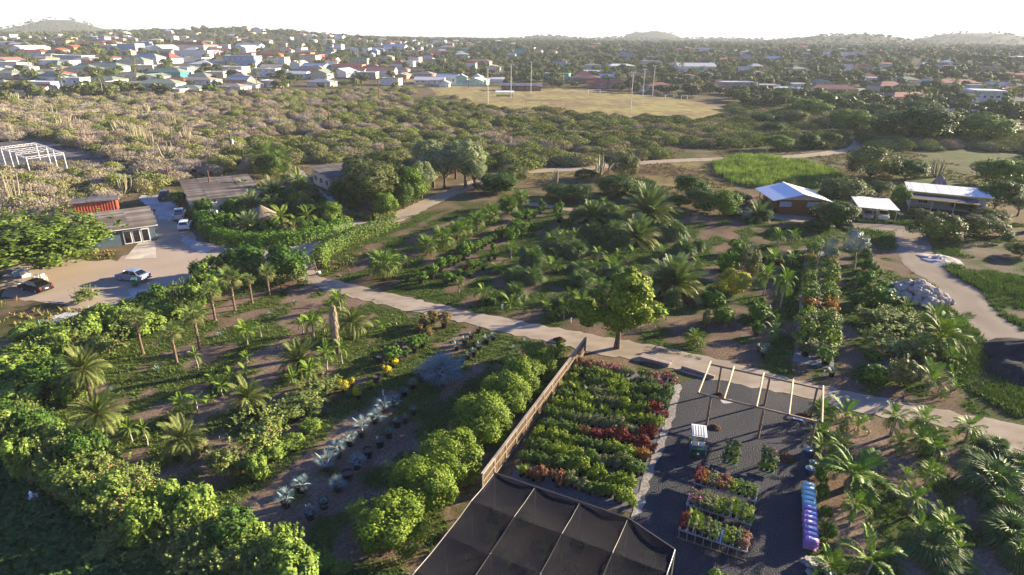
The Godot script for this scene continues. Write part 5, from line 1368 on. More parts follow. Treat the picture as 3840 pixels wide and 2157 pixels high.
# thorn scrub between the nursery and the town, and the trees of the town
func make_scrub() -> void:
	var spots := []
	var step := 4.6
	var z := -84.0
	while z > -430.0:
		var x := z * 0.98
		while x < -z * 0.98 + 10:
			var px := x + rnd(-0.5, 0.5) * step
			var pz := z + rnd(-0.5, 0.5) * step
			x += step
			if px > 30.0 and pz > -160.0: continue
			if px > -36.0 and pz > -140.0: continue
			if px > -72.0 and pz > -105.0: continue
			var d := sqrt(px * px + pz * pz)
			if inside("compound", px, pz): continue
			if inside("pitch", px, pz) or inside("lot", px, pz) or inside("straw", px, pz) or inside("crop", px, pz) or inside("hillside", px, pz) or inside("yard", px, pz) or inside("field_mid", px, pz): continue
			if off_line("lane_track", px, pz) < 4.5: continue
			if px > 45 and pz > -190.0 and px < 150.0: continue
			if d > 385.0 and px < -80: continue
			if d > 400.0 or (px > 140 and d > 290): continue
			if px > -60 and px < 150 and pz < -300.0 and rng.randf() < 0.85: continue
			if coarse.get_noise_2d(px * 1.3, pz * 1.3) < -0.42: continue
			spots.append([px, pz, d])
		z -= step
		step = 4.6 + maxf(0, -z - 150.0) * 0.008
	spots.sort_custom(func(a, b): return a[2] < b[2])
	var many := {}
	for i in spots.size():
		var s: Array = spots[i]
		var dry := 0.5 + 1.3 * coarse.get_noise_2d(s[0] * 0.8, s[1] * 0.8) - clampf((s[0] + 60.0) / 160.0, -0.4, 0.6)
		var k := 0
		var u := rng.randf()
		if dry > 0.6: k = [2, 3, 3, 1, 0, 2][int(u * 5.99)]
		elif dry > 0.25: k = [0, 1, 0, 1, 5, 2][int(u * 5.99)]
		else: k = [0, 4, 5, 4, 1, 0][int(u * 5.99)]
		var r := rnd(2.2, 4.4) * (1.3 if s[0] > 0 else 1.0)
		var t := Transform3D(Basis(Vector3.UP, rnd(0, TAU)).scaled(Vector3(r, rnd(2.6, 4.6), r * rnd(0.85, 1.15))), Vector3(s[0], land(s[0], s[1]), s[1]))
		if i < 290:
			var says: String = ["olive green thorn bush in the scrub behind the nursery", "yellowish thorn bush in the scrub behind the nursery", "half bare thorn bush in the scrub behind the nursery", "leafless pinkish thorn bush in the scrub behind the nursery", "dark green thorn bush in the scrub behind the nursery", "fresh green thorn bush in the scrub behind the nursery"][k]
			solo("thorn_bush", CR["scrub%d" % k], M.leaf_dry, says, "bush", t, says.replace(" bush in", " bushes in"))
		else:
			if not many.has(k): many[k] = [[], []]
			many[k][0].append(t)
			var f := rnd(0.8, 1.2)
			many[k][1].append(Color(f * rnd(0.94, 1.08), f, f * rnd(0.9, 1.05)))
	for k in many:
		stuff("thorn_scrub", CR["scrub%d" % k], M.leaf_dry, many[k][0], many[k][1], "dry thorn scrub stretching from the nursery to the town", "scrub")


var houses := []


func make_town_trees() -> void:
	var near := []
	var rest := [[[], []], [[], []], [[], []], [[], []]]
	for i in 19000:
		var d := 335.0 * pow(9.5, pow(rng.randf(), 0.8))
		var az := rnd(-0.86, 0.86)
		var x := d * sin(az)
		var z := -d * cos(az)
		if inside("pitch", x, z) or inside("lot", x, z): continue
		if d < 400 and x < 120 and x > -110: continue
		if d < 365 and x < 0: continue
		if x < -60 and d < 1200 and rng.randf() < 0.68: continue
		if x >= -60 and d < 1200 and rng.randf() < 0.3: continue
		if x < 60 and x > -200 and d < 480 and rng.randf() < 0.6: continue
		var hit := false
		for h in houses:
			if absf(h[0] - x) < h[2] + 2.0 and absf(h[1] - z) < h[2] + 2.0:
				hit = true
				break
			# keep the ground right before the walls free
			var to: Vector2 = Vector2(h[0], h[1])
			var a := Vector2(x, z)
			if a.length() < to.length() and to.length() - a.length() < 22.0 and absf(a.angle_to(to)) * a.length() < h[2] * 0.8 and rng.randf() < 0.75:
				hit = true
				break
		if hit: continue
		var size := rnd(4.0, 7.5) if d < 800 else rnd(5.0, 9.0)
		near.append([d, x, z, size])
	near.sort_custom(func(a, b): return a[0] < b[0])
	for i in near.size():
		var e: Array = near[i]
		var k := rng.randi() % 4
		var at := Vector3(e[1], land(e[1], e[2]) - 0.1, e[2])
		var b := Basis(Vector3.UP, rnd(0, TAU)).scaled(Vector3(e[3] * rnd(0.95, 1.4), e[3] * rnd(0.7, 1.05), e[3] * rnd(0.95, 1.4)))
		if i < 240:
			var says: String = ["dense dark tree between the nearest houses of the town", "green tree between the nearest houses of the town", "olive tree between the nearest houses of the town", "leafy tree between the nearest houses of the town"][k]
			solo("town_tree", CR["far_tree%d" % k], M.leaf, says, "tree", Transform3D(b, at), says.replace("tree", "trees"))
		else:
			rest[k][0].append(Transform3D(b, at))
			var f := rnd(0.78, 1.2)
			rest[k][1].append(Color(f * rnd(0.92, 1.1), f, f * rnd(0.85, 1.05)))
	for k in 4:
		stuff("town_woods", CR["far_tree%d" % k], M.leaf, rest[k][0], rest[k][1], "far trees of the town merging into one green mass", "trees")
	for i in 70:
		var d := rnd(340, 620)
		var az := rnd(-0.7, 0.72)
		var x := d * sin(az)
		var z := -d * cos(az)
		if inside("pitch", x, z) or inside("lot", x, z) or (d < 410 and absf(x) < 110): continue
		var h := rnd(6, 11)
		var o := thing("town_palm", "", "palm tree", Vector3(x, land(x, z), z), rnd(0, TAU), "palms of the town")
		part(o, "trunk", CR.stem_grey, M.bark, Transform3D(Basis().scaled(Vector3(5, h, 5)), Vector3.ZERO))
		part(o, "crown", CR.far_palm, M.leaf, Transform3D(Basis().scaled(Vector3(3.2, 3.4, 3.2)), Vector3(0, h, 0)))
		later(o, "tall palm standing above the town")


func make_grass() -> void:
	var tuft := Buf.new()
	for i in 7:
		var az := rnd(0, TAU)
		var d := Vector3(cos(az) * rnd(0.1, 0.5), rnd(0.5, 1.0), sin(az) * rnd(0.1, 0.5))
		var s := Vector3(-sin(az), 0, cos(az)) * 0.1
		var at := Vector3(rnd(-0.5, 0.5), 0, rnd(-0.5, 0.5))
		tuft.tri(at - s, at + s, at + d, tone(Color(0.8, 0.85, 0.7), Color(1, 1, 1)))
	var mesh := tuft.mesh()
	var where := []
	var tints := []
	for i in 130000:
		var x := rnd(-42, 58)
		var z := -rnd(22, 112)
		var g := 0.0
		var dry := 0.0
		if inside("field_left", x, z) or inside("field_right", x, z) or inside("field_mid", x, z): g = grassy(x, z)
		elif inside("weeds", x, z):
			g = 0.5 + fine.get_noise_2d(x, z) + coarse.get_noise_2d(x, z) * 0.7
			dry = 0.25
		if g < 0.46 or off_line("road_far", x, z) < 0.5 or off_line("road_near", x, z) < 0.4 or inside("gravel", x, z): continue
		if off_line("drive", x, z) < 2.7: continue
		var s := rnd(0.1, 0.2) if dry == 0.0 else rnd(0.2, 0.55)
		where.append(Transform3D(Basis(Vector3.UP, rnd(0, TAU)).scaled(Vector3(s * 1.9, s, s * 1.9)), Vector3(x, 0.0, z)))
		tints.append(Color(0.075, 0.125, 0.02).lerp(Color(0.2, 0.22, 0.06), rng.randf() * 0.5 + dry))
	for i in 95000:
		var x := rnd(25, 125)
		var z := -rnd(40, 128)
		var on := inside("weeds", x, z) or (x > 58 and z > -108)
		if not on or off_line("drive", x, z) < 2.6 or off_line("lane_house", x, z) < 2.4: continue
		var g := fine.get_noise_2d(x * 0.5, z * 0.5) + coarse.get_noise_2d(x, z) * 0.8
		if g < -0.12: continue
		var s := rnd(0.2, 0.4) + maxf(g, 0.0) * 0.45
		where.append(Transform3D(Basis(Vector3.UP, rnd(0, TAU)).scaled(Vector3(s * 1.3, s, s * 1.3)), Vector3(x, 0.0, z)))
		tints.append(Color(0.07, 0.125, 0.03).lerp(Color(0.21, 0.21, 0.08), rng.randf() * rng.randf()))
	stuff("grass", mesh, M.leaf, where, tints, "patchy green grass between the nursery rows", "grass")
	where = []
	tints = []
	for i in 40000:
		var x := rnd(-115, 120)
		var z := -rnd(60, 190)
		var on := inside("straw", x, z) or (x < -22 and not inside("yard", x, z) and not inside("field_left", x, z) and off_line("lane_garden", x, z) > 3.0)
		on = on or (x > 28 and z < -124 and not inside("crop", x, z) and off_line("lane_track", x, z) > 2.4)
		if not on or coarse.get_noise_2d(x * 2, z * 2) < -0.05: continue
		var s := rnd(0.2, 0.5)
		where.append(Transform3D(Basis(Vector3.UP, rnd(0, TAU)).scaled(Vector3(s * 1.8, s, s * 1.8)), Vector3(x, 0.0, z)))
		tints.append(Color(0.3, 0.23, 0.09).lerp(Color(0.15, 0.15, 0.05), rng.randf()))
	stuff("dry_grass", mesh, M.leaf_dry, where, tints, "tufts of straw coloured dry grass on the open ground", "grass")
	where = []
	tints = []
	for i in 22000:
		var x := rnd(20, 95)
		var z := -rnd(105, 185)
		if not inside("crop", x, z): continue
		var s := rnd(0.9, 1.6) * (1.0 + 0.5 * fine.get_noise_2d(x * 0.7, z * 0.7))
		where.append(Transform3D(Basis(Vector3.UP, rnd(0, TAU)).scaled(Vector3(s * 0.5, s, s * 0.5)), Vector3(x, 0.0, z)))
		tints.append(Color(0.1, 0.17, 0.035).lerp(Color(0.3, 0.34, 0.09), clampf(rng.randf() * 0.7 + 0.3 + fine.get_noise_2d(x, z), 0, 1)))
	stuff("sorghum_crop", mesh, M.leaf, where, tints, "field of tall bright green sorghum beyond the white roofs", "crop")
	# creeper on the dark slope in the near corner
	var creeper := Buf.new()
	for i in 9:
		var out := (Vector3.UP + ball() * 0.8).normalized()
		var along := out.cross(ball()).normalized() * rnd(0.22, 0.4)
		creeper.leaf(Vector3(rnd(-0.5, 0.5), rnd(0.1, 0.6), rnd(-0.5, 0.5)), along, out.cross(along) * 0.5, tone(Color(0.7, 0.8, 0.7), Color.WHITE))
	where = []
	tints = []
	for i in 30000:
		var z := -rnd(19, 50)
		var x := -rnd(8, 42)
		if not inside("slope", x, z): continue
		where.append(Transform3D(Basis(Vector3.UP, rnd(0, TAU)).scaled(Vector3.ONE * rnd(0.6, 1.1)), Vector3(x, 0.0, z)))
		tints.append(Color(0.035, 0.075, 0.025).lerp(Color(0.09, 0.14, 0.035), rng.randf()))
	stuff("creeper", creeper.mesh(), M.leaf, where, tints, "dark creeper and undergrowth below the boundary hedge", "creeper")


# ---------------------------------------------------------------- buildings

const PAINT := {"w": Color(0.74, 0.73, 0.7), "c": Color(0.6, 0.52, 0.39), "t": Color(0.38, 0.32, 0.25), "o": Color(0.5, 0.2, 0.07), "y": Color(0.6, 0.4, 0.12), "b": Color(0.3, 0.38, 0.52), "k": Color(0.55, 0.3, 0.25), "m": Color(0.42, 0.62, 0.48), "e": Color(0.05, 0.36, 0.28), "r": Color(0.4, 0.09, 0.06), "g": Color(0.25, 0.31, 0.22), "u": Color(0.1, 0.26, 0.6)}
const ROOFS := {"w": Color(0.68, 0.68, 0.68), "g": Color(0.3, 0.35, 0.26), "t": Color(0.42, 0.37, 0.29), "r": Color(0.42, 0.12, 0.075), "k": Color(0.44, 0.21, 0.155), "b": Color(0.36, 0.41, 0.46), "u": Color(0.1, 0.25, 0.6), "o": Color(0.5, 0.2, 0.07), "m": Color(0.42, 0.6, 0.48), "e": Color(0.05, 0.33, 0.27)}
const SAID := {"w": "white", "c": "cream", "t": "tan", "o": "orange", "y": "yellow", "b": "blue grey", "k": "pink", "m": "mint green", "e": "teal", "r": "red", "g": "sage green", "u": "bright blue"}
var window_frame: ArrayMesh
var window_pane: ArrayMesh


func slab(buf: Buf, pts: Array, thick: float, col: Color) -> void:
	var n := pts.size()
	var low := []
	for p in pts: low.append(p - Vector3(0, thick, 0))
	for k in range(1, n - 1):
		buf.tri(pts[0], pts[k], pts[k + 1], col)
		buf.tri(low[0], low[k + 1], low[k], col)
	for k in n:
		buf.quad(pts[k], low[k], low[(k + 1) % n], pts[(k + 1) % n], col)


func roof_of(o: Node3D, kind: String, w: float, d: float, eave: float, rise: float, col: Color, over := 0.5) -> void:
	var b := Buf.new()
	var x := w * 0.5 + over
	var z := d * 0.5 + over
	var y := eave - rise * over / (d * 0.5)
	match kind:
		"f":
			b.box(Vector3(0, eave + 0.12, 0), Vector3(w + 0.5, 0.24, d + 0.5), col)
			for s in [-1.0, 1.0]:
				b.box(Vector3(0, eave + 0.34, s * (d * 0.5 + 0.16)), Vector3(w + 0.5, 0.2, 0.18), col * 0.96)
				b.box(Vector3(s * (w * 0.5 + 0.16), eave + 0.34, 0), Vector3(0.18, 0.2, d + 0.14), col * 0.96)
		"g":
			for s in [-1.0, 1.0]:
				slab(b, [Vector3(-x, eave + rise, 0), Vector3(x, eave + rise, 0), Vector3(x, y, s * z), Vector3(-x, y, s * z)], 0.14, col)
			b.box(Vector3(0, eave + rise + 0.03, 0), Vector3(x * 2, 0.1, 0.35), col * 0.9)
		_:
			var r := 0.05 if kind == "p" else maxf(0.05, x - z)
			for s in [-1.0, 1.0]:
				slab(b, [Vector3(-r, eave + rise, 0), Vector3(r, eave + rise, 0), Vector3(x, y, s * z), Vector3(-x, y, s * z)], 0.14, col)
				slab(b, [Vector3(s * r, eave + rise, 0), Vector3(s * x, y, -z), Vector3(s * x, y, z)], 0.14, col)
			b.box(Vector3(0, eave + rise + 0.02, 0), Vector3(r * 2 + 0.3, 0.1, 0.3), col * 1.08)
	part(o, "roof", b.mesh(), M.roof)


func window_at(o: Node3D, at: Vector3, turn: float, w: float, h: float, full := true) -> void:
	var t := Transform3D(Basis(Vector3.UP, turn).scaled_local(Vector3(w, h, 1)), at)
	var f := part(o, "window", window_frame, M.satin, t)
	if full: part(f, "pane", window_pane, M.glass)


func walls_of(o: Node3D, kind: String, w: float, d: float, h: float, rise: float, col: Color) -> void:
	var b := Buf.new()
	b.box(Vector3(0, h * 0.5 - 0.4, 0), Vector3(w, h + 0.8, d), col)
	if kind == "g":
		for s in [-1.0, 1.0]:
			b.tri(Vector3(s * w * 0.5, h, -d * 0.5), Vector3(s * w * 0.5, h, d * 0.5), Vector3(s * w * 0.5, h + rise - 0.16, 0), col)
	part(o, "wall", b.mesh(), M.wall)


func make_town() -> void:
	var fr := Buf.new()
	for e in [[0, 0.47, 1.0, 0.06], [0, -0.47, 1.06, 0.06]]: fr.box(Vector3(e[0], e[1], 0.03), Vector3(e[2], e[3], 0.1), Color(0.66, 0.65, 0.62))
	for x in [-0.47, 0.0, 0.47]: fr.box(Vector3(x, 0, 0.03), Vector3(0.05, 0.88, 0.08), Color(0.66, 0.65, 0.62))
	window_frame = fr.mesh()
	var pn := Buf.new()
	pn.box(Vector3(0, 0, 0.01), Vector3(0.9, 0.88, 0.04), Color(0.1, 0.1, 0.12))
	window_pane = pn.mesh()
	for t in TOWN:
		var flat := Vector2(t[0], t[1]).length()
		# the far town climbs a slope: bring a house in to the distance its size asks for
		var d := flat
		if flat > 420.0:
			var lo := 420.0
			var hi := flat
			for i in 40:
				var m := (lo + hi) * 0.5
				if m + (m - 420.0) * (m - 420.0) / 250.0 < flat: lo = m
				else: hi = m
			d = minf(lo, 1500.0)
		var k := d / flat
		var wide := clampf(t[2] * k * 1.22, 6.0, 46.0)
		var high := clampf(t[3] * k * 1.1, 3.1, 8.6)
		house(Vector2(t[0], t[1]) * k, wide, high, t[4], t[5], t[6], d < 520.0)
	# smaller houses that fill the town between and behind those
	var filler := []
	for i in 900:
		var az := rnd(-0.8, 0.75)
		var d := 430.0 + 1500.0 * pow(rng.randf(), 1.3)
		if az > -0.05 and rng.randf() < 0.6: continue
		var p := Vector2(d * sin(az), -d * cos(az))
		var free := true
		for h in houses:
			if Vector2(h[0], h[1]).distance_to(p) < h[2] * 0.7 + 11.0: free = false
		if not free: continue
		filler.append([p, rnd(9, 17), rnd(3.0, 6.2), ["h", "h", "g", "f", "f"][rng.randi() % 5], ["w", "w", "w", "c", "t", "k", "b"][rng.randi() % 7], ["w", "w", "g", "r", "t", "k", "b"][rng.randi() % 7]])
		houses.append([p.x, p.y, 8.0])
	filler.sort_custom(func(a, b): return a[0].length() < b[0].length())
	var crowd := Buf.new()
	for i in filler.size():
		var f: Array = filler[i]
		if i < 130:
			house(f[0], f[1], f[2], f[3], f[4], f[5], false)
			continue
		# the houses farthest off, too small to tell apart
		var deep: float = f[1] * 0.7
		var t := Transform3D(Basis(Vector3.UP, -0.15 + rnd(-0.3, 0.3)), Vector3(f[0].x, land(f[0].x, f[0].y), f[0].y))
		var one := Buf.new()
		one.box(Vector3(0, f[2] * 0.4, 0), Vector3(f[1], f[2] * 0.9, deep), PAINT[f[4]])
		var y: float = f[2] * 0.84
		var x: float = f[1] * 0.55
		var z := deep * 0.6
		var top: float = f[2] * (1.15 if f[3] != "f" else 0.88)
		var r := x * 0.4
		for s in [-1.0, 1.0]:
			one.quad(Vector3(-r, top, 0), Vector3(r, top, 0), Vector3(x, y, s * z), Vector3(-x, y, s * z), ROOFS[f[5]])
			one.tri(Vector3(s * r, top, 0), Vector3(s * x, y, -z), Vector3(s * x, y, z), ROOFS[f[5]])
		crowd.add(one, t)
	var o := solo("far_houses", crowd.mesh(), M.wall, "crowd of small far houses scattered over the distant slopes", "houses")
	o.set_meta("kind", "stuff")


func house(p: Vector2, wide: float, high: float, kind: String, wall: String, roof: String, near: bool) -> void:
	var deep := clampf(wide * 0.72, 5.0, 12.0)
	var turn := (-0.15 if p.x < 60 else 0.1) + rnd(-0.2, 0.2) + (PI / 2 if kind == "g" and rng.randf() < 0.4 else 0.0)
	if p.length() < 420.0: p *= 1.0 + deep * 0.35 / p.length()
	var o := thing("house", "", "house", Vector3(p.x, land(p.x, p.y), p.y), turn, "houses of the town")
	houses.append([p.x, p.y, maxf(wide, deep) * 0.5])
	var rise := 0.0 if kind == "f" else minf(high * 0.36, deep * 0.24)
	if kind == "p": rise = high * 0.5
	var eave := maxf(high - rise, 2.3)
	if kind == "p": deep = wide
	walls_of(o, kind, wide, deep, eave, rise, PAINT[wall])
	roof_of(o, kind, wide, deep, eave, rise, ROOFS[roof])
	if p.length() < 640.0:
		var floors := 2 if eave > 4.6 else 1
		for f in floors:
			var y := eave * (f + 0.52) / floors
			var n := clampi(int(wide / 4.0), 2, 5)
			for i in n:
				if f == 0 and i == n / 2 and near: continue
				window_at(o, Vector3((i + 0.5) / n * wide - wide * 0.5, y, deep * 0.5), 0, 1.5, 1.25, near)
			for i in 2:
				window_at(o, Vector3(wide * 0.5, y, (i - 0.5) * deep * 0.45), PI / 2, 1.3, 1.2, near)
	if near:
		var dr := Buf.new()
		dr.box(Vector3(0, 1.0, 0.03), Vector3(1.0, 2.0, 0.08), Color(0.3, 0.2, 0.13))
		part(o, "door", dr.mesh(), M.satin, Transform3D(Basis(), Vector3((clampi(int(wide / 4.0), 2, 5) / 2 + 0.5) / clampi(int(wide / 4.0), 2, 5) * wide - wide * 0.5, 0, deep * 0.5)))
		if wide > 12.0 and kind != "f":
			var pr := Buf.new()
			pr.box(Vector3(0, 2.55, 0), Vector3(wide * 0.45, 0.12, 2.4), ROOFS[roof])
			for s in [-1.0, 1.0]: pr.box(Vector3(s * wide * 0.21, 1.25, 1.05), Vector3(0.16, 2.5, 0.16), PAINT[wall])
			part(o, "porch", pr.mesh(), M.roof, Transform3D(Basis(), Vector3(-wide * 0.2, 0, deep * 0.5 + 1.21)))
	later(o, "%s%s house with %s %s roof" % ["two storey " if eave > 4.6 else "low ", SAID[wall], SAID[roof], {"f": "flat", "g": "gable", "h": "hip", "p": "pyramid"}[kind]])


# a roof of overlapping fibre sheets laid in courses; n is the number of columns
func sheet_roof(o: Node3D, w: float, d: float, front: float, back: float, n: int, cols: Array) -> void:
	var m := []
	for k in cols.size():
		var b := Buf.new()
		for i in 4:
			var z0 := i / 4.0 - 0.5
			var z1 := (i + 1) / 4.0 - 0.5
			var y0 := 0.05 if i % 2 else 0.0
			var y1 := 0.0 if i % 2 else 0.05
			b.quad(Vector3(-0.5, y0, z0), Vector3(0.5, y0, z0), Vector3(0.5, y1, z1), Vector3(-0.5, y1, z1), cols[k])
		b.quad(Vector3(-0.5, 0, 0.5), Vector3(0.5, 0, 0.5), Vector3(0.5, -0.05, 0.5), Vector3(-0.5, -0.05, 0.5), cols[k])
		m.append(b.mesh())
	var slope := atan2(back - front, d)
	var run := sqrt(d * d + (back - front) * (back - front))
	var rows := int(run / 0.62)
	var across := maxi(3, n / 3)
	for r in rows:
		var shift := rnd(-0.12, 0.12)
		for i in across:
			var f := (r + 0.5) / rows - 0.5
			var t := Basis(Vector3.RIGHT, slope + 0.02).scaled_local(Vector3(w / across * 1.01, 1.0, run / rows * 1.06))
			part(o, "roof_sheet", m[rng.randi() % m.size()], M.roof, Transform3D(t, Vector3((i + 0.5) / across * w - w * 0.5 + shift, (front + back) * 0.5 - f * (back - front) + 0.02 * (i % 2), f * d)))


func trim(o: Node3D, called: String, at: Vector3, size: Vector3, col: Color, m: Material = null, turn := Basis()) -> MeshInstance3D:
	var b := Buf.new()
	b.box(Vector3.ZERO, size, col)
	return part(o, called, b.mesh(), m if m else M.satin, Transform3D(turn, at))


func make_compound() -> void:
	var old := [Color(0.2, 0.165, 0.14), Color(0.25, 0.21, 0.18), Color(0.165, 0.135, 0.12), Color(0.32, 0.28, 0.245)]
	var white := Color(0.72, 0.71, 0.69)
	# office
	var o := thing("office_building", "blue grey office with an old corrugated roof beside the big tree", "building", Vector3(-62.4, 0, -91.6), 0.61)
	var b := Buf.new()
	b.box(Vector3(0, 1.25, 0), Vector3(10.4, 2.5, 8.2), Color(0.1, 0.145, 0.185))
	part(o, "wall", b.mesh(), M.wall)
	sheet_roof(o, 11.4, 9.6, 2.75, 3.5, 11, old)
	trim(o, "fascia", Vector3(0, 2.62, 4.72), Vector3(11.3, 0.2, 0.06), white)
	for x in [1.4, 2.6, 3.8]:
		var f := trim(o, "door" if x == 2.6 else "window", Vector3(x, 1.15, 4.13), Vector3(1.1, 2.1, 0.1), white)
		trim(f, "pane", Vector3(0, 0, 0.04), Vector3(0.82, 1.8, 0.06), Color.BLACK, M.glass)
	# workshop
	o = thing("workshop_building", "long white workshop under a wide dark corrugated roof", "building", Vector3(-55.9, 0, -114.6), 0.57)
	b = Buf.new()
	b.box(Vector3(0, 1.3, 0), Vector3(11.4, 2.6, 13.4), white)
	part(o, "wall", b.mesh(), M.wall)
	sheet_roof(o, 12.6, 14.8, 2.75, 3.7, 12, [Color(0.135, 0.11, 0.1), Color(0.175, 0.145, 0.13), Color(0.115, 0.095, 0.09), Color(0.24, 0.21, 0.19)])
	for x in [-3.6, 0.6, 3.4]: window_at(o, Vector3(x, 1.5, 6.71), 0, 2.2 if x < 0 else 1.0, 0.9)
	b = Buf.new()
	b.box(Vector3.ZERO, Vector3(0.9, 0.65, 0.35), Color(0.75, 0.75, 0.73))
	b.tube([Vector3(0.15, 0, 0.17), Vector3(0.15, 0, 0.2)], [0.26, 0.24], 12, Color(0.1, 0.1, 0.1))
	part(o, "air_conditioner", b.mesh(), M.satin, Transform3D(Basis(), Vector3(-2.2, 2.2, 6.9)))
	# cream shed
	o = thing("cream_shed", "cream shed with barred windows under a dark corrugated roof", "building", Vector3(-36.9, 0, -132.4), 0.67)
	b = Buf.new()
	b.box(Vector3(0, 1.4, 0), Vector3(10.6, 2.8, 9.4), Color(0.62, 0.56, 0.4))
	part(o, "wall", b.mesh(), M.wall)
	sheet_roof(o, 11.8, 10.8, 2.95, 3.7, 10, [Color(0.13, 0.115, 0.115), Color(0.17, 0.15, 0.145), Color(0.11, 0.1, 0.1)])
	for z in [-3.0, 0.0, 3.0]: window_at(o, Vector3(-5.31, 1.5, z), -PI / 2, 1.7, 1.3)
	for x in [-3.2, 1.0]: window_at(o, Vector3(x, 1.5, 4.71), 0, 1.5, 1.3)
	# red container shed
	o = thing("red_container", "rusty red corrugated container shed behind the office", "shed", Vector3(LINES.container[0][0], 0, LINES.container[0][1]), 0.5)
	b = Buf.new()
	for i in 30:
		var x0 := i * 0.22 - 3.3
		b.quad(Vector3(x0, 0, 1.2 + 0.06 * (i % 2)), Vector3(x0 + 0.22, 0, 1.2 + 0.06 * ((i + 1) % 2)), Vector3(x0 + 0.22, 2.4, 1.2 + 0.06 * ((i + 1) % 2)), Vector3(x0, 2.4, 1.2 + 0.06 * (i % 2)), tone(Color(0.42, 0.07, 0.035), Color(0.5, 0.11, 0.05)))
	b.box(Vector3(0, 1.2, -0.05), Vector3(6.6, 2.38, 2.4), Color(0.36, 0.07, 0.04))
	part(o, "wall", b.mesh(), M.satin)
	sheet_roof(o, 7.0, 3.0, 2.5, 2.7, 7, [Color(0.16, 0.15, 0.16), Color(0.22, 0.2, 0.2)])
	# orange timber house
	o = thing("timber_house", "orange timber house under a broad white metal gable roof", "house", Vector3(54.3, 0, -117.0), -0.03)
	b = Buf.new()
	b.box(Vector3(0.3, 1.3, 0), Vector3(8.4, 2.6, 8.2), Color(0.36, 0.135, 0.04))
	part(o, "wall", b.mesh(), M.wood)
	b = Buf.new()
	b.tri(Vector3(-4.6, 2.62, 4.14), Vector3(4.9, 2.62, 4.14), Vector3(0.1, 3.75, 4.14), Color(0.6, 0.58, 0.54))
	part(o, "gable", b.mesh(), M.wall)
	for s in [-1.0, 1.0]:
		for i in 9:
			b = Buf.new()
			var z0 := -5.3 + i * 1.17
			slab(b, [Vector3(0, 3.95, z0), Vector3(0, 3.95, z0 + 1.16), Vector3(s * 5.5, 2.62, z0 + 1.16), Vector3(s * 5.5, 2.62, z0)], 0.07, Color(0.62, 0.64, 0.66))
			part(o, "roof_panel", b.mesh(), M.satin)
	trim(o, "ridge_cap", Vector3(0, 4.0, 0), Vector3(0.4, 0.06, 10.7), Color(0.78, 0.79, 0.8))
	for x in [-2.7, 2.4]:
		trim(o, "shutter", Vector3(x, 1.75, 4.16), Vector3(2.2, 0.95, 0.1), Color(0.35, 0.4, 0.46))
	trim(o, "veranda_rail", Vector3(-4.6, 0.5, 0), Vector3(0.1, 1.0, 8.0), Color(0.38, 0.16, 0.06), M.wood)
	for z in [-3.8, 0.0, 3.8]: trim(o, "veranda_post", Vector3(-4.8, 1.28, z), Vector3(0.14, 2.56, 0.14), Color(0.3, 0.14, 0.06), M.wood)
	# carport
	o = thing("carport", "open carport under a flat white sheet roof", "carport", Vector3(67.2, 0, -111.4), -0.33)
	for i in 6:
		trim(o, "roof_sheet", Vector3(-2.75 + i * 1.1, 2.62 + (i % 2) * 0.012, 0), Vector3(1.1, 0.06, 9.4), Color(0.6, 0.58, 0.55).lerp(Color(0.7, 0.68, 0.65), i % 3 * 0.5))
	for x in [-3.0, 0.0, 3.0]:
		for z in [-4.2, 4.2]: trim(o, "post", Vector3(x, 1.29, z), Vector3(0.12, 2.58, 0.12), Color(0.4, 0.38, 0.36))
	trim(o, "back_wall", Vector3(0, 1.2, -4.6), Vector3(6.2, 2.4, 0.15), Color(0.45, 0.42, 0.38), M.wall)
	# house with yellow fascia and dark veranda roof
	o = thing("veranda_house", "long low house with yellow roof edge and dark patched veranda roof", "house", Vector3(86.0, 0, -119.6), -0.44)
	b = Buf.new()
	b.box(Vector3(0, 1.5, -0.5), Vector3(12.4, 3.0, 6.2), Color(0.55, 0.52, 0.46))
	part(o, "wall", b.mesh(), M.wall)
	for i in 13:
		trim(o, "roof_sheet", Vector3(-6.5 + i * 1.08, 3.32 + (i % 2) * 0.015, -0.6), Vector3(1.07, 0.06, 7.2), Color(0.55, 0.54, 0.52).lerp(Color(0.68, 0.67, 0.65), (i * 3 % 5) * 0.25), M.satin, Basis(Vector3.RIGHT, 0.06))
	trim(o, "fascia", Vector3(0, 3.05, 3.05), Vector3(14.0, 0.22, 0.08), Color(0.5, 0.33, 0.02))
	b = Buf.new()
	slab(b, [Vector3(-6.8, 2.75, 3.1), Vector3(4.5, 2.75, 3.1), Vector3(4.5, 2.45, 6.6), Vector3(-7.0, 2.45, 6.6)], 0.1, Color(0.085, 0.085, 0.1))
	part(o, "veranda_roof", b.mesh(), M.roof)
	trim(o, "veranda_fascia", Vector3(-1.2, 2.4, 6.66), Vector3(11.5, 0.16, 0.06), Color(0.52, 0.36, 0.04))
	for x in [-6.6, -3.0, 0.6, 4.2]: trim(o, "veranda_post", Vector3(x, 1.2, 6.4), Vector3(0.14, 2.4, 0.14), Color(0.5, 0.48, 0.44))
	for x in [-4.0, 1.5]: window_at(o, Vector3(x, 1.5, 2.61), 0, 1.8, 1.2)
	# modern white house on the right
	o = thing("modern_house", "white two storey modern house with an overhanging flat roof", "house", Vector3(238, 0, -323), -0.12)
	trim(o, "wall", Vector3(0, 4.2, 0), Vector3(10, 9.2, 9), white, M.wall)
	trim(o, "roof", Vector3(-0.8, 9.1, 0.4), Vector3(14, 0.8, 11), Color(0.72, 0.72, 0.71), M.wall)
	for x in [-3.0, 0.2, 3.2]: window_at(o, Vector3(x, 6.4, 4.51), 0, 1.3 if x < 0 else 1.9, 1.3)
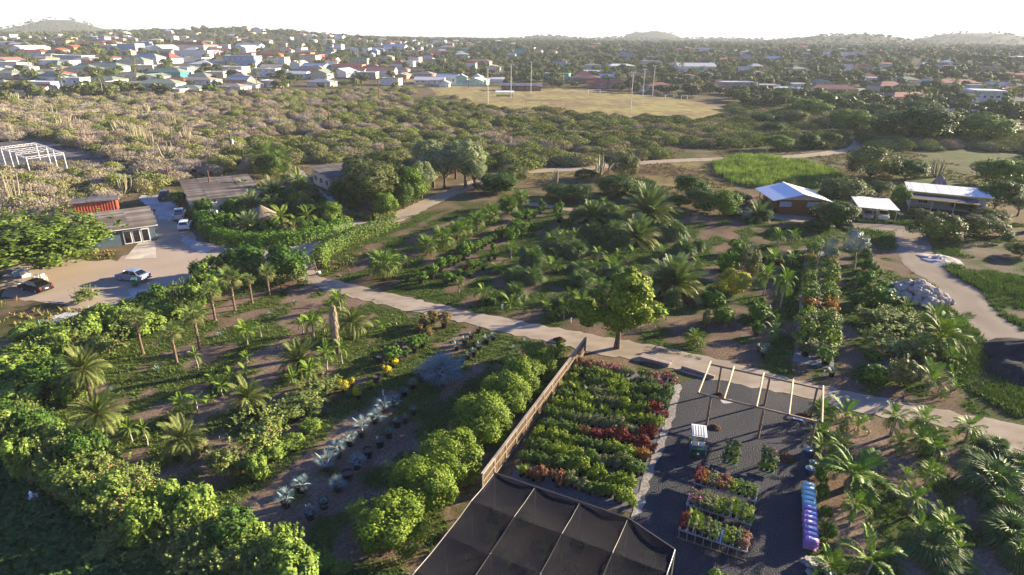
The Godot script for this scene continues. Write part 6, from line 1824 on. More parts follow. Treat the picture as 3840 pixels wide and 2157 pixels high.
	trim(o, "loggia", Vector3(2.4, 1.5, 4.4), Vector3(2.6, 2.6, 0.4), Color(0.1, 0.08, 0.08), M.glass)
	trim(o, "side_wing", Vector3(-6.8, 1.6, 1), Vector3(4.0, 3.2, 7), white, M.wall)
	solo_box("boundary_wall", Vector3(221, 1.2, -289), Vector3(24, 3.2, 0.35), -0.1, white, "long white boundary wall before the modern house", "wall")
	solo_box("boundary_wall", Vector3(204, 0.9, -300), Vector3(9, 2.6, 0.35), 0.1, white, "short white garden wall left of the modern house", "wall")
	solo_box("boundary_wall", Vector3(88, 0.6, -402), Vector3(20, 1.7, 0.3), -0.1, white, "low white wall beside the football ground road", "wall")
	solo_box("boundary_wall", Vector3(-35, 0.8, -433), Vector3(30, 2.0, 0.3), 0.02, Color(0.5, 0.62, 0.52), "pale green wall before the mint house", "wall")
	# stand of the football ground
	o = thing("clubhouse", "low clubhouse with a long grey sheet roof at the football ground", "building", Vector3(4.0, 0, -405), 0.0)
	trim(o, "wall", Vector3(0, 1.3, 0), Vector3(25, 2.8, 6), Color(0.32, 0.13, 0.1), M.wall)
	sheet_roof(o, 27, 9, 3.0, 4.0, 14, [Color(0.34, 0.35, 0.36), Color(0.44, 0.45, 0.45), Color(0.28, 0.28, 0.3)])
	for i in 5: window_at(o, Vector3(-10 + i * 5, 1.7, 3.01), 0, 2.2, 1.0)
	o = thing("dugout", "small tilted white roof over a dugout beside the pitch", "shelter", Vector3(-5.5, 0, -358), 0.1)
	trim(o, "roof", Vector3(0, 2.7, 0), Vector3(10.5, 0.12, 3.0), Color(0.7, 0.71, 0.72), null, Basis(Vector3.RIGHT, 0.2))
	trim(o, "bench_wall", Vector3(0, 0.5, -0.8), Vector3(9.5, 1.0, 0.2), Color(0.3, 0.45, 0.12))
	for x in [-4.6, 0.0, 4.6]: trim(o, "post", Vector3(x, 1.3, -0.6), Vector3(0.1, 2.6, 0.1), Color(0.5, 0.5, 0.5))


func solo_box(called: String, at: Vector3, size: Vector3, turn: float, col: Color, label: String, cat: String) -> void:
	var b := Buf.new()
	b.box(Vector3.ZERO, size, col)
	b.box(Vector3(0, size.y * 0.5 + 0.05, 0), Vector3(size.x + 0.06, 0.1, size.z + 0.1), col * 0.93)
	solo(called, b.mesh(), M.wall, label, cat, Transform3D(Basis(Vector3.UP, turn), at + Vector3(0, land(at.x, at.z), 0)))


# ---------------------------------------------------------------- poles, frames, fence

func make_poles() -> void:
	var i := 0
	for p in MASTS:
		var o := thing("floodlight_mast", "", "floodlight", Vector3(p[0], 0, p[1]), 0, "floodlights round the football ground")
		var b := Buf.new()
		b.tube([Vector3.ZERO, Vector3(0, p[2], 0)], [0.2, 0.13], 8, Color(0.62, 0.58, 0.52))
		part(o, "mast", b.mesh(), M.satin)
		trim(o, "crossbar", Vector3(0, p[2], 0), Vector3(2.2, 0.14, 0.14), Color(0.5, 0.48, 0.45))
		for s in [-1.0, 0.0, 1.0]: trim(o, "lamp_head", Vector3(s * 0.85, p[2] + 0.3, 0.1), Vector3(0.6, 0.5, 0.3), Color(0.6, 0.6, 0.6))
		later(o, "tall floodlight mast of the football ground")
		i += 1
	var brown := Color(0.22, 0.1, 0.065)
	for p in POLES:
		var o := thing("power_pole", "", "pole", Vector3(p[0], land(p[0], p[1]), p[1]), 0.4, "wooden poles in the scrub and the town")
		var b := Buf.new()
		b.tube([Vector3.ZERO, Vector3(0, p[2], 0)], [0.15 + p[2] * 0.008, 0.11], 7, brown)
		part(o, "shaft", b.mesh(), M.wood)
		if p[2] > 6.0 and p[1] < -120:
			trim(o, "crossarm", Vector3(0, p[2] - 0.4, 0), Vector3(2.0, 0.12, 0.12), Color(0.45, 0.43, 0.4))
			for s in [-0.8, 0.8]: trim(o, "insulator", Vector3(s, p[2] - 0.2, 0), Vector3(0.12, 0.28, 0.12), Color(0.75, 0.75, 0.73))
		if absf(p[0] + 73.5) < 0.2 and p[2] > 6:
			b = Buf.new()
			b.tube([Vector3(0.35, p[2] - 2.6, 0), Vector3(0.35, p[2] - 1.5, 0)], [0.3, 0.3], 10, Color(0.55, 0.55, 0.54))
			part(o, "transformer", b.mesh(), M.satin)
		later(o, "brown wooden pole")
	i = 0
	for p in GOALS:
		var a := Vector3(p[0], 0, p[1])
		var c := Vector3(p[2], 0, p[3])
		var up := Vector3(0, p[4], 0)
		var b := Buf.new()
		var col := Color(0.75, 0.75, 0.73) if i < 3 else Color(0.38, 0.22, 0.14)
		b.tube([Vector3.ZERO, up], [0.09, 0.09], 6, col)
		b.tube([c - a, c - a + up], [0.09, 0.09], 6, col)
		b.beam(up, c - a + up, 0.16, 0.16, col)
		if i < 3:
			for q in [Vector3.ZERO, c - a]:
				b.beam(q + up, q + Vector3(0, 0, -1.4), 0.05, 0.05, col)
			b.beam(Vector3(0, 0.03, -1.4), c - a + Vector3(0, 0.03, -1.4), 0.05, 0.05, col)
		else:
			for k in [0.33, 0.66]: b.tube([(c - a) * k, (c - a) * k + up], [0.06, 0.06], 6, col)
		solo("goal_frame", b.mesh(), M.satin, ["white football goal at the far end of the pitch", "white goal frame by the second pitch corner", "tilted white goal frame right of the second pitch", "wide rusty ball catch frame at the near end of the pitch"][i], "goal", Transform3D(Basis(), a))
		i += 1
	# radio mast on the far ridge
	for e in [[0.06, 1500.0, 27.0, "red and white radio mast above the green shop"], [-0.53, 1350.0, 42.0, "slender grey radio mast on the far ridge"]]:
		var x: float = e[0] * e[1]
		var z: float = -e[1]
		var o := thing("radio_mast", e[3], "mast", Vector3(x, land(x, z), z))
		for k in 8:
			var b := Buf.new()
			var y0: float = e[2] * k / 8.0
			var y1: float = e[2] * (k + 1) / 8.0
			var col := Color(0.45, 0.12, 0.09) if k % 2 == 0 and e[0] > 0 else Color(0.5, 0.5, 0.5)
			for c in 4:
				var q := Vector3(0.7 if c % 2 else -0.7, 0, 0.7 if c / 2 else -0.7)
				b.beam(q + Vector3(0, y0, 0), q + Vector3(0, y1, 0), 0.2, 0.2, col)
				b.beam(q + Vector3(0, y0, 0), Vector3(-q.x, y1, q.z), 0.12, 0.12, col)
			part(o, "lattice", b.mesh(), M.satin)


func make_steel_frame() -> void:
	var o := thing("steel_frame", "open white steel truss frame standing in the gravel pit", "frame")
	var l: Array = LINES.frame_tops
	var col := Color(0.5, 0.5, 0.53)
	var tops := []
	for p in l:
		tops.append(Vector3(p[0], 4.3, p[1]))
		trim(o, "post", Vector3(p[0], 2.15, p[1]), Vector3(0.16, 4.3, 0.16), col)
	var joins := [[0, 4], [1, 5], [2, 6], [3, 7], [0, 1], [2, 3], [4, 5], [5, 6], [6, 7]]
	for j in joins:
		var a: Vector3 = tops[j[0]]
		var c: Vector3 = tops[j[1]]
		var b := Buf.new()
		b.beam(a, c, 0.07, 0.07, col)
		b.beam(a - Vector3(0, 0.45, 0), c - Vector3(0, 0.45, 0), 0.07, 0.07, col)
		var n := maxi(2, int(a.distance_to(c) / 0.7))
		for k in n:
			b.beam(a.lerp(c, float(k) / n) - Vector3(0, 0.45 * (k % 2), 0), a.lerp(c, float(k + 1) / n) - Vector3(0, 0.45 * ((k + 1) % 2), 0), 0.06, 0.06, col)
		part(o, "truss", b.mesh(), M.satin)


func site(u: float, v: float, from: Vector3) -> Vector3:
	return from + Vector3(0.9, 0, 0.436) * u + Vector3(-0.436, 0, 0.9) * v


func make_fence() -> void:
	var a := Vector3(7.6, 0, -55.7)
	var c := Vector3(-1.9, 0, -34.4)
	var o := thing("wooden_fence", "weathered wooden fence of posts, rails and reed panels beside the plant beds", "fence")
	var n := 12
	var d := (c - a) / n
	var turn := atan2(-d.z, d.x)
	for i in n + 1:
		trim(o, "post", a + d * i + Vector3(0, 0.95, 0), Vector3(0.13, 1.9, 0.13), tone(Color(0.3, 0.24, 0.18), Color(0.38, 0.31, 0.24)), M.wood, Basis(Vector3.UP, turn))
	for i in n:
		var at := a + d * (i + 0.5)
		trim(o, "top_rail", at + Vector3(0, 1.93, 0), Vector3(d.length(), 0.07, 0.2), tone(Color(0.42, 0.35, 0.28), Color(0.52, 0.45, 0.37)), M.wood, Basis(Vector3.UP, turn) * Basis(Vector3.BACK, rnd(-0.012, 0.012)))
		for y in [0.5, 1.3]:
			trim(o, "rail", at + Vector3(0, y, 0) + Vector3(0.06, 0, 0.03), Vector3(d.length() - 0.1, 0.09, 0.06), Color(0.36, 0.28, 0.2), M.wood, Basis(Vector3.UP, turn))
		var b := Buf.new()
		for k in 26:
			var x := (k + 0.5) / 26.0 * d.length() - d.length() * 0.5
			var h := rnd(1.66, 1.78)
			b.box(Vector3(x, h * 0.5, rnd(-0.012, 0.012)), Vector3(rnd(0.035, 0.055), h, 0.025), tone(Color(0.15, 0.1, 0.07), Color(0.27, 0.19, 0.13), 0.3))
		var reeds := part(o, "reed_panel", b.mesh(), M.wood, Transform3D(Basis(Vector3.UP, turn), at))
		reeds.set_meta("kind", "stuff")


func make_pergola() -> void:
	var from := Vector3(15.7, 0, -43.9)
	var o := thing("pergola", "open pergola of round timber poles over the dark gravel", "pergola")
	var pale := Color(0.55, 0.46, 0.33)
	var dark := Color(0.3, 0.2, 0.13)
	var pole := func(called: String, p: Vector3, q: Vector3, r: float, col: Color):
		var b := Buf.new()
		b.tube([p, p.lerp(q, 0.5) + Vector3(0, 0.012, 0), q], [r, r * 0.97, r * 0.93], 9, col)
		part(o, called, b.smooth(), M.wood)
	for v in [0.0, -5.5]:
		for u in [1.0, 5.1, 8.9]:
			var p := site(u, v, from)
			pole.call("post", p - Vector3(0, 0.1, 0), p + Vector3(rnd(-0.04, 0.04), 2.74, 0), 0.1, dark)
		pole.call("beam", site(-0.1, v, from) + Vector3(0, 2.83, 0), site(9.4, v, from) + Vector3(0, 2.83, 0), 0.09, Color(0.38, 0.29, 0.2))
	for u in [0.0, 2.05, 4.55, 6.95, 9.3]:
		pole.call("rafter", site(u, 0.25, from) + Vector3(0, 3.0, 0), site(u, -5.75, from) + Vector3(0, 3.0, 0), 0.085, pale)
	# loose things on the gravel round it
	var n := 0
	for e in [[1.35, -5.35, 0.55], [1.75, 0.1, 0.55], [8.3, -5.2, 0.6], [7.4, 1.7, 0.75]]:
		var p := site(e[0], e[1], from)
		var b := Buf.new()
		mound(b, e[2], 0.22, Color(0.1, 0.05, 0.03), Color(0.17, 0.09, 0.055))
		solo("soil_heap", b.mesh(), M.ground, ["brown soil heap at the far left pergola post", "brown soil heap at the near left pergola post", "brown soil heap at the far right pergola post", "dark fibre heap before the near right pergola post"][n], "soil heap", Transform3D(Basis(), p + Vector3(0, 0.015, 0)))
		n += 1
	solo_slab("limestone_smear", site(2.0, -4.6, from) + Vector3(0, 0.022, 0), 0.55, Color(0.6, 0.58, 0.56), "pale powder spill on the gravel under the pergola", "powder")
	var b2 := Buf.new()
	b2.box(Vector3(0, 0.03, 0), Vector3(0.75, 0.05, 0.14), Color(0.8, 0.8, 0.8))
	b2.box(Vector3(0.3, 0.04, 0.12), Vector3(0.3, 0.05, 0.12), Color(0.75, 0.75, 0.78))
	solo("white_board", b2.mesh(), M.satin, "small white board lying on the gravel by the pergola", "board", Transform3D(Basis(Vector3.UP, -0.3), site(7.9, -4.4, from) + Vector3(0, 0.03, 0)))


func mound(b: Buf, r: float, h: float, a: Color, c: Color, n := 14, bumpy := 0.3) -> void:
	var rings := []
	for j in 6:
		var t := j / 5.0
		var ring := []
		for i in n:
			var az := TAU * i / n
			var k := 1.0 + bumpy * fine.get_noise_3d(cos(az) * 9 + r * 31, sin(az) * 9, t * 7)
			ring.append(Vector3(cos(az) * r * t * k, h * (1.0 - t * t) * (1.0 + bumpy * fine.get_noise_3d(az * 9, t * 20, r * 17)) - 0.02 * t, sin(az) * r * t * k))
		rings.append(ring)
	for j in 5:
		for i in n:
			var k := (i + 1) % n
			b.quad(rings[j][i], rings[j][k], rings[j + 1][k], rings[j + 1][i], tone(a, c))


func solo_slab(called: String, at: Vector3, r: float, col: Color, label: String, cat: String, thick := 0.015) -> void:
	var b := Buf.new()
	var pts := []
	for i in 12: pts.append(Vector3(cos(TAU * i / 12) * r * rnd(0.6, 1.2), 0, sin(TAU * i / 12) * r * rnd(0.6, 1.2)))
	slab(b, pts, thick, col)
	solo(called, b.mesh(), M.rock, label, cat, Transform3D(Basis(), at))


func make_shade_house() -> void:
	var from := Vector3(-1.0, 0, -33.2)
	var o := thing("shade_house", "black shade net stretched over poles at the near edge", "shade house")
	var us := [0.0, 3.0, 6.1, 9.2, 12.3]
	var vs := [0.0, 3.1, 6.2, 9.3, 12.4, 15.5]
	var top := func(i: int, j: int) -> Vector3:
		var v: float = vs[j]
		if i == 4 and j == 0: v = 1.2
		return site(us[i], v, from) + Vector3(0, 3.0 + (0.12 if j % 2 else 0.0), 0)
	for j in 5:
		for i in 4:
			var b := Buf.new()
			var a: Vector3 = top.call(i, j)
			var c: Vector3 = top.call(i + 1, j)
			var d: Vector3 = top.call(i + 1, j + 1)
			var e: Vector3 = top.call(i, j + 1)
			var grid := []
			for y in 9:
				var row := []
				for x in 9:
					var s := x / 8.0
					var t := y / 8.0
					var p: Vector3 = a.lerp(c, s).lerp(e.lerp(d, s), t)
					p.y -= 0.16 * (4 * s * (1 - s)) * (0.35 + 0.65 * 4 * t * (1 - t)) + 0.03 * fine.get_noise_2d(p.x * 4, p.z * 4) + 0.07 * 4 * t * (1 - t)
					row.append(p)
				grid.append(row)
			for y in 8:
				for x in 8:
					b.quad(grid[y][x], grid[y][x + 1], grid[y + 1][x + 1], grid[y + 1][x], Color(0.011, 0.01, 0.013))
			part(o, "net_panel", b.smooth(), M.shade_net)
	for i in 5:
		for j in 6:
			var p: Vector3 = top.call(i, j)
			var b := Buf.new()
			b.tube([Vector3(p.x, 0, p.z), p], [0.05, 0.045], 7, Color(0.3, 0.27, 0.25))
			part(o, "post", b.mesh(), M.satin)
	for i in 5:
		for j in 5:
			var b := Buf.new()
			b.tube([top.call(i, j) + Vector3(0, 0.01, 0), top.call(i, j).lerp(top.call(i, j + 1), 0.5) + Vector3(0, -0.05, 0), top.call(i, j + 1) + Vector3(0, 0.01, 0)], [0.028, 0.028, 0.028] if i in [0, 4] else [0.013, 0.013, 0.013], 6, Color(0.22, 0.19, 0.17) if i in [0, 4] or (i + j) % 5 == 1 else Color(0.02, 0.018, 0.02))
			part(o, "ridge_pole", b.mesh(), M.satin)
	for i in 4:
		var b := Buf.new()
		b.tube([top.call(i, 0) + Vector3(0, 0.03, 0), top.call(i + 1, 0) + Vector3(0, 0.03, 0)], [0.04, 0.04], 6, Color(0.12, 0.09, 0.08))
		part(o, "edge_pole", b.mesh(), M.satin)
	for k in 34:
		var p := site(0.8 + (k % 6) * 2.0 + rnd(-0.4, 0.4), 0.8 + (k / 6) * 2.1 + rnd(-0.5, 0.5), from)
		var s := solo("shade_plant", CR[["potted0", "shrub0", "agave", "potted1", "croton0"][k % 5]], M.leaf, "", "potted plant", Transform3D(Basis().scaled(Vector3(0.55, 0.6, 0.55)), p), "plants kept under the shade net")
		later(s, "dim plant under the black net")


# ---------------------------------------------------------------- beds, benches, carts, stock

var BED := {}


func make_bed_meshes() -> void:
	var kinds := {"green": [Color(0.055, 0.1, 0.02), Color(0.13, 0.19, 0.035)], "lime": [Color(0.12, 0.18, 0.02), Color(0.28, 0.33, 0.035)], "olive": [Color(0.1, 0.12, 0.05), Color(0.19, 0.2, 0.09)], "maroon": [Color(0.11, 0.015, 0.018), Color(0.26, 0.045, 0.03)], "orange": [Color(0.2, 0.08, 0.02), Color(0.42, 0.2, 0.03)], "rust": [Color(0.16, 0.07, 0.04), Color(0.28, 0.13, 0.08)]}
	for k in kinds:
		for i in 2:
			var b := Buf.new()
			crown(b, Vector3(0, 0.62, 0), Vector3(0.55, 0.42, 0.55), 560, 0.105, kinds[k][0], kinds[k][1], 12, 0.7, -0.8, 0.34)
			shoots(b, Vector3(0, 0.6, 0), Vector3(0.5, 0.36, 0.5), 14, 0.22, 0.1, kinds[k][0], kinds[k][1])
			for s in 5: b.tube([Vector3(rnd(-0.12, 0.12), 0.2, rnd(-0.12, 0.12)), Vector3(rnd(-0.3, 0.3), 0.7, rnd(-0.3, 0.3))], [0.012, 0.008], 4, Color(0.12, 0.09, 0.05))
			b.tube([Vector3.ZERO, Vector3(0, 0.26, 0)], [0.17, 0.2], 8, Color(0.016, 0.016, 0.018))
			BED[k + str(i)] = b.mesh()
	for i in 2:
		var b := Buf.new()
		crown(b, Vector3(0, 0.6, 0), Vector3(0.5, 0.4, 0.5), 230, 0.15, Color(0.07, 0.1, 0.03), Color(0.16, 0.19, 0.06), 8, 0.7, -0.8, 0.34, Color(0.62, 0.03, 0.3), 0.28)
		b.tube([Vector3.ZERO, Vector3(0, 0.26, 0)], [0.17, 0.2], 8, Color(0.016, 0.016, 0.018))
		BED["pink%d" % i] = b.mesh()
		b = Buf.new()
		for k in 60:
			var az := rnd(0, TAU)
			var d := Vector3(cos(az) * rnd(0.1, 0.5), rnd(0.4, 0.85), sin(az) * rnd(0.1, 0.5))
			var s := Vector3(-sin(az), 0, cos(az)) * 0.028
			b.quad(Vector3(0, 0.22, 0) - s, Vector3(0, 0.22, 0) + s, d * 0.7 + Vector3(0, 0.2, 0) + s, d * 0.7 + Vector3(0, 0.2, 0) - s, tone(Color(0.1, 0.15, 0.02), Color(0.22, 0.27, 0.04)))
			b.tri(d * 0.7 + Vector3(0, 0.2, 0) - s, d * 0.7 + Vector3(0, 0.2, 0) + s, d * 1.05 + Vector3(cos(az) * 0.12, 0.1, sin(az) * 0.12), tone(Color(0.1, 0.15, 0.02), Color(0.22, 0.27, 0.04)))
		b.tube([Vector3.ZERO, Vector3(0, 0.26, 0)], [0.16, 0.19], 8, Color(0.016, 0.016, 0.018))
		BED["grassy%d" % i] = b.mesh()


const ROWS := [["rust", "pink", "pink", "olive", "green", "pink", "pink"], ["green", "grassy", "grassy", "olive", "pink"], ["lime", "green", "lime", "green", "green"], ["grassy", "olive", "lime", "green", "green"], ["green", "lime", "olive", "lime", "maroon"], ["lime", "lime", "grassy", "lime", "lime"], ["green", "olive", "olive", "olive", "maroon"], ["green", "green", "maroon", "maroon", "maroon"], ["lime", "lime", "green", "lime", "orange"], ["green", "lime", "green", "olive", "green"], ["green", "green", "lime", "lime", "lime"], ["grassy", "rust", "olive", "green", "lime"]]
const BED_SAYS := {"green": "dark green potted shrub", "lime": "yellow green potted shrub", "olive": "grey green potted shrub", "maroon": "dark red potted croton", "orange": "orange leaved potted croton", "rust": "rusty brown potted shrub", "pink": "pink flowering potted bougainvillea", "grassy": "grassy leaved potted plant"}
const COUNT := ["first", "second", "third", "fourth", "fifth", "sixth", "seventh", "eighth", "ninth", "tenth", "eleventh", "twelfth"]


func make_beds() -> void:
	var bl: Array = LINES.bed_left
	var br: Array = LINES.bed_right
	var under := Buf.new()
	slab(under, [Vector3(bl[0][0] - 0.3, 0.01, bl[0][1] - 1.0), Vector3(br[0][0] + 0.2, 0.01, br[0][1] - 1.0), Vector3(br[1][0] + 0.2, 0.01, br[1][1] + 1.0), Vector3(bl[1][0] - 0.3, 0.01, bl[1][1] + 1.0)], 0.006, Color(0.2, 0.19, 0.2))
	setting("bed_floor", under.mesh(), M.ground)
	for r in 12:
		var t := r / 11.0
		var a := Vector2(bl[0][0], bl[0][1]).lerp(Vector2(bl[1][0], bl[1][1]), t)
		var c := Vector2(br[0][0], br[0][1]).lerp(Vector2(br[1][0], br[1][1]), t)
		var cloth := Buf.new()
		var d := (c - a).normalized()
		var s := Vector2(-d.y, d.x) * 0.5
		var q := [a - s, c - s, c + s, a + s]
		for k in 4: q[k] = Vector3(q[k].x, 0.018 + 0.004 * (r % 2), q[k].y)
		slab(cloth, q, 0.008, Color(0.1, 0.1, 0.115))
		setting("ground_cloth", cloth.mesh(), M.plain)
		var n := 25
		for i in n:
			var kind: String = ROWS[r][mini(ROWS[r].size() - 1, int(float(i) / n * ROWS[r].size() + rnd(-0.3, 0.3)))]
			if rng.randf() < 0.06: continue
			var p := a.lerp(c, (i + 0.5) / n) + Vector2(rnd(-0.12, 0.12), rnd(-0.3, 0.3))
			var k := rnd(0.78, 1.08)
			var says: String = BED_SAYS[kind] + " in the %s bed row from the road" % COUNT[r]
			solo("bed_plant", BED[kind + str(rng.randi() % 2)], M.leaf, says, "potted plant", Transform3D(Basis(Vector3.UP, rnd(0, TAU)).scaled(Vector3(k * 0.95, k * rnd(0.9, 1.45), k * 0.95)), Vector3(p.x, 0.01, p.y)), says.replace(" in the", "s in the"))


func make_strip_rows() -> void:
	# two lines of potted stock on cloth at the right of the field
	for e in [[Vector2(47.5, -92.0), Vector2(29.9, -55.2), 27, 1.15, "left"], [Vector2(48.6, -88.6), Vector2(31.4, -53.6), 25, 1.1, "right"]]:
		for i in e[2]:
			var p: Vector2 = e[0].lerp(e[1], (i + 0.5) / e[2]) + Vector2(rnd(-0.3, 0.3), rnd(-0.3, 0.3))
			var kind: String = ["green", "green", "olive", "green", "lime", "lime", "orange", "lime", "green", "green", "olive", "pink" if i > 15 and i < 18 else "green"][(i * 5 + (0 if e[4] == "left" else 3)) % 12]
			var k: float = e[3] * rnd(1.1, 1.75)
			var o := solo("stock_plant", BED[kind + str(i % 2)], M.leaf, "", "potted plant", Transform3D(Basis(Vector3.UP, rnd(0, TAU)).scaled(Vector3(k * 1.15, k * rnd(0.9, 1.4), k * 1.15)), Vector3(p.x, 0.02, p.y)), "double line of potted stock at the right of the field")
			later(o, BED_SAYS[kind] + " in the " + e[4] + " line")
	var b := Buf.new()
	var w := Vector3(0.9, 0, 0.436) * 1.9
	slab(b, [Vector3(48.2, 0.016, -91.4) - w, Vector3(48.2, 0.016, -91.4) + w, Vector3(30.4, 0.016, -54.0) + w, Vector3(30.4, 0.016, -54.0) - w], 0.008, Color(0.16, 0.155, 0.165))
	setting("ground_cloth", b.mesh(), M.plain)


func make_benches() -> void:
	var fronts := [Vector3(13.2, 0, -35.2), Vector3(12.1, 0, -33.0), Vector3(11.0, 0, -30.7)]
	var steel := Color(0.5, 0.51, 0.53)
	var stock := [["maroon", "orange", "olive", "rust", "rust", "lime", "green", "green", "green"], ["pink", "pink", "olive", "olive", "lime", "green", "grassy", "green", "lime"], ["maroon", "grassy", "grassy", "olive", "green", "", "lime", "olive", "rust"]]
	for i in 3:
		var from: Vector3 = fronts[i]
		var o := thing("plant_bench", ["plant bench nearest the golf cart", "middle of the three steel plant benches", "plant bench nearest the shade net"][i], "bench", from, SITE, "steel plant benches on the gravel")
		var top := Buf.new()
		for k in 22: top.box(Vector3((k + 0.5) / 22.0 * 4.2, 0.72, -0.7), Vector3(0.09, 0.02, 1.42), steel)
		for k in 7: top.box(Vector3(2.1, 0.695, -0.06 - k * 0.21), Vector3(4.2, 0.02, 0.03), steel)
		part(o, "mesh_top", top.mesh(), M.metal)
		for z in [0.0, -1.42]: trim(o, "side_rail", Vector3(2.1, 0.75, z), Vector3(4.26, 0.1, 0.04), steel, M.metal)
		for x in [0.0, 4.2]: trim(o, "end_rail", Vector3(x, 0.75, -0.71), Vector3(0.04, 0.1, 1.38), steel, M.metal)
		for k in 9:
			trim(o, "leg", Vector3(0.06 + k * 0.51, 0.35, -0.06), Vector3(0.035, 0.68, 0.035), steel, M.metal)
			if k % 2 == 0: trim(o, "leg", Vector3(0.06 + k * 0.51, 0.35, -1.36), Vector3(0.035, 0.68, 0.035), steel, M.metal)
		trim(o, "foot_bar", Vector3(2.1, 0.03, -0.06), Vector3(4.3, 0.05, 0.06), Color(0.4, 0.27, 0.18), M.wood)
		for k in 9:
			if stock[i][k] == "": continue
			for r in 3:
				var p := o.transform * Vector3(0.24 + k * 0.465, 0.74, -0.24 - r * 0.46)
				var s := rnd(0.6, 0.78)
				var tall := 1.7 if stock[i][k] == "grassy" else 1.0
				var says: String = BED_SAYS[stock[i][k]] + " on the %s plant bench" % ["farthest", "middle", "nearest"][i]
				var q := solo("bench_plant", BED[stock[i][k] + str(r % 2)], M.leaf, says, "potted plant", Transform3D(Basis(Vector3.UP, rnd(0, TAU)).scaled(Vector3(s, s * tall * 0.8, s)), p), says.replace(" on the", "s on the"))
	# two stepped plant stands before the golf cart
	for i in 2:
		var o := thing("plant_stand", ["stepped plant stand beside the golf cart", "stepped plant stand away from the golf cart"][i], "plant stand", Vector3(17.0 + i * 2.5, 0, -38.6 + i * 0.9), SITE)
		for k in 3:
			trim(o, "shelf", Vector3(0, 0.3 + k * 0.35, 0.5 - k * 0.5), Vector3(1.1, 0.04, 0.55), Color(0.1, 0.2, 0.15), M.metal)
			for x in [-0.5, 0.5]: trim(o, "leg", Vector3(x, 0.14 + k * 0.175, 0.5 - k * 0.5), Vector3(0.04, 0.28 + k * 0.35, 0.04), Color(0.1, 0.16, 0.13), M.metal)
			for c in 3:
				var kind: String = [["olive", "green", "lime"], ["grassy", "grassy", "lime"], ["pink", "green", "olive"]][k][c] if i == 0 else [["lime", "lime", "green"], ["grassy", "green", "olive"], ["olive", "grassy", "pink"]][k][c]
				var p := o.transform * Vector3(-0.36 + c * 0.36, 0.33 + k * 0.35, 0.5 - k * 0.5)
				var q := solo("stand_plant", BED[kind + str(c % 2)], M.leaf, "", "potted plant", Transform3D(Basis().scaled(Vector3.ONE * rnd(0.55, 0.7)), p), "plants on the stepped stands")
				later(q, BED_SAYS[kind] + " on a stepped stand")


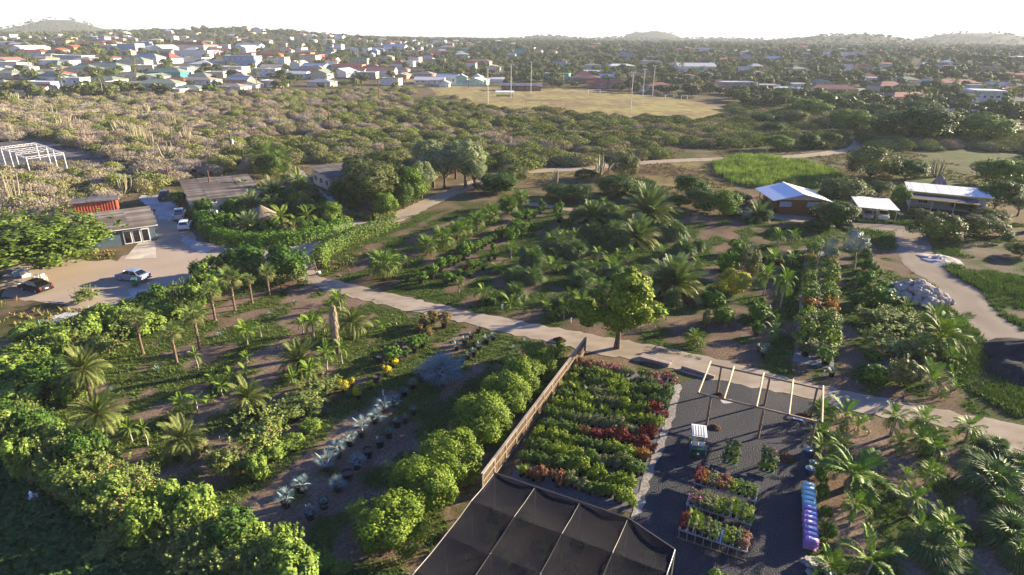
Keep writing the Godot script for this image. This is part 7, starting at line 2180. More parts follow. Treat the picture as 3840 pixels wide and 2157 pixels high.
func make_stock() -> void:
	# bags: one cushion-shaped mesh in two colours
	var bag := func(a: Color, face: Color) -> ArrayMesh:
		var b := Buf.new()
		for i in 8:
			for j in 5:
				var q := []
				for c in [[i, j], [i + 1, j], [i + 1, j + 1], [i, j + 1]]:
					var x: float = c[0] / 8.0 * 2 - 1
					var z: float = c[1] / 5.0 * 2 - 1
					q.append(Vector3(x * 0.4, 0.085 * (1 - pow(absf(x), 4)) * (1 - pow(absf(z), 4)), z * 0.2))
				var col := face if i >= 2 and i < 7 and j >= 1 and j < 4 else a
				b.quad(q[0], q[1], q[2], q[3], col)
				b.quad(q[0] * Vector3(1, -1, 1), q[1] * Vector3(1, -1, 1), q[2] * Vector3(1, -1, 1), q[3] * Vector3(1, -1, 1), a)
		return b.smooth()
	var purple: ArrayMesh = bag.call(Color(0.4, 0.2, 0.43), Color(0.76, 0.7, 0.77))
	var teal: ArrayMesh = bag.call(Color(0.33, 0.55, 0.47), Color(0.76, 0.8, 0.74))
	var line_a := Vector3(21.5, 0, -35.3)
	var line_b := Vector3(19.15, 0, -29.6)
	for k in 12:
		var at := line_a.lerp(line_b, (k + 0.3) / 12.0)
		for y in 6:
			var is_teal := k < 5
			var says := "%s compost bag, %s from the ground in the %s stack from the pergola" % ["turquoise" if is_teal else "purple", COUNT[y], COUNT[k]]
			solo("compost_bag", teal if is_teal else purple, M.plastic, says, "bag", Transform3D(Basis(Vector3.UP, -0.42 + rnd(-0.08, 0.08)) * Basis(Vector3.BACK, rnd(-0.03, 0.03)), at + Vector3(rnd(-0.03, 0.03), 0.115 + y * 0.145, rnd(-0.03, 0.03))), "compost bags stacked beside the gravel yard")
	var o := thing("flagstone_pile", "pile of broken pale flagstones beside the purple bags", "stone pile", Vector3(19.0, 0, -28.5), 0.2)
	for k in 34:
		var b := Buf.new()
		var r := rnd(0.22, 0.42)
		var pts := []
		for i in 7: pts.append(Vector3(cos(TAU * i / 7) * r * rnd(0.7, 1.15), 0, sin(TAU * i / 7) * r * rnd(0.7, 1.15)))
		slab(b, pts, 0.06, tone(Color(0.5, 0.44, 0.38), Color(0.66, 0.6, 0.53)))
		var lay := k / 7
		part(o, "flagstone", b.mesh(), M.rock, Transform3D(Basis(Vector3(rnd(-1, 1), 0, rnd(-1, 1)).normalized(), rnd(-0.16, 0.16)), Vector3(rnd(-0.62, 0.62) * (1.0 - lay * 0.1), 0.07 + lay * 0.11, rnd(-0.5, 0.5) * (1.0 - lay * 0.1))))
	var glazed := func(at: Vector3, r: float, h: float, col: Color, label: String):
		var p := thing("glazed_pot", label, "pot", at)
		var b := Buf.new()
		b.tube([Vector3.ZERO, Vector3(0, h * 0.5, 0), Vector3(0, h * 0.93, 0), Vector3(0, h * 0.95, 0), Vector3(0, h, 0)], [r * 0.62, r * 0.9, r * 0.94, r * 1.05, r * 1.05], 18, col, false)
		part(p, "body", b.smooth(), M.plastic)
		b = Buf.new()
		b.tube([Vector3(0, h, 0), Vector3(0, h * 1.005, 0), Vector3(0, h * 0.75, 0)], [r * 1.05, r * 0.9, r * 0.84], 18, Color(0.16, 0.2, 0.25), false)
		part(p, "rim", b.smooth(), M.plastic)
		b = Buf.new()
		b.tube([Vector3(0, h * 0.7, 0), Vector3(0, h * 0.76, 0)], [r * 0.84, r * 0.84], 18, Color(0.1, 0.06, 0.04))
		part(p, "potting_soil", b.mesh(), M.plain)
	var deep := Color(0.015, 0.07, 0.16)
	glazed.call(Vector3(23.35, 0, -39.5), 0.36, 0.62, deep, "blue glazed pot nearest the pergola post")
	glazed.call(Vector3(23.15, 0, -38.1), 0.3, 0.5, deep, "smallest blue glazed pot, between the other two")
	glazed.call(Vector3(22.5, 0, -37.2), 0.34, 0.62, deep, "blue glazed pot nearest the stacked bags")
	glazed.call(Vector3(19.25, 0, -27.55), 0.28, 0.6, Color(0.015, 0.015, 0.017), "tall black glazed pot touching the flagstone pile")
	glazed.call(Vector3(19.05, 0, -26.9), 0.28, 0.6, Color(0.015, 0.015, 0.017), "tall black glazed pot nearest the bottom edge")
	# rubble heap: every boulder a piece
	o = thing("rubble_heap", "heap of pale coral limestone boulders beside the driveway", "rock pile", Vector3(LINES.rubble[0][0] + 1.2, 0, LINES.rubble[0][1] - 2.0), -0.5)
	var stones := []
	for k in 4:
		var b := Buf.new()
		var pts := []
		for j in 6:
			var row := []
			for i in 9:
				var a := TAU * i / 9
				var e := PI * j / 5.0 - PI / 2
				var d := Vector3(cos(a) * cos(e), sin(e), sin(a) * cos(e))
				row.append(d * (1.0 + 0.32 * fine.get_noise_3d(d.x * 30 + k * 50, d.y * 30, d.z * 30)))
			pts.append(row)
		for j in 5:
			for i in 9: b.quad(pts[j][i], pts[j][(i + 1) % 9], pts[j + 1][(i + 1) % 9], pts[j + 1][i], tone(Color(0.5, 0.42, 0.35), Color(0.7, 0.62, 0.53)))
		stones.append(b.mesh())
	for k in 150:
		var a := rnd(0, TAU)
		var q := sqrt(rng.randf())
		var s := rnd(0.34, 0.75) * (1.15 - 0.3 * q)
		part(o, "boulder", stones[k % 4], M.rock, Transform3D(Basis.from_euler(Vector3(rnd(0, 6), rnd(0, 6), rnd(0, 6))).scaled(Vector3(s, s * 0.85, s * rnd(0.7, 1.0))), Vector3(cos(a) * q * 4.0, 0.2 + 2.2 * (1.0 - q) * rnd(0.75, 1.0), sin(a) * q * 2.9)))
	for e in [[Vector3(53.6, 0, -55.6), 4.6, 2.0, "large black gravel mound at the right edge"], [Vector3(50.6, 0, -53.0), 3.4, 1.2, "lower black gravel mound before the large one"]]:
		var b := Buf.new()
		mound(b, e[1], e[2], Color(0.055, 0.055, 0.065), Color(0.085, 0.08, 0.085), 40, 0.16)
		solo("gravel_mound", b.smooth(), M.gravel, e[3], "gravel mound", Transform3D(Basis(), e[0]))
	# timber stack and log by the bougainvillea
	o = thing("timber_stack", "stack of pale squared timbers between the bed and the road", "timber", Vector3(14.6, 0, -54.3), SITE - 0.05)
	for k in 10:
		trim(o, "timber", Vector3(rnd(-0.06, 0.06), 0.12 + (k / 5) * 0.17, -0.4 + (k % 5) * 0.19), Vector3(3.0, 0.16, 0.165), tone(Color(0.42, 0.33, 0.28), Color(0.56, 0.46, 0.4)), M.wood)
	var lb := Buf.new()
	lb.tube([Vector3(-1.6, 0.18, 0), Vector3(0, 0.2, 0.03), Vector3(1.6, 0.17, 0)], [0.19, 0.18, 0.16], 10, Color(0.36, 0.28, 0.21))
	solo("log", lb.smooth(), M.wood, "barkless log lying beside the timber stack", "log", Transform3D(Basis(Vector3.UP, SITE - 0.12), Vector3(18.2, 0, -52.0)))


func spot(line: String, i: int) -> Vector3:
	return Vector3(LINES[line][i][0], 0.02, LINES[line][i][1])


# ---------------------------------------------------------------- vehicles and yard things

func wheel(o: Node3D, at: Vector3, r: float, w: float) -> void:
	var b := Buf.new()
	b.tube([Vector3(0, 0, -w * 0.5), Vector3(0, 0, -w * 0.42), Vector3(0, 0, w * 0.42), Vector3(0, 0, w * 0.5)], [r * 0.86, r, r, r * 0.86], 16, Color(0.02, 0.02, 0.02), false)
	var t := part(o, "wheel", b.mesh(), M.plain, Transform3D(Basis(), at))
	b = Buf.new()
	for s in [-1.0, 1.0]:
		for k in 12: b.tri(Vector3(0, 0, s * w * 0.44), Vector3(cos(TAU * k / 12) * r * 0.66, sin(TAU * k / 12) * r * 0.66, s * w * 0.5), Vector3(cos(TAU * (k + 1) / 12) * r * 0.66, sin(TAU * (k + 1) / 12) * r * 0.66, s * w * 0.5), Color(0.5, 0.5, 0.52) if k % 2 else Color(0.3, 0.3, 0.32))
	part(t, "rim", b.mesh(), M.metal)


func hull(side: PackedVector2Array, w: float, tuck: float, col: Color) -> ArrayMesh:
	var b := Buf.new()
	var idx := Geometry2D.triangulate_polygon(side)
	var cen := Vector2.ZERO
	for p in side: cen += p / side.size()
	for s in [-1.0, 1.0]:
		for t in range(0, idx.size(), 3):
			var q := []
			for k in 3:
				var p := side[idx[t + k]].lerp(cen, 0.03)
				q.append(Vector3(p.x, p.y, s * w * 0.5))
			b.tri(q[0], q[1], q[2], col)
	for i in side.size():
		var p := side[i]
		var n := side[(i + 1) % side.size()]
		var pi := p.lerp(cen, 0.03)
		var ni := n.lerp(cen, 0.03)
		var e := w * 0.5 - tuck
		b.quad(Vector3(p.x, p.y, -e), Vector3(n.x, n.y, -e), Vector3(n.x, n.y, e), Vector3(p.x, p.y, e), col)
		for s in [-1.0, 1.0]: b.quad(Vector3(p.x, p.y, s * e), Vector3(n.x, n.y, s * e), Vector3(ni.x, ni.y, s * w * 0.5), Vector3(pi.x, pi.y, s * w * 0.5), col)
	return b.mesh()


func cabin(o: Node3D, x0: float, x1: float, x2: float, x3: float, y0: float, y1: float, w0: float, w1: float, col: Color) -> void:
	# x0..x1 at the belt (rear..front), x2..x3 at the roof
	var a := [Vector3(x0, y0, -w0 * 0.5), Vector3(x1, y0, -w0 * 0.5), Vector3(x1, y0, w0 * 0.5), Vector3(x0, y0, w0 * 0.5)]
	var c := [Vector3(x2, y1, -w1 * 0.5), Vector3(x3, y1, -w1 * 0.5), Vector3(x3, y1, w1 * 0.5), Vector3(x2, y1, w1 * 0.5)]
	var b := Buf.new()
	for k in 4: b.quad(a[k], a[(k + 1) % 4], c[(k + 1) % 4], c[k], col)
	b.quad(c[0], c[1], c[2], c[3], col)
	var mid := Vector3((x2 + x3) * 0.5, y1 + 0.05, 0)
	for k in 4: b.tri(c[k], c[(k + 1) % 4], mid, col)
	part(o, "cabin", b.mesh(), M.car_paint)
	var names := ["side_window", "windscreen", "side_window", "rear_window"]
	for k in 4:
		var p: Vector3 = a[k]
		var q: Vector3 = a[(k + 1) % 4]
		var r: Vector3 = c[(k + 1) % 4]
		var s: Vector3 = c[k]
		var out := (q - p).cross(s - p).normalized()
		if out.dot((p + q) * 0.5 - Vector3((x0 + x1) * 0.5, y0, 0)) < 0: out = -out
		var cuts := [[0.06, 0.48], [0.54, 0.94]] if k % 2 == 0 and x1 - x0 > 1.5 else [[0.06, 0.94]]
		for f in cuts:
			b = Buf.new()
			var g := func(u: float, v: float) -> Vector3: return p.lerp(q, u).lerp(s.lerp(r, u), v) + out * 0.012
			b.quad(g.call(f[0], 0.08), g.call(f[1], 0.08), g.call(f[1], 0.88), g.call(f[0], 0.88), Color.BLACK)
			part(o, names[k], b.mesh(), M.glass)


func car(called: String, cat: String, label: String, at: Vector3, turn: float, kind: String, col: Color) -> void:
	var o := thing(called, label, cat, at, turn)
	var side := PackedVector2Array()
	var w := 1.72
	var r := 0.31
	var ax := [1.32, -1.28]
	match kind:
		"sedan":
			side = PackedVector2Array([Vector2(-2.2, 0.4), Vector2(-2.22, 0.75), Vector2(-2.05, 1.0), Vector2(-1.35, 1.03), Vector2(0.85, 0.95), Vector2(1.75, 0.82), Vector2(2.18, 0.62), Vector2(2.2, 0.35), Vector2(1.9, 0.2), Vector2(-1.9, 0.2)])
			cabin(o, -1.75, 1.15, -0.95, 0.35, 0.96, 1.44, 1.6, 1.16, col)
		"hatch":
			side = PackedVector2Array([Vector2(-1.85, 0.38), Vector2(-1.88, 0.9), Vector2(-1.6, 1.0), Vector2(0.8, 0.95), Vector2(1.55, 0.84), Vector2(1.88, 0.6), Vector2(1.88, 0.35), Vector2(1.6, 0.2), Vector2(-1.6, 0.2)])
			cabin(o, -1.82, 1.05, -1.45, 0.3, 0.95, 1.46, 1.58, 1.2, col)
			ax = [1.15, -1.2]
		"pickup":
			w = 1.78
			r = 0.37
			side = PackedVector2Array([Vector2(-2.5, 0.5), Vector2(-2.5, 1.05), Vector2(1.1, 1.05), Vector2(1.2, 1.06), Vector2(2.2, 1.0), Vector2(2.5, 0.8), Vector2(2.5, 0.45), Vector2(2.2, 0.35), Vector2(-2.3, 0.4)])
			cabin(o, -0.85, 1.25, -0.65, 0.55, 1.05, 1.68, 1.62, 1.32, col)
			trim(o, "bed_floor", Vector3(-1.66, 1.055, 0), Vector3(1.5, 0.02, 1.4), Color(0.035, 0.035, 0.04), M.plain)
			for s in [-1.0, 1.0]: trim(o, "bed_rail", Vector3(-1.68, 1.12, s * 0.8), Vector3(1.6, 0.14, 0.1), col, M.car_paint)
			trim(o, "tailgate", Vector3(-2.46, 1.12, 0), Vector3(0.08, 0.14, 1.5), col, M.car_paint)
			ax = [1.55, -1.5]
		"jeep":
			w = 1.6
			r = 0.38
			side = PackedVector2Array([Vector2(-1.75, 0.5), Vector2(-1.75, 1.1), Vector2(0.2, 1.1), Vector2(0.3, 1.08), Vector2(1.6, 1.04), Vector2(1.7, 0.95), Vector2(1.7, 0.5), Vector2(1.4, 0.42), Vector2(-1.5, 0.42)])
			cabin(o, -1.7, 0.35, -1.62, 0.2, 1.1, 1.72, 1.5, 1.4, Color(0.3, 0.22, 0.14))
			ax = [1.15, -1.15]
	part(o, "body", hull(side, w, 0.06, col), M.car_paint)
	for x in ax:
		for s in [-1.0, 1.0]: wheel(o, Vector3(x, r, s * (w * 0.5 - 0.09)), r, 0.22)
	var nose := side[0].x
	for p in side: nose = maxf(nose, p.x)
	var tail: float = side[0].x
	for s in [-1.0, 1.0]:
		trim(o, "headlight", Vector3(nose - 0.06, 0.68 if kind != "pickup" else 0.85, s * w * 0.37), Vector3(0.14, 0.14, 0.32), Color(0.7, 0.72, 0.75), M.plastic)
		trim(o, "tail_light", Vector3(tail + 0.03, 0.85, s * w * 0.41), Vector3(0.1, 0.24, 0.2), Color(0.35, 0.015, 0.012), M.plastic)
		trim(o, "mirror", Vector3(0.75, 1.05, s * (w * 0.5 + 0.07)), Vector3(0.1, 0.12, 0.16), col, M.car_paint)
	trim(o, "front_bumper", Vector3(nose - 0.03, 0.4, 0), Vector3(0.12, 0.16, w * 0.94), col * 0.8, M.car_paint)
	trim(o, "rear_bumper", Vector3(tail + 0.0, 0.46, 0), Vector3(0.12, 0.16, w * 0.94), col * 0.8, M.car_paint)
	trim(o, "number_plate", Vector3(tail - 0.02, 0.66, 0), Vector3(0.03, 0.12, 0.4), Color(0.7, 0.68, 0.6))


func make_vehicles() -> void:
	car("silver_sedan", "car", "silver sedan parked alone in the dirt yard by the green bin", spot("cars", 0), 2.86, "sedan", Color(0.23, 0.27, 0.35))
	car("black_sedan", "car", "black sedan at the left edge beside the scrap heap", spot("cars", 1), 2.75, "sedan", Color(0.012, 0.012, 0.014))
	car("white_hatchback", "car", "small white hatchback nearest the garden hedge", spot("cars", 2), 1.9, "hatch", Color(0.74, 0.75, 0.77))
	car("silver_pickup", "pickup truck", "silver pickup with roof glass parked behind the white hatchback", spot("cars", 3), 1.95, "pickup", Color(0.45, 0.46, 0.48))
	car("dark_pickup", "pickup truck", "dark pickup with open bed on the pale limestone", spot("cars", 4), 1.95, "pickup", Color(0.03, 0.035, 0.045))
	car("red_jeep", "jeep", "dark red jeep parked before the orange timber house", spot("cars", 5) + Vector3(0.5, 0, 2.2), -1.7, "jeep", Color(0.22, 0.015, 0.03))
	car("parked_car", "car", "silver car under the left half of the carport", spot("cars", 6) + Vector3(-1.2, 0, 2.6), -2.0, "hatch", Color(0.45, 0.45, 0.46))
	car("parked_pickup", "pickup truck", "white pickup under the right half of the carport", spot("cars", 7) + Vector3(-1.2, 0, 2.8), -2.0, "pickup", Color(0.55, 0.56, 0.57))
	car("parked_car", "car", "white car on the road before the pink roofed house", Vector3(-86, 0.02, -505), 0.2, "sedan", Color(0.6, 0.62, 0.66))
	car("parked_car", "car", "white car at the end of the house row left of the scrub clearing", Vector3(-152, 0.02, -398), 0.1, "sedan", Color(0.72, 0.72, 0.73))
	car("parked_car", "car", "red car on the road behind the pitch", Vector3(30, 0.02, -441), 0.1, "hatch", Color(0.35, 0.02, 0.02))
	car("parked_car", "car", "silver car parked behind the clubhouse roof", Vector3(-6, 0.02, -425), 0.1, "sedan", Color(0.5, 0.52, 0.55))
	# golf cart
	var o := thing("golf_cart", "green golf cart with a cream roof parked on the dark gravel", "golf cart", Vector3(14.8, 0.02, -40.0), 1.35)
	var green := Color(0.01, 0.055, 0.05)
	var cream := Color(0.66, 0.62, 0.53)
	part(o, "body", hull(PackedVector2Array([Vector2(-1.2, 0.28), Vector2(-1.22, 0.62), Vector2(-1.1, 0.72), Vector2(-0.25, 0.72), Vector2(-0.15, 0.34), Vector2(0.5, 0.34), Vector2(0.75, 0.82), Vector2(1.05, 0.74), Vector2(1.2, 0.5), Vector2(1.15, 0.26)]), 1.16, 0.05, green), M.car_paint)
	var b := Buf.new()
	slab(b, [Vector3(-0.85, 1.86, -0.56), Vector3(0.75, 1.88, -0.56), Vector3(0.75, 1.88, 0.56), Vector3(-0.85, 1.86, 0.56)], 0.05, cream)
	for k in 5: b.box(Vector3(-0.05, 1.885, -0.4 + k * 0.2), Vector3(1.35, 0.035, 0.07), cream)
	part(o, "roof", b.mesh(), M.satin)
	for s in [-1.0, 1.0]:
		b = Buf.new()
		b.beam(Vector3(0.72, 0.8, s * 0.5), Vector3(0.62, 1.84, s * 0.5), 0.04, 0.04, Color(0.06, 0.06, 0.06))
		part(o, "roof_post", b.mesh(), M.plain)
		b = Buf.new()
		b.beam(Vector3(-0.7, 0.72, s * 0.5), Vector3(-0.72, 1.84, s * 0.5), 0.04, 0.04, Color(0.06, 0.06, 0.06))
		part(o, "roof_post", b.mesh(), M.plain)
		trim(o, "seat", Vector3(-0.35, 0.78, s * 0.26), Vector3(0.5, 0.14, 0.48), cream)
		trim(o, "seat_back", Vector3(-0.62, 1.02, s * 0.26), Vector3(0.12, 0.4, 0.48), cream)
		for x in [0.78, -0.78]: wheel(o, Vector3(x, 0.23, s * 0.48), 0.23, 0.2)
	trim(o, "cargo_bed", Vector3(-1.05, 0.84, 0), Vector3(0.42, 0.2, 1.05), green, M.car_paint)
	trim(o, "steering_wheel", Vector3(0.45, 0.98, 0.26), Vector3(0.05, 0.32, 0.32), Color(0.02, 0.02, 0.02), M.plain, Basis(Vector3.BACK, 0.5))
	b = Buf.new()
	b.tube([Vector3(-1.225, 0.52, 0), Vector3(-1.235, 0.52, 0)], [0.1, 0.1], 10, Color(0.75, 0.75, 0.75))
	part(o, "badge", b.mesh(), M.satin)


func make_yard_things() -> void:
	# bin
	var o := thing("wheeled_bin", "green wheeled rubbish bin before the silver sedan", "bin", spot("bits", 0), 0.3)
	var b := Buf.new()
	var c := Color(0.045, 0.12, 0.06)
	slab(b, [Vector3(-0.31, 1.0, -0.36), Vector3(0.31, 1.0, -0.36), Vector3(0.31, 1.0, 0.36), Vector3(-0.31, 1.0, 0.36)], 0.06, c)
	for s in [-1.0, 1.0]:
		b.quad(Vector3(-0.29, 0.95, s * 0.33), Vector3(0.29, 0.95, s * 0.33), Vector3(0.22, 0.06, s * 0.26), Vector3(-0.22, 0.06, s * 0.26), c)
		b.quad(Vector3(s * 0.29, 0.95, -0.33), Vector3(s * 0.29, 0.95, 0.33), Vector3(s * 0.22, 0.06, 0.26), Vector3(s * 0.22, 0.06, -0.26), c)
	part(o, "body", b.mesh(), M.plastic)
	b = Buf.new()
	slab(b, [Vector3(-0.32, 1.1, -0.38), Vector3(0.32, 1.1, -0.38), Vector3(0.32, 1.04, 0.4), Vector3(-0.32, 1.04, 0.4)], 0.04, c * 1.2)
	part(o, "lid", b.mesh(), M.plastic)
	for s in [-1.0, 1.0]: wheel(o, Vector3(s * 0.2, 0.1, -0.3), 0.1, 0.06)
	# chairs
	for i in 2:
		var p: Vector3 = [spot("bits", 1), spot("bits", 2)][i]
		o = thing("plastic_chair", ["white plastic chair nearest the scrap heap", "white plastic chair nearest the big tree trunk"][i], "chair", p, 0.4 + i * 0.8)
		var w := Color(0.75, 0.75, 0.74)
		trim(o, "seat", Vector3(0, 0.43, 0), Vector3(0.46, 0.04, 0.44), w, M.plastic)
		trim(o, "backrest", Vector3(0, 0.68, -0.22), Vector3(0.46, 0.46, 0.04), w, M.plastic)
		for x in [-0.2, 0.2]:
			for z in [-0.2, 0.2]: trim(o, "leg", Vector3(x, 0.2, z), Vector3(0.05, 0.41, 0.05), w, M.plastic)
			trim(o, "armrest", Vector3(x * 1.12, 0.62, 0), Vector3(0.05, 0.04, 0.42), w, M.plastic)
	solo_box("old_fridge", spot("bits", 3) + Vector3(0, 0.43, 0), Vector3(1.6, 0.75, 0.8), 0.6, Color(0.3, 0.45, 0.6), "pale blue old fridge lying by the big tree", "fridge")
	solo_box("metal_sheet", spot("bits", 4) + Vector3(0, 0.38, 0), Vector3(1.0, 0.7, 0.5), 1.0, Color(0.62, 0.62, 0.62), "dented white metal panel beside the old fridge", "panel")
	o = thing("scrap_heap", "heap of planks and pipes behind the black sedan", "scrap", spot("bits", 5), 0.5)
	for i in 9: trim(o, "plank", Vector3(rnd(-0.9, 0.9), 0.06 + i * 0.05, rnd(-0.4, 0.4)), Vector3(rnd(1.2, 2.4), 0.05, 0.14), tone(Color(0.3, 0.27, 0.24), Color(0.5, 0.46, 0.4)), M.wood, Basis(Vector3.UP, rnd(-0.6, 0.6)))
	solo_box("yellow_crate", spot("bits", 6) + Vector3(0, 0.23, 0), Vector3(0.6, 0.45, 0.5), 0.3, Color(0.5, 0.4, 0.1), "yellow crate beside the black sedan", "crate")
	# palapa roofs
	var n := 0
	for p in [spot("bits", 8), Vector3(-178, 0, -347)]:
		o = thing("thatched_hut", ["thatched cone roof among the garden palms", "grey thatched cone roof before the houses at the scrub edge"][n], "hut", Vector3(p.x, land(p.x, p.z), p.z))
		b = Buf.new()
		for k in 18:
			var a0 := TAU * k / 18
			var a1 := TAU * (k + 1) / 18
			b.tri(Vector3(0, 3.9, 0), Vector3(cos(a0) * 2.7, rnd(2.0, 2.15), sin(a0) * 2.7), Vector3(cos(a1) * 2.7, rnd(2.0, 2.15), sin(a1) * 2.7), tone(Color(0.24, 0.19, 0.14), Color(0.33, 0.27, 0.2)))
		part(o, "thatch", b.mesh(), M.bark)
		for k in 6: trim(o, "post", Vector3(cos(k * TAU / 6) * 2.1, 1.1, sin(k * TAU / 6) * 2.1), Vector3(0.14, 2.2, 0.14), Color(0.25, 0.17, 0.1), M.wood)
		n += 1
	# standpipes
	n = 0
	for p in LINES.taps:
		b = Buf.new()
		b.tube([Vector3.ZERO, Vector3(0, 0.6, 0)], [0.05, 0.05], 8, Color(0.75, 0.76, 0.78))
		b.box(Vector3(0.06, 0.55, 0), Vector3(0.16, 0.06, 0.06), Color(0.35, 0.4, 0.5))
		var s := solo("standpipe", b.mesh(), M.plastic, "", "standpipe", Transform3D(Basis(), Vector3(p[0], 0, p[1])), "white standpipes along the road")
		later(s, "short white irrigation standpipe")
	n = 0
	for p in LINES.heaps:
		b = Buf.new()
		mound(b, 1.1 if n < 3 else 0.7, 0.7 if n < 3 else 0.4, Color(0.06, 0.035, 0.025), Color(0.13, 0.075, 0.05), 14, 0.5)
		solo("soil_heap", b.mesh(), M.ground, ["dark soil heap farthest behind the pale young palms", "dark soil heap left of the pale young palms", "dark soil heap right of the pale young palms", "brown soil heap beside the road near the fence end"][n], "soil heap", Transform3D(Basis(), Vector3(p[0], 0, p[1])))
		n += 1
	n = 0
	for p in LINES.stakes:
		b = Buf.new()
		b.tube([Vector3.ZERO, Vector3(rnd(-0.1, 0.1), 1.3, 0)], [0.04, 0.04], 6, Color(0.1, 0.42, 0.28))
		solo("green_stake", b.mesh(), M.plastic, "%s green stake from the yard beside the white patch by the hedge" % COUNT[n], "stake", Transform3D(Basis(), Vector3(p[0], 0, p[1])), "green stakes behind the boundary hedge")
		n += 1
	b = Buf.new()
	crown(b, Vector3(0, 0.7, 0), Vector3(0.3, 0.2, 0.3), 40, 0.25, Color(0.6, 0.65, 0.7), Color(0.75, 0.77, 0.8), 3, 0.2, -1.0, 0.6)
	solo("plastic_bag", b.mesh(), M.plastic, "white plastic bag caught in the undergrowth below the hedge", "bag", Transform3D(Basis(), Vector3(LINES.litter[0][0], 0, LINES.litter[0][1])))
	# shaggy palm
	o = thing("shaggy_palm", "tall trunk wrapped in a dead leaf skirt standing in the left field", "palm tree", spot("bits", 7))
	b = Buf.new()
	b.tube([Vector3.ZERO, Vector3(0.05, 1.2, 0), Vector3(-0.1, 2.6, 0)], [0.26, 0.2, 0.22], 9, Color(0.24, 0.17, 0.12))
	part(o, "trunk", b.mesh(), M.bark)
	b = Buf.new()
	for k in 900:
		var y := rnd(1.7, 5.3)
		var a := rnd(0, TAU)
		var r := 0.24 * (1.0 + 0.6 * sin((y - 1.7) / 3.6 * PI)) * rnd(0.8, 1.3)
		var d := Vector3(cos(a), 0, sin(a))
		var p := Vector3(-0.12, y, 0) + d * r * rnd(0.5, 1.0)
		var s := Vector3(-sin(a), 0, cos(a)) * 0.05
		b.tri(p - s, p + s, p + d * 0.16 - Vector3(0, rnd(0.3, 0.7), 0), tone(Color(0.2, 0.155, 0.105), Color(0.4, 0.33, 0.24), 0.3))
	part(o, "leaf_skirt", b.mesh(), M.leaf_dry)
	# vine arch and drums at the bottom edge
	o = thing("vine_arch", "leafy vine covered arch at the bottom edge beside the shade net", "vine", Vector3(12.3, 0, -25.9), SITE)
	b = Buf.new()
	crown(b, Vector3(0, 1.1, 0), Vector3(1.15, 0.75, 0.8), 1500, 0.15, Color(0.09, 0.16, 0.02), Color(0.22, 0.3, 0.04), 12, 0.5, -0.8, 0.5)
	part(o, "foliage", b.mesh(), M.leaf)
	for x in [-0.8, 0.8]: trim(o, "post", Vector3(x, 0.6, 0), Vector3(0.08, 1.2, 0.08), Color(0.2, 0.14, 0.1), M.wood)
	n = 0
	for e in [[10.6, -26.3, 0.9], [11.2, -26.4, 0.7], [14.1, -25.2, 1.0], [14.6, -25.0, 0.6]]:
		b = Buf.new()
		b.tube([Vector3.ZERO, Vector3(0, e[2], 0), Vector3(0, e[2], 0), Vector3(0, e[2] - 0.15, 0)], [0.2, 0.22, 0.18, 0.16], 12, Color(0.07, 0.045, 0.035), false)
		solo("tree_fern_pot", b.mesh(), M.bark, ["dark bark planter nearest the net corner", "dark bark planter touching the vine arch", "tall dark bark planter right of the vine arch", "short dark bark planter at the bottom edge"][n], "planter", Transform3D(Basis(), Vector3(e[0], 0, e[1])))
		n += 1
	o = thing("hanging_vine", "low leafy green vine row at the bottom edge", "vine", Vector3(15.9, 0, -24.4), SITE)
	b = Buf.new()
	crown(b, Vector3(0, 0.5, 0), Vector3(1.6, 0.45, 0.4), 900, 0.14, Color(0.08, 0.13, 0.02), Color(0.2, 0.25, 0.04), 12, 0.5, -0.8, 0.5)
	part(o, "foliage", b.mesh(), M.leaf)
	# right of the field: slab, rubble, round boulder, dead tree
	solo_slab("concrete_slab", Vector3(62.6, 0.08, -101.0), 1.9, Color(0.5, 0.46, 0.42), "pale flat slab lying on the driveway bend", "slab", 0.08)
	b = Buf.new()
	mound(b, 3.0, 0.5, Color(0.5, 0.44, 0.4), Color(0.66, 0.6, 0.56), 18, 0.5)
	solo("marl_heap", b.mesh(), M.rock, "low white marl heap beside the driveway", "heap", Transform3D(Basis(), Vector3(64.5, 0, -87.0)))
	b = Buf.new()
	mound(b, 1.9, 3.0, Color(0.36, 0.27, 0.22), Color(0.46, 0.36, 0.3), 16, 0.2)
	solo("boulder", b.smooth(), M.rock, "great round boulder behind the veranda house", "boulder", Transform3D(Basis(), Vector3(95.5, 0, -136.0)))
	o = thing("dead_tree", "bleached forked dead tree trunk at the right edge", "dead tree", Vector3(92.0, 0, -103.5))
	b = Buf.new()
	var grey := Color(0.45, 0.37, 0.3)
	b.tube([Vector3.ZERO, Vector3(0.2, 2.2, 0), Vector3(-0.2, 4.4, 0)], [0.8, 0.6, 0.3], 9, grey)
	b.tube([Vector3(0.2, 1.8, 0), Vector3(2.2, 3.2, 0.2), Vector3(4.4, 4.0, 0.3)], [0.55, 0.42, 0.3], 8, grey)
	for k in 14:
		var a := Vector3(rnd(-0.3, 3.8), rnd(2.8, 4.2), 0)
		b.tube([a, a + Vector3(rnd(-1, 1), rnd(0.8, 2.0), rnd(-1, 1))], [0.07, 0.015], 4, grey)
	part(o, "trunk", b.mesh(), M.bark)
	# wire gate of the carport
	o = thing("wire_gate", "thin green wire gate between the carport and the flowering mound", "gate", Vector3(71.6, 0, -106.6), -0.33)
	for k in 9: trim(o, "bar", Vector3(-2.4 + k * 0.6, 0.8, 0), Vector3(0.05, 1.6, 0.05), Color(0.06, 0.16, 0.1), M.metal)
	for y in [0.1, 0.8, 1.55]: trim(o, "rail", Vector3(0, y, 0), Vector3(5.0, 0.05, 0.04), Color(0.06, 0.16, 0.1), M.metal)
	# white sign board stake by the hedge end
	o = thing("staked_bag", "white bag on a leaning stake at the hedge end", "bag", spot("bits", 9))
	b = Buf.new()
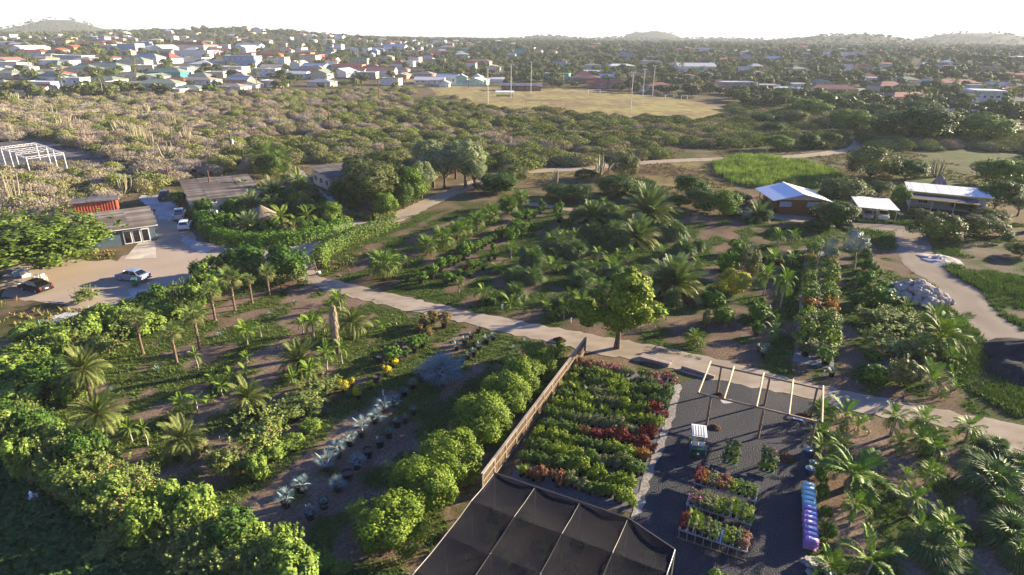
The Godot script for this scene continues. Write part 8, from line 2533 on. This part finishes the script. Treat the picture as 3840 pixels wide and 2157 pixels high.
	b.tube([Vector3.ZERO, Vector3(-0.4, 2.2, 0)], [0.04, 0.03], 6, Color(0.4, 0.32, 0.25))
	part(o, "stake", b.mesh(), M.wood)
	b = Buf.new()
	crown(b, Vector3(0.05, 0.25, 0.05), Vector3(0.28, 0.25, 0.2), 90, 0.2, Color(0.65, 0.62, 0.6), Color(0.75, 0.72, 0.7), 3, 0.2, -1.0, 0.6)
	part(o, "bag", b.mesh(), M.plastic)


func _ready() -> void:
	rng.seed = 20240611
	# camera: a drone 30 m up, tilted down, the horizon sinking a little to the right
	var cam := Camera3D.new()
	cam.name = "camera"
	add_child(cam)
	cam.position = Vector3(0, 30, 0)
	cam.rotation_degrees = Vector3(-22.17, 0, 0.802)
	cam.fov = 50.48
	cam.near = 0.5
	cam.far = 12000
	cam.current = true
	# sky, low sun from the right ahead, exposure
	var env := Environment.new()
	var sky := ProceduralSkyMaterial.new()
	sky.sky_top_color = Color(0.3, 0.46, 0.78)
	sky.sky_horizon_color = Color(0.96, 0.97, 1.0)
	sky.sky_curve = 0.11
	sky.ground_bottom_color = Color(0.3, 0.26, 0.2)
	sky.ground_horizon_color = Color(0.75, 0.75, 0.74)
	sky.sun_angle_max = 25.0
	sky.sun_curve = 0.12
	var s := Sky.new()
	s.sky_material = sky
	env.background_mode = Environment.BG_SKY
	env.sky = s
	env.background_energy_multiplier = 0.3
	env.tonemap_mode = Environment.TONE_MAPPER_LINEAR
	env.tonemap_exposure = 4.9
	env.sdfgi_enabled = true
	env.ssao_enabled = true
	env.ssil_enabled = true
	env.fog_enabled = true
	env.fog_density = 0.00013
	env.fog_light_color = Color(0.93, 0.96, 1.0)
	var we := WorldEnvironment.new()
	we.name = "world"
	we.environment = env
	add_child(we)
	var sun := DirectionalLight3D.new()
	sun.name = "sun"
	sun.light_energy = 1.6
	sun.light_color = Color(1.0, 0.935, 0.8)
	sun.light_angular_distance = 0.6
	sun.shadow_enabled = true
	add_child(sun)
	var az := deg_to_rad(67.0)
	var el := deg_to_rad(14.5)
	sun.look_at_from_position(Vector3.ZERO, -Vector3(sin(az) * cos(el), sin(el), -cos(az) * cos(el)))
	coarse.seed = 11
	coarse.frequency = 0.03
	coarse.fractal_octaves = 3
	fine.seed = 12
	fine.frequency = 0.16
	fine.fractal_octaves = 3
	make_hills()
	make_materials()
	make_terrain()
	make_grounds()
	make_plant_meshes()
	make_bed_meshes()
	make_town()
	make_compound()
	make_fence()
	make_pergola()
	make_shade_house()
	make_steel_frame()
	make_poles()
	make_town_trees()
	make_scrub()
	make_trees()
	make_hedges()
	make_boundary()
	make_garden()
	plant_all()
	make_beds()
	make_strip_rows()
	make_benches()
	make_stock()
	make_vehicles()
	make_yard_things()
	make_grass()
	write_labels()
